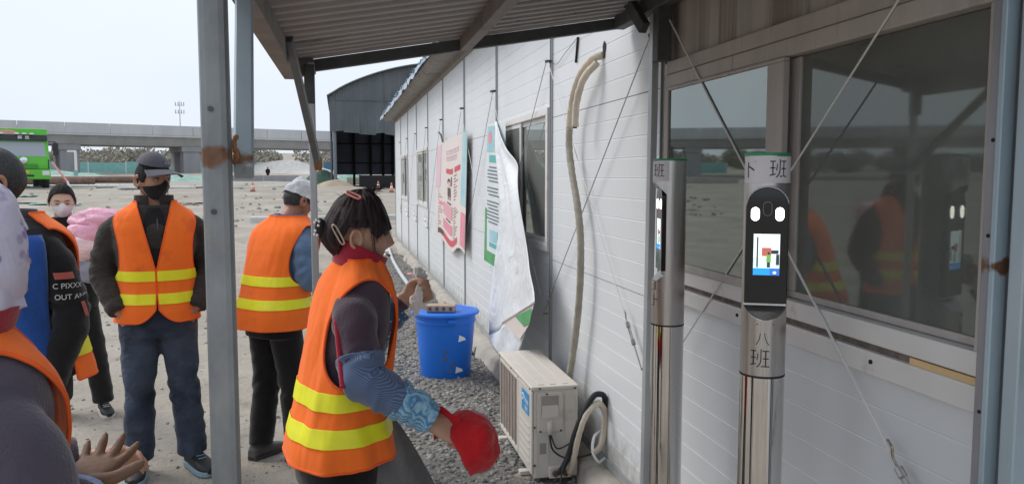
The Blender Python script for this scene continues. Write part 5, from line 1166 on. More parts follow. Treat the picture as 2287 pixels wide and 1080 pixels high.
def hand_mesh(mb, wrist, fdir, palm, side, curl=(.5, .5, .5, .5), thumb=(.6, .3), s=1.0, spread=.0, mi=0, thick=1.0):
    """wrist point, finger direction, palm-facing direction; side=+1 thumb on +x of (fdir x -palm)."""
    f = Vector(fdir).normalized(); pn = Vector(palm); pn = (pn-f*pn.dot(f)).normalized(); x = f.cross(-pn).normalized()*side
    def W(a, b, c): return tuple(Vector(wrist)+(x*a+f*b-pn*c)*s)      # c>0: back of hand
    secs = [(-.02, .026, .019), (.01, .027, .018), (.035, .036, .017), (.065, .041, .0155), (.09, .040, .014), (.100, .034, .010)]
    V = []; F = []; seg = 18
    for (b, wa, tb) in secs:
        for k in range(seg):
            a = 2*math.pi*k/seg; c_, s_ = math.cos(a), math.sin(a); V.append(W(wa*np.sign(c_)*abs(c_)**.8, b, tb*np.sign(s_)*abs(s_)**.8))
    for i in range(len(secs)-1):
        for k in range(seg): F.append((i*seg+k, i*seg+(k+1) % seg, (i+1)*seg+(k+1) % seg, (i+1)*seg+k))
    F.append(tuple(range(seg-1, -1, -1))); F.append(tuple((len(secs)-1)*seg+k for k in range(seg)))
    mb.add(V, F, mi)
    for k, (bx_, ln, r_) in enumerate(((.030, .070, .0088), (.0105, .079, .0090), (-.010, .073, .0088), (-.029, .057, .0078))):
        ang = 0; p = np.array([bx_, .084, 0.0]); pts = [p.copy()]; rr = [r_*1.02]
        sp = (1.5-k)*spread
        for q, (fr_, cu) in enumerate(((.45, 1.0), (.30, 1.15), (.25, .8))):
            ang += curl[k]*cu; d = np.array([math.sin(sp)*math.cos(ang), math.cos(sp)*math.cos(ang), -math.sin(ang)]); p = p+d*ln*fr_
            if q == 0: p0 = pts[-1]; pts.append(p0*.5+p*.5); rr.append(r_)
            pts.append(p.copy()); rr.append(r_*(.98, .94, .84)[q])
        pts.append(p+d*.005); rr.append(r_*.45)
        mb.tube([W(*q_) for q_ in spline(np.array(pts), 16)], spline(np.array([[i, 0, 0, v] for i, v in enumerate(rr)], float), 16)[:, 3]*s*thick, 10, mi)
    a0, a1 = thumb; p = np.array([.022, .018, -.004]); d = np.array([math.sin(a0+.3), math.cos(a0+.3), -.25]); d /= np.linalg.norm(d); q1 = p+d*.036; d2 = np.array([math.sin(a0-a1), math.cos(a0-a1), -.3-a1*.5]); d2 /= np.linalg.norm(d2); q2 = q1+d2*.032; d3 = np.array([math.sin(a0-a1*1.7), math.cos(a0-a1*1.7), -.35-a1*.6]); d3 /= np.linalg.norm(d3); q3 = q2+d3*.025
    mb.tube([W(*q_) for q_ in spline(np.array([p, q1, q2, q3]), 14)], np.array([.015, .0145, .014, .0132, .0125, .0118, .0112, .011, .0108, .0106, .010, .009, .0075, .004])*s*thick, 12, mi)

def edge_binding(V, F, parent, r_):
    cnt = {}
    for f in F:
        for a, b in zip(f, f[1:]+f[:1]):
            k = (min(a, b), max(a, b)); cnt[k] = cnt.get(k, 0)+1
    adj = {}
    for (a, b), c in cnt.items():
        if c == 1: adj.setdefault(a, []).append(b); adj.setdefault(b, []).append(a)
    seen = set(); m = MB()
    for s0 in list(adj):
        if s0 in seen: continue
        path = [s0]; seen.add(s0); cur = s0
        while True:
            nx = [q for q in adj[cur] if q not in seen]
            if not nx: break
            cur = nx[0]; seen.add(cur); path.append(cur)
        if len(path) > 12:
            P = np.array([V[i] for i in path]); P = np.vstack([P, P[:1]]); k = np.ones(5)/5
            P = np.stack([np.convolve(np.pad(P[:, c], 2, 'wrap'), k, 'valid') for c in range(3)], -1)[::2]
            if len(P) > 4: m.tube(P, r_, 6)
    if m.v: m.build('edge_binding', M_bind, parent, smooth=True)

class Person:
    def __init__(s, label, loc, rot, S, group='workers gathered under and beside the canopy', cat='person', vox=.007):
        s.root = thing('person', label, cat, loc, rot, group); s.S = S; s.vox = vox; s.M = rootm(s.root); s.pose = lambda P: P; s.seed = int(abs(loc[0]*97+loc[1]*131)) % 1000
    def l(s, w_):            # world -> local (S units)
        v = s.M.inverted() @ Vector(w_); return (v.x/s.S, v.y/s.S, v.z/s.S)
    def ld(s, d):
        v = s.M.inverted().to_3x3() @ Vector(d); return (v.x, v.y, v.z)
    def sc(s, P): return np.asarray(P, float)*s.S
    def head(s, pos, yaw=0, pitch=0, roll=0, scale=1.0):
        s.HM_ = Matrix.Translation(Vector(pos)) @ Euler((pitch, roll, yaw), 'ZYX').to_matrix().to_4x4() if False else Matrix.Translation(Vector(pos)) @ Matrix.Rotation(yaw, 4, 'Z') @ Matrix.Rotation(pitch, 4, 'X') @ Matrix.Rotation(roll, 4, 'Y') @ Matrix.Scale(scale, 4)
        s.hpos = Vector(pos)
    def H(s, P):             # head coords -> local metres
        A = np.array(s.HM_); P = np.asarray(P, float); return (P @ A[:3, :3].T + A[:3, 3])*s.S
    def limb(s, mb, J, radii, n=44, seg=22, fold=.0, joint=.5, freq=46, seed=0, bend=True, arm=False):
        """J: joints (S units), radii at each joint; joints get rounded; folds cluster at `joint` (fraction)"""
        J = np.array(J, float); rows = np.concatenate([J, np.array(radii, float)[:, None]], 1)
        if bend and len(J) == 3:
            a, b, c = rows; rows = np.array([a, a*.5+b*.5, a*.12+b*.88, b*.9+(a+c)*.05, c*.12+b*.88, b*.5+c*.5, c])
            rows[3, 3] = b[3]
            if arm:
                ctr = np.array(s.pose(np.array([(0, 0, 1.40)]))[0]); dz = np.array([0, 0, 1.]); r0 = np.array([*(ctr*.45+J[0]*.55-dz*.012), radii[0]*.58]); r1 = np.array([*(ctr*.10+J[0]*.90-dz*.028), radii[0]*.80]); r2 = np.array([*(J[0]*.72+J[1]*.28), radii[0]*.97]); rows = np.vstack([r0, r1, r2, rows[1:]])
        Sp = spline(rows, n); Pn = Sp[:, :3]*s.S; r_ = Sp[:, 3]*s.S
        L_ = np.linspace(0, 1, n); th = np.linspace(0, 2*math.pi, seg, endpoint=False)
        disp = None
        if fold:
            wgt = .35+np.exp(-((L_-joint)/.13)**2)+.9*np.exp(-((L_-1)/.10)**2)*.8
            ln = np.linalg.norm(np.diff(Pn, axis=0), axis=1).sum()
            q = noise3(np.stack([L_[:, None]*ln*freq+1.2*np.sin(th)[None]+seed, np.cos(th)[None]*1.3+0*L_[:, None], np.sin(th)[None]*1.3+seed+0*L_[:, None]], -1), seed)
            disp = fold*wgt[:, None]*q*s.S
        V, F = tube_mesh(Pn, r_, seg, disp=disp); mb.add(V, F); return mb
    def torso(s, mb, z0, z1, off, wx=1, wy=1, n=70, m=72, fold=.0, seed=0, freq=7):
        z = z0+(z1-z0)*np.linspace(0, 1, n)[:, None]; th = np.linspace(0, 2*math.pi, m, endpoint=False)[None]
        P = torso_pt(th+0*z, z+0*th, off, wx, wy)
        if fold:
            q = fbm(P*np.array([freq, freq, freq*1.6])+seed, seed, 2); c = P.copy(); c[..., 2] = 0; c /= np.linalg.norm(c, axis=-1)[..., None]+1e-6; P = P+c*(q*fold)[..., None]
        P = s.pose(P)*s.S; V = P.reshape(-1, 3); F = []
        for i in range(n-1):
            for j in range(m): F.append((i*m+j, i*m+(j+1) % m, (i+1)*m+(j+1) % m, (i+1)*m+j))
        F.append(tuple(range(m-1, -1, -1))); F.append(tuple((n-1)*m+j for j in range(m)))
        return mb.add(V, F)
    def body(s, skin, arms, legs, hands, head_kw={}, ears=(1, -1)):
        mb = MB(); P = s.H(head_pts(**head_kw)); mb.grid(P[::-1] if False else P, closed=True)
        n_ = P.shape[0]*P.shape[1]; m = P.shape[1]; mb.add(P[0], [tuple(range(m))]); mb.add(P[-1], [tuple(range(m-1, -1, -1))])
        for e in ears:
            V, F = ear_mesh(e); mb.add(s.H(V), F)
        nb = s.pose(np.array([(0, .012, 1.40)]))[0]; hb = np.array(s.hpos)
        A = np.array(s.HM_)[:3, :3]; low = hb + A @ np.array([0, .018, -.075])
        mb.tube(spline(np.array([nb, nb*.55+low*.45+np.array([0, .006, 0]), low, hb+A @ np.array([0, .01, -.03])]), 16)*s.S, np.linspace(.060, .052, 16)*s.S, 24)
        s.torso(mb, .80, 1.46, -.012)
        for J in arms: s.limb(mb, J, (.043, .036, .026), arm=True)
        for J in legs: s.limb(mb, J, (.075, .052, .036))
        for h in hands: hand_mesh(mb, Vector(h[0])*s.S, *h[1:], s=s.S)
        o = mb.build('body', skin, s.root, smooth=True, remesh=s.vox, smoothit=2); return o
    def face(s, brow=None, eye=True, lips=None, closed=False):
        E_ = brow or M_brow
        for sd_ in (-1, 1):
            if eye:
                for nm, rx, rz, dy, mt in ((('eye_line', .0135, .0028, .0015, M_brow),) if closed else (('eye', .0135, .0048, .001, M_eyew), ('iris', .0058, .0046, -.0008, M_iris))):
                    G = np.array([[(sd_*.032+rx*math.sin(a)*math.cos(b), -.0835+dy-.004*math.sin(a)*math.sin(b), .002+rz*math.cos(a)) for b in np.linspace(0, 6.283, 12, endpoint=False)] for a in np.linspace(.01, 3.13, 8)])
                    m = MB(); m.grid(s.H(G), closed=True); m.build(nm, mt, s.root, smooth=True)
                if not closed:
                    m = MB(); m.tube(s.H([(sd_*(.018+.028*q), -.0875+.014*q*q-.001, .0065+.0035*math.sin(q*3.1)) for q in np.linspace(0, 1, 7)]), .0016*s.S, 6); m.build('eyelid', E_, s.root, smooth=True)
            m = MB(); m.tube(s.H([(sd_*(.014+.036*q), -.0945+.016*q*q, .0215+.005*math.sin(q*2.4)) for q in np.linspace(0, 1, 8)]), np.array([.0022, .003, .0034, .0034, .003, .0026, .002, .001])*s.S, 6); m.build('eyebrow', E_, s.root, smooth=True)
        if lips:
            m = MB(); m.tube(s.H([(.024*q, -.0975+.012*q*q, -.0655+.005*q*q) for q in np.linspace(-1, 1, 9)]), np.array([.001, .0025, .004, .0045, .0045, .0045, .004, .0025, .001])*s.S, 8); m.build('lips', lips, s.root, smooth=True)
    def hair(s, mt, f, off=.012, amp=.003, name='hair', fr=60, bulge=None, face=False):
        P = head_pts(off, face=face, n=110, m=140); B = head_pts(0, face=False, n=110, m=140)
        if bulge is not None: P = P + bulge(P)
        d = P/np.linalg.norm(P, axis=-1)[..., None]; ang = np.arctan2(P[..., 0], -P[..., 1])
        st = noise3(np.stack([ang*fr/6, P[..., 2]*12, d[..., 0]*3], -1), 5)+.6*noise3(np.stack([ang*fr/2.5, P[..., 2]*20, d[..., 1]*5], -1), 8)
        P = P + d*(st*amp)[..., None]
        F_ = f(B[..., 0], B[..., 1], B[..., 2]); V, F = clip_grid(P, F_, True); m = MB(); m.add(s.H(V), F)
        return m.build(name, mt, s.root, smooth=True, solid=.006)
    def vest(s, mt, ms, off=.036, hem=.84, stripes=((.93, .985), (1.055, 1.11)), wx=1, wy=1, corner=.09, loose=.03, vbot=1.13, fold=.006, back=False, seed=0, collar_w=.085, zip_mat=None, gap=.004, arm_w=.60, arm_c=1.252, arm_h=.168):
        n, m = 150, 220; z = hem+(1.478-hem)*np.linspace(0, 1, n)[:, None]; th = np.linspace(0, 2*math.pi, m, endpoint=False)[None]
        z = z+0*th; th = th+0*z
        def surf(extra, zz, tt):
            lo = loose*np.clip((1.25-zz)/(1.25-hem), 0, 1)**1.2
            P = torso_pt(tt, zz, off+extra, wx, wy); P[..., 0] *= 1+lo*1.2/.18; P[..., 1] *= 1+lo*1.3/.13
            q = fbm(np.stack([np.cos(tt)*2.2, np.sin(tt)*2.2, zz*2.5], -1)+seed, seed+2, 3)*fold + .35*fold*np.sin(tt*9+4*np.sin(zz*6)+seed)*np.clip((1.3-zz)/.3, 0, 1)
            c = P*np.array([1, 1, 0]); c /= np.linalg.norm(c, axis=-1)[..., None]+1e-6
            return s.pose(P+c*q[..., None])*s.S
        B = torso_pt(th, z, off, wx, wy); x, y = B[..., 0], B[..., 1]
        dside = np.minimum(np.abs(np.angle(np.exp(1j*th))), np.abs(np.angle(np.exp(1j*(th-math.pi)))))
        f_arm = np.sqrt((dside/arm_w)**2+((z-arm_c)/arm_h)**2)-1
        vw = np.where(z > vbot, gap+(z-vbot)/(1.47-vbot)*(collar_w-gap), gap*(1+2.5*np.clip((1.0-z)/.12, 0, 1)))
        f_v = np.where(y < 0, np.abs(x)-vw, 1)*8
        f_c = np.where(y < 0, z-hem-corner*np.clip(1-np.abs(x)/.10, 0, 1)**2-.004, z-hem+.02)*6
        Fk = np.minimum(np.minimum(f_arm, f_v), np.minimum(f_c, (1.474-z)*9))
        V, F = clip_grid(surf(0, z, th), Fk, True); mb = MB(); mb.add(V, F); vo = mb.build('vest', mt, s.root, smooth=True, solid=.003*s.S); edge_binding(mb.v, mb.f, vo, .0045)
        for z0, z1 in stripes:
            zz = z0+(z1-z0)*np.linspace(-.15, 1.15, 16)[:, None]+0*th[:1]; tt = th[:1]+0*zz; B2 = torso_pt(tt, zz, off, wx, wy); x2, y2 = B2[..., 0], B2[..., 1]
            ds = np.minimum(np.abs(np.angle(np.exp(1j*tt))), np.abs(np.angle(np.exp(1j*(tt-math.pi))))); fa_ = np.sqrt((ds/arm_w)**2+((zz-arm_c)/arm_h)**2)-1
            vw2 = np.where(zz > vbot, gap+(zz-vbot)/(1.47-vbot)*(collar_w-gap), gap*(1+2.5*np.clip((1.0-zz)/.12, 0, 1)))
            Fk = np.minimum(np.minimum(fa_, np.where(y2 < 0, np.abs(x2)-vw2-.002, 1)*8), np.minimum(zz-z0, z1-zz)*20); Fk = np.minimum(Fk, np.where(y2 < 0, zz-hem-corner*np.clip(1-np.abs(x2)/.10, 0, 1)**2-.004, 1)*6)
            V, F = clip_grid(surf(.0035, zz, tt), Fk, True); mb = MB(); mb.add(V, F); mb.build('reflective_strip', ms, vo, smooth=True, solid=.0015)
        return vo
    def jacket(s, mt, arms, hem=.80, off=.022, sleeve=(.064, .056, .046), fold=.006, wx=1, wy=1, vox=None, name='jacket', seed=0, top=1.455, afold=.006, freq=46, cuff=True):
        mb = MB(); s.torso(mb, hem, top, off, wx, wy, fold=fold, seed=seed)
        for k, J in enumerate(arms): s.limb(mb, J, sleeve, fold=afold, seed=seed+k*5, n=80, seg=28, freq=freq, arm=True)
        return mb.build(name, mt, s.root, smooth=True, remesh=vox or s.vox*1.15, smoothit=2)
    def collar(s, mt, z0=1.425, z1=1.50, off=.014, open_=.35, flare=.012, lean=0, name='collar', thick=.006, zf=None, tilt=0):
        n, m = 14, 80; th = np.linspace(-math.pi/2+open_, 1.5*math.pi-open_, m)[None]; q = np.linspace(0, 1, n)[:, None]
        z1a = z1 + (0 if zf is None else (zf-z1)*np.clip(-np.sin(th), 0, 1)**2)
        z = z0+(z1a-z0)*q; P = np.stack([(.078*(1-q)+.068*q+off*0+flare*q)*np.cos(th)+0*q, .012+(.064*(1-q)+.062*q+flare*q)*np.sin(th), z+0*th], -1)
        P[..., :2] *= 1+off/.07; P[..., 2] += tilt*P[..., 1]
        mb = MB(); mb.grid(s.pose(P)*s.S); return mb.build(name, mt, s.root, smooth=True, solid=thick)
    def trousers(s, mt, legs, top=1.0, off=.012, r=(.098, .074, .066), fold=.006, vox=None, wx=1, wy=1, seed=0, cuffz=None, name='trousers'):
        mb = MB(); s.torso(mb, .765, top, off, wx, wy, n=30)
        for k, J in enumerate(legs):
            s.limb(mb, J, r, fold=fold, seed=seed+k*3, n=90, seg=30, joint=.52, freq=26)
        return mb.build(name, mt, s.root, smooth=True, remesh=vox or s.vox*1.2, smoothit=2)
    def shoe(s, ankle, yaw, upper, sole, length=.27):
        M_ = Matrix.Translation(Vector((ankle[0]*s.S, ankle[1]*s.S, 0))) @ Matrix.Rotation(yaw, 4, 'Z') @ Matrix.Scale(s.S*length/.27, 4)
        secs = [(.075, .030, .055), (.06, .036, .085), (.02, .037, .092), (-.03, .040, .078), (-.08, .046, .062), (-.13, .047, .050), (-.165, .040, .040), (-.19, .020, .030)]
        Sp = spline(np.array([(0, y, 0, w_, h_) for y, w_, h_ in secs], float), 24); seg = 22; G = np.zeros((24, seg, 3))
        for i in range(24):
            y, w_, h_ = Sp[i, 1], Sp[i, 3], Sp[i, 4]
            for k in range(seg):
                a = 2*math.pi*k/seg; c_, s_ = math.cos(a), math.sin(a); G[i, k] = (w_*np.sign(c_)*abs(c_)**.75, y, .014+(h_*.5)*(1+np.sign(s_)*abs(s_)**.75))
        m = MB(); F = []
        m.grid(G, closed=True); m.add(G[0], [tuple(range(seg))]); m.add(G[-1], [tuple(range(seg-1, -1, -1))]); m.v = [tuple(M_ @ Vector(p)) for p in m.v]; sh = m.build('shoe', upper, s.root, smooth=True)
        o_ = [(w_+.003, y) for y, w_ in zip(Sp[:, 1], Sp[:, 3])]+[(-w_-.003, y) for y, w_ in zip(Sp[::-1, 1], Sp[::-1, 3])]; k = len(o_)
        m = MB(); m.add([(a, b, .001) for a, b in o_]+[(a, b, .028) for a, b in o_], [tuple(range(k-1, -1, -1)), tuple(range(k, 2*k))]+[(i, (i+1) % k, (i+1) % k+k, i+k) for i in range(k)], 0, M_); m.build('sole', sole, sh, bevel=.004)
        for q in range(4):
            yy = -.015-.026*q; zt = .016+np.interp(-yy, -Sp[:, 1], Sp[:, 4]); m = MB(); m.tube([tuple(M_ @ Vector((a, yy+.004*abs(a)/.02, zt-.35*abs(a)**1.6))) for a in np.linspace(-.022, .022, 7)], .0028*s.S, 6); m.build('lace', sole, sh)
        return sh

# ---- people materials
M_skin = mat('skin_tan', (.40, .225, .145), .5, var=.08, vscale=25, bump=.08, bscale=200); M_skin2 = mat('skin_warm', (.50, .29, .20), .5, var=.07, vscale=25, bump=.08, bscale=200); M_skin3 = mat('skin_light', (.58, .38, .28), .5, var=.05, vscale=25); M_skind = mat('skin_red_brown', (.36, .165, .095), .5, var=.1, vscale=20)
for m_ in (M_skin, M_skin2, M_skin3, M_skind):
    b_ = m_.node_tree.nodes['Principled BSDF']; b_.inputs['Subsurface Weight'].default_value = .12; b_.inputs['Subsurface Radius'].default_value = (.01, .004, .002); b_.inputs['Subsurface Scale'].default_value = .5
M_brow = mat('brow_dark', (.03, .02, .016), .7); M_eyew = mat('eye_white', (.55, .5, .47), .3); M_iris = mat('iris_dark', (.015, .01, .008), .2); M_lip = mat('lip', (.42, .15, .12), .45)
M_hair = mat('hair_black', (.010, .008, .008), .6, var=.5, vscale=60, stretch=(6, 6, .6), spec=.25, bump=.5, bscale=160); M_hairg = mat('hair_greying', (.018, .017, .018), .55, var=.5, vscale=90, bump=.6, bscale=220, col2=(.045, .045, .048)); M_hairr = mat('hair_plum', (.016, .008, .010), .5, var=.5, vscale=50, stretch=(5, 5, .6), spec=.35, bump=.5, bscale=140, col2=(.032, .012, .016))
def cloth(name, c, var=.10, sheen=.25, bump=.12, bs=220, vs=9, **k): return mat(name, c, .88, var=var, vscale=vs, bump=bump, bscale=bs, sheen=sheen, spec=.2, **k)
M_bind = cloth('vest_binding', (.90, .13, .02), .05, .1, .1, 260); M_vest = cloth('vest_orange', (.98, .185, .026), .05, .1, .1, 260, dirt=(.72, .125, .03), dscale=4, dcut=.60); M_strip = mat('vest_yellow', (.86, .84, .02), .5, var=.05, vscale=20)
M_char = cloth('charcoal_quilt', (.040, .034, .031), .25, .15, .35, 30); M_jean = cloth('dark_denim', (.010, .016, .034), .35, .1, .25, 260, 3.2, col2=(.085, .11, .165)); M_blk = cloth('black_cloth', (.011, .010, .011), .2); M_blue = cloth('blue_shirt', (.115, .185, .30), .16); M_plum = cloth('plum_fleece', (.068, .042, .060), .14, .35, .3, 160); M_crim = cloth('crimson_fleece', (.33, .016, .035), .12, .3, .25, 180); M_royal = cloth('royal_blue', (.018, .075, .30), .12); M_black = mat('matte_black', (.012, .012, .013), .8)
M_capg = cloth('cap_grey', (.085, .080, .098), .12, .2, .3, 120); M_maskb = cloth('mask_black', (.010, .010, .011), .1); M_maskw = cloth('mask_white', (.72, .70, .71), .04); M_white = cloth('white_cotton', (.56, .565, .58), .10); M_pinkc = mat('pink_quilted_nylon', (.80, .40, .52), .45, var=.08, vscale=8, bump=.25, bscale=25); M_pinkp = mat('pale_pink_nylon', (.78, .56, .58), .5, var=.06, vscale=8, bump=.2, bscale=25); M_redcap = cloth('red_cotton', (.50, .012, .018), .1); M_greyf = cloth('grey_felt', (.155, .155, .16), .2, .3, .4, 140); M_lilac = cloth('violet_grey_fleece', (.075, .062, .085), .12, .35, .3, 160)
M_shoeb = mat('shoe_black', (.018, .018, .02), .6, var=.2, vscale=20); M_shoeg = mat('shoe_grey_dust', (.10, .095, .09), .8, var=.2, vscale=20); M_solew = mat('sole_pale', (.55, .54, .50), .7, var=.1); M_solebl = mat('sole_blue', (.22, .34, .42), .6); M_soled = mat('sole_dark', (.05, .048, .045), .8); M_glove = mat('leather_glove', (.175, .095, .055), .65, var=.14, vscale=25, bump=.2, bscale=90); M_tissue = mat('tissue', (.88, .84, .80), .8, var=.06)
wrinkle(M_vest, 8, .4, (1, 1, .7), .025, .5); wrinkle(M_char, 17, .55, (1, 1, 2.2), .02, .3); wrinkle(M_jean, 13, .6, (1, 1, 1.5), .03, .8); wrinkle(M_blk, 10, .4, (1, 1, 1.1), .025, .3); wrinkle(M_blue, 11, .6, (1, 1, .9), .03, .8); wrinkle(M_plum, 9, .3, (1, 1, 1.2), .02, .3); wrinkle(M_lilac, 8, .35, (1, 1, 1.4), .02, .3); wrinkle(M_royal, 10, .6, (1, 1, .6), .03); wrinkle(M_redcap, 16, .6, dist=.02); wrinkle(M_greyf, 8, .4, dist=.03); wrinkle(M_white, 18, .4, dist=.02); wrinkle(M_pinkc, 14, .6, dist=.03); wrinkle(M_pinkp, 14, .5, dist=.03)
def hairf(front=.060, side=-.028, nape=-.066):
    def f(x, y, z):
        h = np.interp(y, [-.11, -.07, -.045, -.03, -.012, .0, .02, .05, .10], [front, front-.004, front-.024, -.012, side+.005, .0, -.03, nape, nape]); return (z-h)*10
    return f
def ball_cap(p, mt, name='cap', brim_yaw=0, brim=True, off=.016, zb=.042, brim_len=.075, top=.016, soft=0, mats=None, logo=False):
    """visor cap on the head of p"""
    P = head_pts(off, face=False, n=100, m=140); z = P[..., 2]
    P[..., 2] = np.where(z > .03, z+top*np.clip((z-.03)/.05, 0, 1), z)
    if soft: P = P+soft*fbm(P*22, 3)[..., None]*P/np.linalg.norm(P, axis=-1)[..., None]
    seamw = np.abs(np.sin(3*np.arctan2(P[..., 0], -P[..., 1]))); P = P*(1-.012*np.exp(-(seamw/.05)**2)*(z > .05))[..., None]
    Fk = (head_pts(0, face=False, n=100, m=140)[..., 2]-zb+.012*np.clip(P[..., 1]/.1, -1, 1)*-1)*10
    V, F = clip_grid(P, Fk, True); m = MB(); m.add(p.H(V), F); c = m.build(name, mt, p.root, smooth=True, solid=.004)
    if brim:
        n_, k_ = 12, 26; G = np.zeros((n_, k_, 3))
        for i in range(n_):
            for j in range(k_):
                a = -1.12+2.24*j/(k_-1); q = i/(n_-1); ex = brim_len*q*(math.cos(a*.95))**.55
                rx, ry = .073+off-.002, .089+off-.002
                G[i, j] = ((rx+ex*.35)*math.sin(a), -(ry)*math.cos(a)-ex, zb-.010+.004-.020*(math.sin(a)**2)*(.4+q*.8)-.022*q**1.2)
        m = MB(); m.grid(p.H(G)); m.build('cap_brim', mt, c, smooth=True, solid=.004*p.S)
    m = MB(); m.lathe([(.007, 0), (.006, .004), (.001, .005)], 12); z_ = .113+off+top; m.v = [tuple(v) for v in p.H([(a, b+.004, c_+z_-.003) for a, b, c_ in m.v])]; m.build('cap_button', mt, c, smooth=True)
    return c
def face_mask(p, mt, ztop=-.022, zbot=-.105, name='face_mask', off=.006, puff=.012):
    P = head_pts(off, face=False, n=100, m=140); x, y, z = P[..., 0], P[..., 1], P[..., 2]
    P[..., 1] -= puff*np.exp(-(x/.035)**2-((z+.045)/.045)**2) + .012*np.exp(-(x/.015)**2-((z+.03)/.03)**2)
    edge = ztop + .022*np.exp(-(x/.020)**2) - .30*np.abs(x)**1.15
    Fk = np.minimum(np.minimum((edge-z)*10, (z-zbot)*10), (-y-.012-.25*np.clip(-.06-z, 0, 1))*10)
    V, F = clip_grid(P, Fk, True); m = MB(); m.add(p.H(V), F); o = m.build(name, mt, p.root, smooth=True, solid=.003)
    for s_ in (-1, 1):
        for za, zb_ in ((-.022, .022), (-.08, -.034)):
            m = MB(); m.tube(p.H(spline(np.array([(s_*.064, -.03, za), (s_*.077, -.01, (za+zb_)/2), (s_*.080, .012, zb_)]), 8)), .0022*p.S, 6); m.build('ear_loop', mt, o, smooth=True)
    return o
def lean(fwd=0, side=0, z0=.92, twist=0, hunch=0):
    def f(P):
        P = np.array(P, float); h = np.clip(P[..., 2]-z0, 0, None)
        y = P[..., 1]-fwd*h-hunch*h*h; x = P[..., 0]+side*h; a = twist*np.clip(h/.5, 0, 1); c_, s_ = np.cos(a), np.sin(a)
        return np.stack([x*c_-y*s_, x*s_+y*c_, P[..., 2]-.4*fwd*fwd*h], -1)
    return f
# ---------------------------------------------------------------- 1: man in grey cap and black mask, hands in pockets
p = Person('man in grey cap and black mask with hands in his jeans pockets', (-1.0, 4.66, 0), R(11), 1.045)
armL = [(.185, .01, 1.375), (.266, .05, 1.10), (.186, -.092, .905)]; armR = [(-.185, .01, 1.375), (-.268, .05, 1.10), (-.186, -.092, .905)]
legs = [[(.088, .0, .86), (.115, -.03, .49), (.150, .02, .09)], [(-.088, .0, .86), (-.105, -.03, .49), (-.120, .02, .09)]]
p.head((.0, -.012, 1.588), R(34), R(2))
p.body(M_skin, [armL, armR], legs, [((.166, -.085, .885), (-.42, .16, -1), (-.6, .8, 0), 1, (.3,)*4, (.3, .2)), ((-.166, -.085, .885), (.42, .16, -1), (.6, .8, 0), -1, (.3,)*4, (.3, .2))])
p.face(); p.hair(M_hair, hairf(.055, -.02, -.05), .006, .002); c = ball_cap(p, M_capg, zb=.060, brim_len=.085); face_mask(p, M_maskb)
text_part('cap_lettering', 'SPORT', .026, M_lilac, c, Matrix.Identity(4), world=False) if False else None
for k in range(6):
    m = MB(); m.tube(p.H([(.004+.009*k, -.105+.0009*k*k, .078), (.008+.009*k, -.098+.0009*k*k, .096)]), .0022, 6); m.build('cap_embroidery', mat('embroidery', (.2, .19, .22), .8) if k == 0 else bpy.data.materials['embroidery'], c)
p.jacket(M_char, [armL, armR], .84, .020, (.075, .068, .052), fold=.008, seed=3, afold=.010, freq=60, name='quilted_jacket')
p.collar(M_char, 1.42, 1.505, .018, .30, .006)
# black inner top with zip
m = MB(); G = np.array([[tuple(p.pose(torso_pt(np.array(-math.pi/2+a), np.array(z), .026))*p.S) for a in np.linspace(-.16, .16, 8)] for z in np.linspace(1.15, 1.44, 14)]); m.grid(G); it = m.build('inner_top', M_blk, p.root, smooth=True)
m = MB(); m.tube([tuple((torso_pt(np.array(-math.pi/2+.03), np.array(z), .029))*p.S) for z in np.linspace(1.33, 1.385, 4)], .004, 6); m.build('zip_pull', M_capg, it)
p.vest(M_vest, M_strip, .034, .845, ((.945, 1.0), (1.065, 1.118)), wx=.95, corner=.08, loose=.010, seed=2, vbot=1.12, gap=.003)
p.trousers(M_jean, legs, 1.0, .022, (.108, .078, .076), fold=.014, seed=4, name='jeans')
p.shoe((.158, .01), R(22), M_shoeb, M_solebl, .285); p.shoe((-.125, .01), R(-6), M_shoeb, M_solebl, .285)

# ---------------------------------------------------------------- 2: man with white cap seen from behind
p = Person('man in white soft cap and blue shirt seen from behind beside the post', (-.385, 4.72, 0), R(133), .985)
p.pose = lean(.18, 0, .95, 0, .16)
armR = [(-.185, -.06, 1.36), (-.235, -.05, 1.10), (-.14, -.26, 1.06)]; armL = [(.185, -.06, 1.36), (.245, -.08, 1.10), (.13, -.29, 1.08)]
legs = [[(.088, .0, .86), (.105, -.02, .49), (.115, .03, .09)], [(-.088, .0, .86), (-.1, -.05, .49), (-.115, -.06, .09)]]
p.head((-.01, -.20, 1.555), R(-8), R(20))
p.body(M_skind, [armR, armL], legs, [((-.13, -.27, 1.06), (.4, -.9, .1), (0, .2, -1), 1, (.7,)*4, (.5, .3)), ((.12, -.30, 1.08), (-.4, -.9, .1), (0, .2, -1), -1, (.7,)*4, (.5, .3))])
p.face(); p.hair(M_hairg, hairf(.05, -.01, -.045), .003, .001)
ball_cap(p, M_white, 'soft_cap', brim=True, off=.014, zb=.012, brim_len=.06, top=.010, soft=.009)
p.jacket(M_blue, [armR, armL], .84, .022, (.068, .062, .05), fold=.008, seed=6, afold=.011, name='shirt')
p.collar(M_blue, 1.42, 1.485, .012, .5, .01, name='shirt_collar')
p.vest(M_vest, M_strip, .044, .83, ((.945, 1.0), (1.075, 1.13)), corner=.06, loose=.03, seed=5, vbot=1.1, wx=1.0)
p.trousers(M_blk, legs, 1.0, .014, (.102, .080, .074), fold=.009, seed=8)
p.shoe((.12, .03), R(8), M_shoeg, M_soled, .265); p.shoe((-.115, -.06), R(-8), M_shoeg, M_soled, .265)

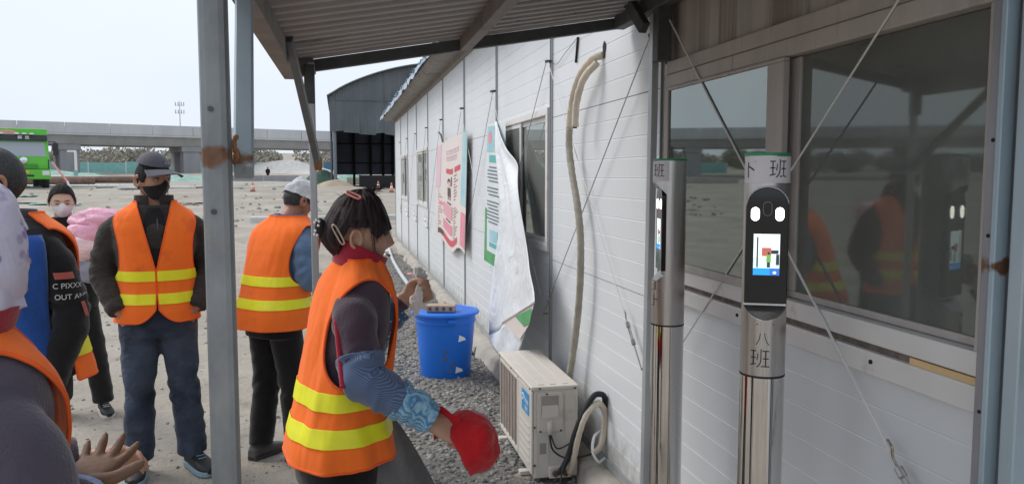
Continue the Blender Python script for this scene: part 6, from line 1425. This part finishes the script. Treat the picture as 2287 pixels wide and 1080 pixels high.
# ---------------------------------------------------------------- 3: woman in the foreground holding a red cap
p = Person('woman with hair clips in orange vest, holding a red cap, beside the front pole', (-.012, 2.45, 0), R(101), .97, vox=.0055)
p.pose = lean(.08, 0, .95, 0, .16)
L3 = lambda *w_: p.l(w_)
armR = [L3(.028, 2.295, 1.325), L3(.060, 2.195, 1.11), L3(.236, 2.19, .995)]
armL = [L3(-.05, 2.615, 1.32), L3(.06, 2.68, 1.10), L3(.205, 2.70, 1.25)]
legs = [[(.085, .0, .86), (.095, -.04, .49), (.1, .03, .09)], [(-.085, .0, .86), (-.1, .02, .49), (-.105, .08, .09)]]
p.head((-.006, -.075, 1.545), R(-9), R(3), 0, .98)
hr = Vector((.245, 2.19, .975)); hl = Vector((.215, 2.70, 1.256))
p.body(M_skin2, [armR, armL], legs, [(L3(*hr), p.ld((.9, .08, -.42)), p.ld((-.2, .7, -.6)), -1, (.75, .8, .85, .9), (.5, .4)), (L3(*hl), p.ld((.80, -.05, .30)), p.ld((-.1, -.95, .1)), 1, (1.15, 1.25, 1.3, 1.3), (.45, .5))])
p.face(lips=M_lip)
def hf(x, y, z):
    h = np.interp(y, [-.11, -.085, -.065, -.05, -.035, -.02, .03, .045, .06, .11], [.030, .018, .008, -.004, .004, .026, .026, -.03, -.075, -.078]); return (z-h)*10
def hb(P):
    x, y, z = P[..., 0], P[..., 1], P[..., 2]; d = np.zeros_like(P)
    d[..., 1] = .016*sstep((y-.0)/.08)*np.exp(-((z+.01)/.06)**2) + .009*sstep((-y-.02)/.06); d[..., 2] = .012*sstep((z-.06)/.05); return d
hh = p.hair(M_hairr, hf, .016, .0045, fr=90, bulge=hb)
r7 = np.random.default_rng(4)
m = MB()      # loose fringe, temple and crown strands
for k in range(0):
    a = r7.uniform(-1.25, -.2); s0 = np.array([.075*math.sin(a), -.098*math.cos(a), .055+r7.uniform(-.01, .02)]); l_ = r7.uniform(.03, .06)
    pts = [s0*1.05, s0*1.07+np.array([0, -.004, -.012]), s0*1.07+np.array([r7.normal()*.004, -.004, -.012-l_*.5]), s0*1.05+np.array([r7.normal()*.006, -.004, -.02-l_*.7])]
    if abs(a) < 1.5: m.tube(p.H(spline(np.array(pts), 7)), np.linspace(.0017, .0003, 7), 4)
for k in range(6):
    pts = [(-.080, -.030+r7.normal()*.006, .02), (-.086, -.040+r7.normal()*.006, -.03), (-.076, -.046+r7.normal()*.008, -.065), (-.070, -.046+r7.normal()*.012, -.095)]; m.tube(p.H(spline(np.array(pts), 8)), np.linspace(.0009, .0002, 8), 4)
m.build('loose_strands', M_hairr, hh, smooth=True)
m = MB(); PS = head_pts(.016, face=False, n=110, m=140); PS = PS+hb(PS); la_ = np.linspace(.02, math.pi-.02, 110)
BS = head_pts(0, face=False, n=110, m=140); FS = hf(BS[..., 0], BS[..., 1], BS[..., 2])
for k in range(1500):
    j0 = r7.uniform(0, 140); i = r7.uniform(2, 60); pts = []; drift = r7.uniform(.05, .35); lift = r7.uniform(-.003, .0015); w_ = r7.normal()*.15
    for q in range(9):
        ii = min(109, int(i+q*r7.uniform(4.6, 5.4))); sgn = 1 if (j0 % 140) < 70 else -1; jj = int(j0+sgn*drift*q*3.2+w_*q) % 140
        if FS[ii, jj] < .03: break
        pp_ = PS[ii, jj]; pts.append(pp_*(1+lift/.1*(.6+.4*math.sin(q))))
    if len(pts) > 3: m.tube(p.H(spline(np.array(pts), 10)), np.linspace(.0009, .0003, 10), 3)
II, JJ = np.where((FS > .0) & (FS < .10))
for k in range(150):
    q = r7.integers(0, len(II)); b_ = PS[II[q], JJ[q]]; o_ = b_*np.array([1, 1, 0]); o_ /= np.linalg.norm(o_)+1e-6; l_ = r7.uniform(.008, .030)
    if b_[1] < -.06 and r7.uniform() < .4: continue
    m.tube(p.H(spline(np.array([b_+[0, 0, .015], b_+o_*.001, b_+o_*r7.normal()*.004+[r7.normal()*.004, r7.normal()*.005, -l_]]), 6)), np.linspace(.0012, .0002, 6), 3)
for k in range(60):
    q = r7.uniform(0, 6.28); b_ = np.array([.05*math.cos(q), .06*math.sin(q), .118]); d_ = r7.normal(size=3)*np.array([.5, .5, .35])+np.array([0, .2, .3]); m.tube(p.H(spline(np.array([b_-[0, 0, .01], b_+d_*.012, b_+d_*.024+[0, .006, -.006]]), 6)), np.linspace(.0006, .0002, 6), 3)
m.build('hair_strands', M_hairr, hh, smooth=True)
m = MB()      # tuft sticking up on the crown
for k in range(70):
    b_ = np.array([r7.normal()*.012, -.005+r7.normal()*.012, .132]); d_ = np.array([r7.normal()*.16, -.95+r7.normal()*.2, .30+r7.normal()*.16]); l_ = r7.uniform(.03, .075)
    m.tube(p.H(spline(np.array([b_-[0, 0, .012], b_+d_*l_*.4+[0, 0, .008], b_+d_*l_]), 7)), np.linspace(.0018, .0003, 7), 4)
m.build('crown_tuft', M_hairr, hh, smooth=True)
M_clip = mat('clip_pink', (.80, .30, .26), .35, .2); M_clipg = mat('clip_beige', (.52, .42, .34), .3, .4); M_pearl = mat('pearl', (.8, .78, .74), .2)
def loopclip(c, u, v, a, b, mt, r_=.0028):
    c, u, v = (np.array(q, float) for q in (c, u, v)); P_ = [c+u*a*np.sign(math.cos(t_))*abs(math.cos(t_))**.6+v*b*np.sign(math.sin(t_))*abs(math.sin(t_))**.6 for t_ in np.linspace(0, 2*math.pi, 28)]
    m = MB(); m.tube(p.H(P_), r_, 6); return m.build('hair_clip', mt, hh, smooth=True)
loopclip((-.052, .028, .128), (-.40, -.85, -.34), (-.78, .44, -.42), .025, .0095, M_clip, .0035)
loopclip((-.0875, .072, .004), (-.08, -.5, -.86), (.35, .80, -.46), .034, .007, M_clipg)
m = MB(); m.lathe([(.004, -.03), (.014, -.02), (.017, 0), (.014, .022), (.004, .03)], 10); m.v = [tuple(q) for q in p.H([(a-.025, b+.127, c_+.02) for a, b, c_ in m.v])]; cl = m.build('claw_clip', M_black, hh, smooth=True)
for k in range(9):
    a = k*.7; m = MB(); m.lathe([(.0003, -.0045), (.0032, -.0032), (.0045, 0), (.0032, .0032), (.0003, .0045)], 8); m.v = [tuple(q) for q in p.H([(x-.030+.016*math.cos(a)-.012, y+.137+.007*math.sin(2*a), z+.02+.024*math.sin(a)) for x, y, z in m.v])]; m.build('pearl', M_pearl, cl, smooth=True)
p.jacket(M_plum, [armR, armL], .80, .010, (.068, .050, .034), wy=.82, fold=.006, seed=11, afold=.013, name='fleece_jacket')
co = p.collar(M_crim, 1.425, 1.500, .012, .10, .012, name='fleece_collar', thick=.010, tilt=.42); m = MB()
# crimson seam piping down the sleeve
wa, wb = np.array((.028, 2.295, 1.315)), np.array((.045, 2.19, 1.095)); Sp = np.array([np.array(p.l(wa*(1-t_)+wb*t_+np.array([-.046, -.034, 0])*(1-.05*t_)))*p.S for t_ in np.linspace(.18, .98, 24)])
m.tube(Sp, .0085, 8); m.build('crimson_piping', M_crim, p.root, smooth=True)
p.vest(M_vest, M_strip, .026, .864, ((.933, .986), (1.034, 1.089)), corner=.15, loose=.034, seed=7, vbot=1.06, fold=.010, wx=1.0, wy=.82, gap=.02, arm_w=.96, arm_c=1.258, arm_h=.165)
p.trousers(M_blk, legs, 1.0, .016, (.104, .082, .076), fold=.008, seed=12)
p.shoe((.1, .03), R(5), M_shoeb, M_soled, .24); p.shoe((-.105, .08), R(-5), M_shoeb, M_soled, .24)
# oversleeves
M_os1 = stripes_mat('oversleeve_navy_stripe', (.06, .085, .165), (.13, .195, .33), 70, (.65, .1, -.75), .12); M_os2 = stripes_mat('oversleeve_sky', (.06, .20, .38), (.30, .52, .66), 34, (.9, .1, -.35), 3.0); M_os3 = dots_mat('oversleeve_dots', (.02, .045, .13), (.45, .52, .66), 70, .22, base2=(.03, .11, .22))
def sleeve(nm, P_, rr, mt, seed, n=60, fold=.009):
    S_ = spline(np.array([list(a)+[b] for a, b in zip(P_, rr)]), n); th = np.linspace(0, 6.283, 30, endpoint=False); L_ = np.linspace(0, 1, n)
    d = fold*noise3(np.stack([L_[:, None]*11+1.5*np.sin(th)[None], np.cos(th)[None]*1.4+0*L_[:, None], np.sin(th)[None]*1.4+0*L_[:, None]], -1), seed)
    V, F = tube_mesh(S_[:, :3]*p.S, S_[:, 3], 30, disp=d); m = MB(); m.add(V, F[:-2]); return m.build(nm, mt, p.root, smooth=True, solid=.003)
a0, a1, a2 = [np.array(q) for q in armR]
sleeve('oversleeve', [a0*.28+a1*.72, a1*.97+a0*.03, a1*.70+a2*.30, a1*.45+a2*.55], [.066, .064, .058, .054], M_os1, 3); sleeve('oversleeve_cuff', [a1*.50+a2*.50, a1*.25+a2*.75, a2*1.0, a2*1.06-a1*.06], [.0535, .051, .046, .042], M_os2, 5)
b0, b1, b2 = [np.array(q) for q in armL]
sleeve('oversleeve', [b0*.3+b1*.7, b1, b1*.5+b2*.5, b1*.12+b2*.88], [.068, .072, .062, .060], M_os3, 8)
# grey felt apron hanging in front
G = np.zeros((22, 26, 3))
for i in range(22):
    v = i/21
    for j in range(26):
        u = j/25; yb = .02-(.17+.30*v**.8)*u; G[i, j] = (-.125-.05*v+.028*math.sin(u*9+2.5*v)*(.3+v)+.16*sstep(np.array((u-.55)/.45))*(.6+.4*v), yb, .97-.50*v-.10*u*v)
m = MB(); m.grid(G*p.S); m.build('felt_apron', M_greyf, p.root, smooth=True, solid=.004)
# tissue in the left hand
def crumple(name, label, c, s, mt, seed, stretch=(1, 1, 1), cat='tissue', group=None):
    u, v = 16, 22; G = np.zeros((u, v, 3))
    for i in range(u):
        for j in range(v):
            a = math.pi*i/(u-1); b = 2*math.pi*j/v; G[i, j] = (math.sin(a)*math.cos(b), math.sin(a)*math.sin(b), math.cos(a))
    d = 1+.55*fbm(G*2.2+seed, seed, 3); G = G*d[..., None]*s*np.array(stretch)+np.array(c); m = MB(); m.grid(G, closed=True); return tag(m.build(name, mt, smooth=False), label, cat, group)
crumple('tissue', 'crumpled white tissue held in the raised left hand', (.255, 2.655, 1.252), .026, M_tissue, 3, (.9, .7, 1.5)); crumple('plastic_wrapper', 'clear pale wrapper poking from the top of the raised fist', (.27, 2.70, 1.335), .021, mat('wrapper', (.66, .66, .64), .3), 8, (1.2, .7, 1.2), 'wrapper')
# red cap held in the right hand
cx, cy_, cz_ = .355, 2.215, .905
rc = thing('red_cap', 'red cloth cap dangling from the right hand of the woman', 'hat', (cx, cy_, cz_))
Mc = Matrix.Translation((.012, 0, .0)) @ Matrix.Rotation(R(62), 4, 'Y') @ Matrix.Rotation(R(25), 4, 'Z')
n_, m_ = 26, 40; G = np.zeros((n_, m_, 3))
for i in range(n_):
    a = (i/(n_-1))*1.75
    for j in range(m_):
        b = 2*math.pi*j/m_; r_ = .082*math.sin(a)**.9 if a < 1.57 else .082; G[i, j] = (r_*math.cos(b), r_*math.sin(b)*1.08, .078*math.cos(a) if a < 1.57 else -.05*(a-1.57)/.18)
G += .009*fbm(G*18, 3)[..., None]*G/.08
m = MB(); m.grid(G, closed=True); m.v = [tuple(Mc @ Vector(q)) for q in m.v]; cr_ = m.build('crown', M_redcap, rc, smooth=True, solid=.003)
n_, m_ = 10, 26; G = np.zeros((n_, m_, 3))
for i in range(n_):
    for j in range(m_):
        a = -1.2+2.4*j/(m_-1); q = i/(n_-1); ex = .075*q*math.cos(a*.9)**.6; G[i, j] = ((.082+ex*.4)*math.sin(a)*1.02, -(.086+ex)*math.cos(a*.98), -.048-.02*q*math.cos(2*a)-.008*math.sin(a*4)*q)
m = MB(); m.grid(G); m.v = [tuple(Mc @ Matrix.Rotation(R(150), 4, 'Z') @ Vector(q)) for q in m.v]; m.build('brim', M_redcap, rc, smooth=True, solid=.004)
m = MB(); q0 = Vector((-.075, -.03, .055)); m.grid(np.array([[(-.10+.075*u, -.015+.02*math.sin(4*u+v), .015+.085*v+.01*math.sin(6*u)) for u in np.linspace(0, 1, 10)] for v in np.linspace(0, 1, 10)])); m.build('neck_flap', M_redcap, rc, smooth=True, solid=.004)

def floral(name):
    m = wrinkle(mat(name, (.62, .59, .73), .75, var=.06, vscale=4, sheen=.2), 12, .35, (1, 1, .4), .02)
    N = m.node_tree.nodes; L = m.node_tree.links; b = N['Principled BSDF']; src = b.inputs['Base Color'].links[0].from_socket
    tc = N.new('ShaderNodeTexCoord'); n1 = N.new('ShaderNodeTexNoise'); n1.inputs['Scale'].default_value = 7; n1.inputs['Detail'].default_value = 2; L.new(tc.outputs['Object'], n1.inputs['Vector'])
    v = N.new('ShaderNodeTexVoronoi'); v.inputs['Scale'].default_value = 48; L.new(tc.outputs['Object'], v.inputs['Vector'])
    r1 = N.new('ShaderNodeValToRGB'); r1.color_ramp.elements[0].position = .42; r1.color_ramp.elements[1].position = .50; L.new(n1.outputs['Fac'], r1.inputs[0])
    r2 = N.new('ShaderNodeValToRGB'); r2.color_ramp.elements[0].position = .32; r2.color_ramp.elements[1].position = .52; r2.color_ramp.elements[0].color = (1, 1, 1, 1); r2.color_ramp.elements[1].color = (0, 0, 0, 1); L.new(v.outputs['Distance'], r2.inputs[0])
    mu = N.new('ShaderNodeMath'); mu.operation = 'MULTIPLY'; L.new(r1.outputs[0], mu.inputs[0]); L.new(r2.outputs[0], mu.inputs[1])
    mxn = N.new('ShaderNodeMixRGB'); L.new(mu.outputs[0], mxn.inputs[0]); L.new(src, mxn.inputs[1]); mxn.inputs[2].default_value = (.24, .14, .42, 1); L.new(mxn.outputs[0], b.inputs['Base Color']); return m
# ---------------------------------------------------------------- 4: woman in floral headscarf, nearest left
p = Person('woman in floral headscarf at the left edge, nearest the camera', (-.695, 1.52, 0), R(136), .965, vox=.0065)
p.pose = lean(.03, 0, .95, 0, .03)
L4 = lambda *w_: p.l(w_)
armR = [L4(-.550, 1.40, 1.285), L4(-.488, 1.36, 1.05), L4(-.482, 1.50, 1.10)]; armL = [L4(-.79, 1.64, 1.30), L4(-.76, 1.78, 1.05), L4(-.58, 1.86, 1.04)]
legs = [[(.085, .0, .86), (.095, -.02, .49), (.1, .03, .09)], [(-.085, .0, .86), (-.1, -.02, .49), (-.105, .03, .09)]]
p.head((-0.035, -.045, 1.60), R(-6), R(0))
p.body(M_skin2, [armR, armL], legs, [(L4(-.57, 1.865, 1.04), p.ld((.9, .1, .1)), p.ld((0, -.8, -.6)), 1, (.4,)*4, (.5, .3))])
p.face(lips=M_lip)
M_scarf = floral('floral_scarf'); M_scarf2 = M_scarf
def scarf_shape(P):
    d = np.zeros_like(P); x, y, z = P[..., 0], P[..., 1], P[..., 2]; d[..., 2] = .02*sstep((z-.05)/.06); d[..., 0] = np.sign(x)*.010*sstep(-z/.06); d[..., 1] = .01*sstep(y/.06)-.010*sstep(-(z+.03)/.08); return d
P_ = head_pts(.020, face=False, n=110, m=140); P_ = P_+scarf_shape(P_); P_ = P_+.004*fbm(P_*20, 6)[..., None]*P_/.1
x_, y_, z_ = [head_pts(0, face=False, n=110, m=140)[..., k] for k in range(3)]
Fk = np.maximum((y_+.072)*10, (z_-.035)*10); V, F = clip_grid(P_, Fk, True); m = MB(); m.add(p.H(V), F); sf = m.build('headscarf', M_scarf, p.root, smooth=True, solid=.004)
G = np.zeros((16, 60, 3))
for i in range(16):
    q = i/15
    for j in range(60):
        a = 2*math.pi*j/60; r_ = .090+.012*q+.006*math.sin(a*7+q*3)*q; G[i, j] = (r_*math.cos(a)*.95, .015+r_*math.sin(a), -.03-.072*q)
m = MB(); m.grid(p.H(G), closed=True); m.build('scarf_drape', M_scarf, sf, smooth=True, solid=.004)
p.jacket(M_lilac, [armR, armL], .84, .028, (.090, .088, .060), fold=.007, seed=21, afold=.009, name='fleece_jacket', freq=24)
p.collar(M_crim, 1.415, 1.505, .040, .12, .022, name='fleece_collar', thick=.010)
p.vest(M_vest, M_strip, .050, .835, ((.915, .975), (1.035, 1.095)), corner=.1, loose=.0, seed=9, vbot=1.06, wx=1.0, arm_w=.85, arm_h=.19)
p.trousers(M_blk, legs, 1.0, .014); p.shoe((.1, .03), 0, M_shoeb, M_soled, .24); p.shoe((-.105, .03), 0, M_shoeb, M_soled, .24)
M_os4 = dots_mat('oversleeve_flower', (.34, .42, .62), (.10, .14, .36), 60, .24)
a0, a1, a2 = [np.array(q) for q in armR]; sleeve('oversleeve_cuff', [a1*.35+a2*.65, a1*.1+a2*.9, a2*1.12-a1*.12], [.054, .056, .050], M_os4, 4)
m = MB(); hand_mesh(m, Vector((-.478, 1.525, 1.112)), (.16, .9, .14), (.05, -.35, .9), -1, (.12, .2, .22, .16), (1.05, .1), 1.0, .17, thick=1.12)
gl = thing('work_glove', 'brown leather work glove worn on the outstretched hand at bottom left', 'glove', (-.478, 1.525, 1.112)); m.build('glove_body', M_glove, gl, smooth=True, world=True, remesh=.0045, smoothit=2)
m = MB(); m.tube([(-.483, 1.495, 1.10), (-.477, 1.535, 1.114)], [.036, .031], 18); m.build('glove_cuff', M_glove, gl, smooth=True, world=True)

# ---------------------------------------------------------------- 5: man with open blue and black jacket, left
p = Person('man in lettered black and blue jacket facing left, behind the floral scarf', (-1.235, 3.36, 0), R(-27), 1.045)
p.pose = lean(.05, 0, .95, 0, .08)
armL = [(.190, -.03, 1.37), (.235, .02, 1.09), (.20, -.06, .86)]; armR = [(-.190, -.03, 1.37), (-.24, .0, 1.09), (-.17, -.16, .92)]
legs = [[(.088, .0, .86), (.1, -.02, .49), (.11, .03, .09)], [(-.088, .0, .86), (-.1, -.03, .49), (-.115, .0, .09)]]
p.head((-.02, -.05, 1.588), R(-38), R(-4))
p.body(M_skind, [armL, armR], legs, [((.20, -.065, .85), (0, -.3, -1), (-1, 0, 0), 1, (.35,)*4, (.3, .2)), ((-.17, -.17, .91), (0, -.5, -1), (1, 0, 0), -1, (.35,)*4, (.3, .2))])
p.face(); p.hair(M_hairg, hairf(.05, -.02, -.058), .008, .0012, fr=120)
p.jacket(M_blk, [armL, armR], .86, .030, (.068, .063, .052), fold=.009, seed=31, afold=.010, name='black_jacket')
p.collar(M_capg, 1.42, 1.485, .022, .6, .016, name='shirt_collar', thick=.005)
n_ = 24
for nm, th0, th1, z0, z1, off, mt in (('blue_front', -1.30, -.22, .70, 1.40, .050, M_royal), ('dark_shirt', -2.2, -1.2, .78, 1.42, .042, mat('dark_shirt', (.03, .032, .05), .85, var=.2)), ('blue_front', -2.6, -1.95, .70, 1.40, .050, M_royal)):
    G = np.array([[tuple(p.pose(torso_pt(np.array(th0+(th1-th0)*u), np.array(max(z, .745)), off+.02*(1.3-z)*(nm == 'blue_front')+.006*math.sin(u*9+z*14))-np.array([0, 0, max(0, .745-z)]))*p.S) for u in np.linspace(0, 1, 14)] for z in np.linspace(z0, z1, n_)]); m = MB(); m.grid(G); m.build(nm, mt, p.root, smooth=True, solid=.004)
G = np.array([[tuple(p.pose(torso_pt(np.array(-1.30+.25*u*(1-v)), np.array(1.40-.19*v), .062))*p.S) for u in np.linspace(0, 1, 5)] for v in np.linspace(0, 1, 10)]); m = MB(); m.grid(G); lp = m.build('lapel_facing', M_white, p.root, smooth=True, solid=.004)
p.vest(M_vest, M_strip, .060, .86, ((.945, 1.0), (1.075, 1.13)), corner=.08, loose=.02, seed=13, vbot=1.0, gap=.27, collar_w=.27)
def on_sleeve(nm, body, z, size, lat, mt=M_white):
    o = text_part(nm, body, size, mt, p.root, Matrix.Identity(4), extrude=0, world=False)
    A_ = np.array(armL[0])*(z-1.09)/.28+np.array(armL[1])*(1-(z-1.09)/.28) if z > 1.09 else np.array(armL[1])
    bm = bmesh.new(); bm.from_mesh(o.data); bmesh.ops.triangulate(bm, faces=bm.faces); bmesh.ops.subdivide_edges(bm, edges=bm.edges, cuts=1)
    for v in bm.verts:
        r_ = .0765; a = -.50+(v.co.x+lat)/r_; v.co = Vector((A_[0]*p.S+r_*math.cos(a), A_[1]*p.S+r_*math.sin(a), z*p.S+v.co.y))
    bm.to_mesh(o.data); bm.free()
on_sleeve('sleeve_lettering', 'C PIXXX', 1.215, .028, 0); on_sleeve('sleeve_lettering', 'OUT AND', 1.175, .028, .004)
def sleeve_patch(nm, z0, z1, a0_, a1_, mt):
    G = []
    for z in np.linspace(z0, z1, 8):
        A_ = np.array(armL[0])*(z-1.09)/.28+np.array(armL[1])*(1-(z-1.09)/.28); G.append([((A_[0]*p.S+.0755*math.cos(a)), A_[1]*p.S+.0755*math.sin(a), z*p.S) for a in np.linspace(a0_, a1_, 10)])
    m = MB(); m.grid(np.array(G)); m.build(nm, mt, p.root, smooth=True, solid=.002)
M_patch = cloth('faded_red_patch', (.42, .10, .08), .15)
sleeve_patch('red_patch', 1.240, 1.264, -1.0, -.1, M_patch); sleeve_patch('red_patch', 1.10, 1.155, -.15, .05, M_patch)
p.trousers(mat('teal_dark_trousers', (.02, .028, .032), .85, var=.2), legs, 1.0, .014); p.shoe((.11, .03), 0, M_shoeb, M_soled); p.shoe((-.115, 0), 0, M_shoeb, M_soled)

# ---------------------------------------------------------------- 6: woman in white mask behind them
p = Person('woman in white mask hugging a pink coat, behind the lettered jacket', (-1.85, 5.92, 0), R(14), .965)
p.pose = lean(.08, 0, .95, 0, .1)
armL = [(.175, -.05, 1.36), (.235, -.05, 1.10), (.06, -.24, 1.16)]; armR = [(-.175, -.05, 1.36), (-.22, -.05, 1.1), (-.02, -.26, 1.08)]
legs = [[(.085, .0, .86), (.15, -.03, .49), (.20, -.02, .09)], [(-.085, .0, .86), (-.09, -.0, .49), (-.09, .05, .09)]]
p.head((.0, -.125, 1.565), R(4), R(14))
p.body(M_skin3, [armL, armR], legs, [((.05, -.245, 1.16), (-.95, -.2, .1), (0, 1, 0), -1, (.5,)*4, (.4, .3)), ((0, -.27, 1.08), (.95, -.1, .2), (0, 1, 0), 1, (.5,)*4, (.4, .3))])
p.face(closed=True); face_mask(p, M_maskw, -.008, -.108, puff=.016)
def hf6(x, y, z): h = np.interp(y, [-.11, -.08, -.05, -.03, .0, .03, .10], [.080, .074, .058, .022, -.03, -.06, -.07]); return (z-h)*10
p.hair(M_hair, hf6, .008, .0025)
p.jacket(M_blk, [armL, armR], .80, .026, (.07, .062, .05), fold=.007, seed=41, name='dark_coat')
p.trousers(M_blk, legs, 1.0, .014, (.1, .078, .072), fold=.008, seed=44); p.shoe((.20, -.02), R(12), M_shoeb, M_solew, .25); p.shoe((-.09, .05), R(-4), M_shoeb, M_solew, .25)
pk = thing('pink_coat', 'bundled pink quilted hooded coat carried in the arms of the masked woman', 'coat', (-1.640, 5.68, 1.115))
def puff(nm, mt, c, r3_, seed, n=22, m_=34, amp=.14):
    G = np.zeros((n, m_, 3))
    for i in range(n):
        for j in range(m_):
            a = math.pi*i/(n-1); b = 2*math.pi*j/m_; G[i, j] = (math.sin(a)*math.cos(b), math.sin(a)*math.sin(b), math.cos(a))
    d = 1+amp*fbm(G*2.6+seed, seed)+.05*np.abs(np.sin(G[..., 2]*9+G[..., 0]*3)); G = G*d[..., None]*np.array(r3_)+np.array(c); m = MB(); m.grid(G, closed=True); return m.build(nm, mt, pk, smooth=True, world=True)
puff('hood', M_pinkc, (-1.575, 5.70, 1.375), (.17, .12, .085), 3); puff('body_bundle', M_pinkc, (-1.620, 5.66, 1.295), (.13, .12, .10), 5); puff('lining', M_pinkp, (-1.635, 5.61, 1.215), (.125, .10, .10), 7); puff('sleeve', M_pinkp, (-1.530, 5.66, 1.265), (.10, .09, .10), 9); puff('hem_fold', mat('grey_blue_lining', (.28, .29, .36), .7), (-1.600, 5.62, 1.065), (.10, .08, .09), 10)

# ---------------------------------------------------------------- 7: far walker
y7 = 112.0; x7 = -9.45
p = Person('tiny figure in black walking far off beneath the viaduct', (x7, y7, tzf(x7, y7)), R(180), 1.0, group='people far off in the yard', vox=.02)
armL = [(.185, .0, 1.37), (.25, .05, 1.1), (.22, -.05, .86)]; armR = [(-.185, .0, 1.37), (-.25, .03, 1.1), (-.22, -.08, .87)]
legs = [[(.088, .0, .86), (.09, -.08, .49), (.09, -.08, .09)], [(-.088, .0, .86), (-.09, .02, .49), (-.09, .14, .1)]]
p.head((0, -.02, 1.585)); p.body(M_skind, [armL, armR], legs, [((.22, -.05, .85), (0, 0, -1), (-1, 0, 0), 1), ((-.22, -.08, .86), (0, 0, -1), (1, 0, 0), -1)])
p.hair(M_hair, hairf(), .012); p.jacket(M_blk, [armL, armR], .80, .03, (.08, .07, .055), vox=.02); p.trousers(M_blk, legs, vox=.02); p.shoe((.09, -.08), 0, M_shoeb, M_soled); p.shoe((-.09, .14), 0, M_shoeb, M_soled)
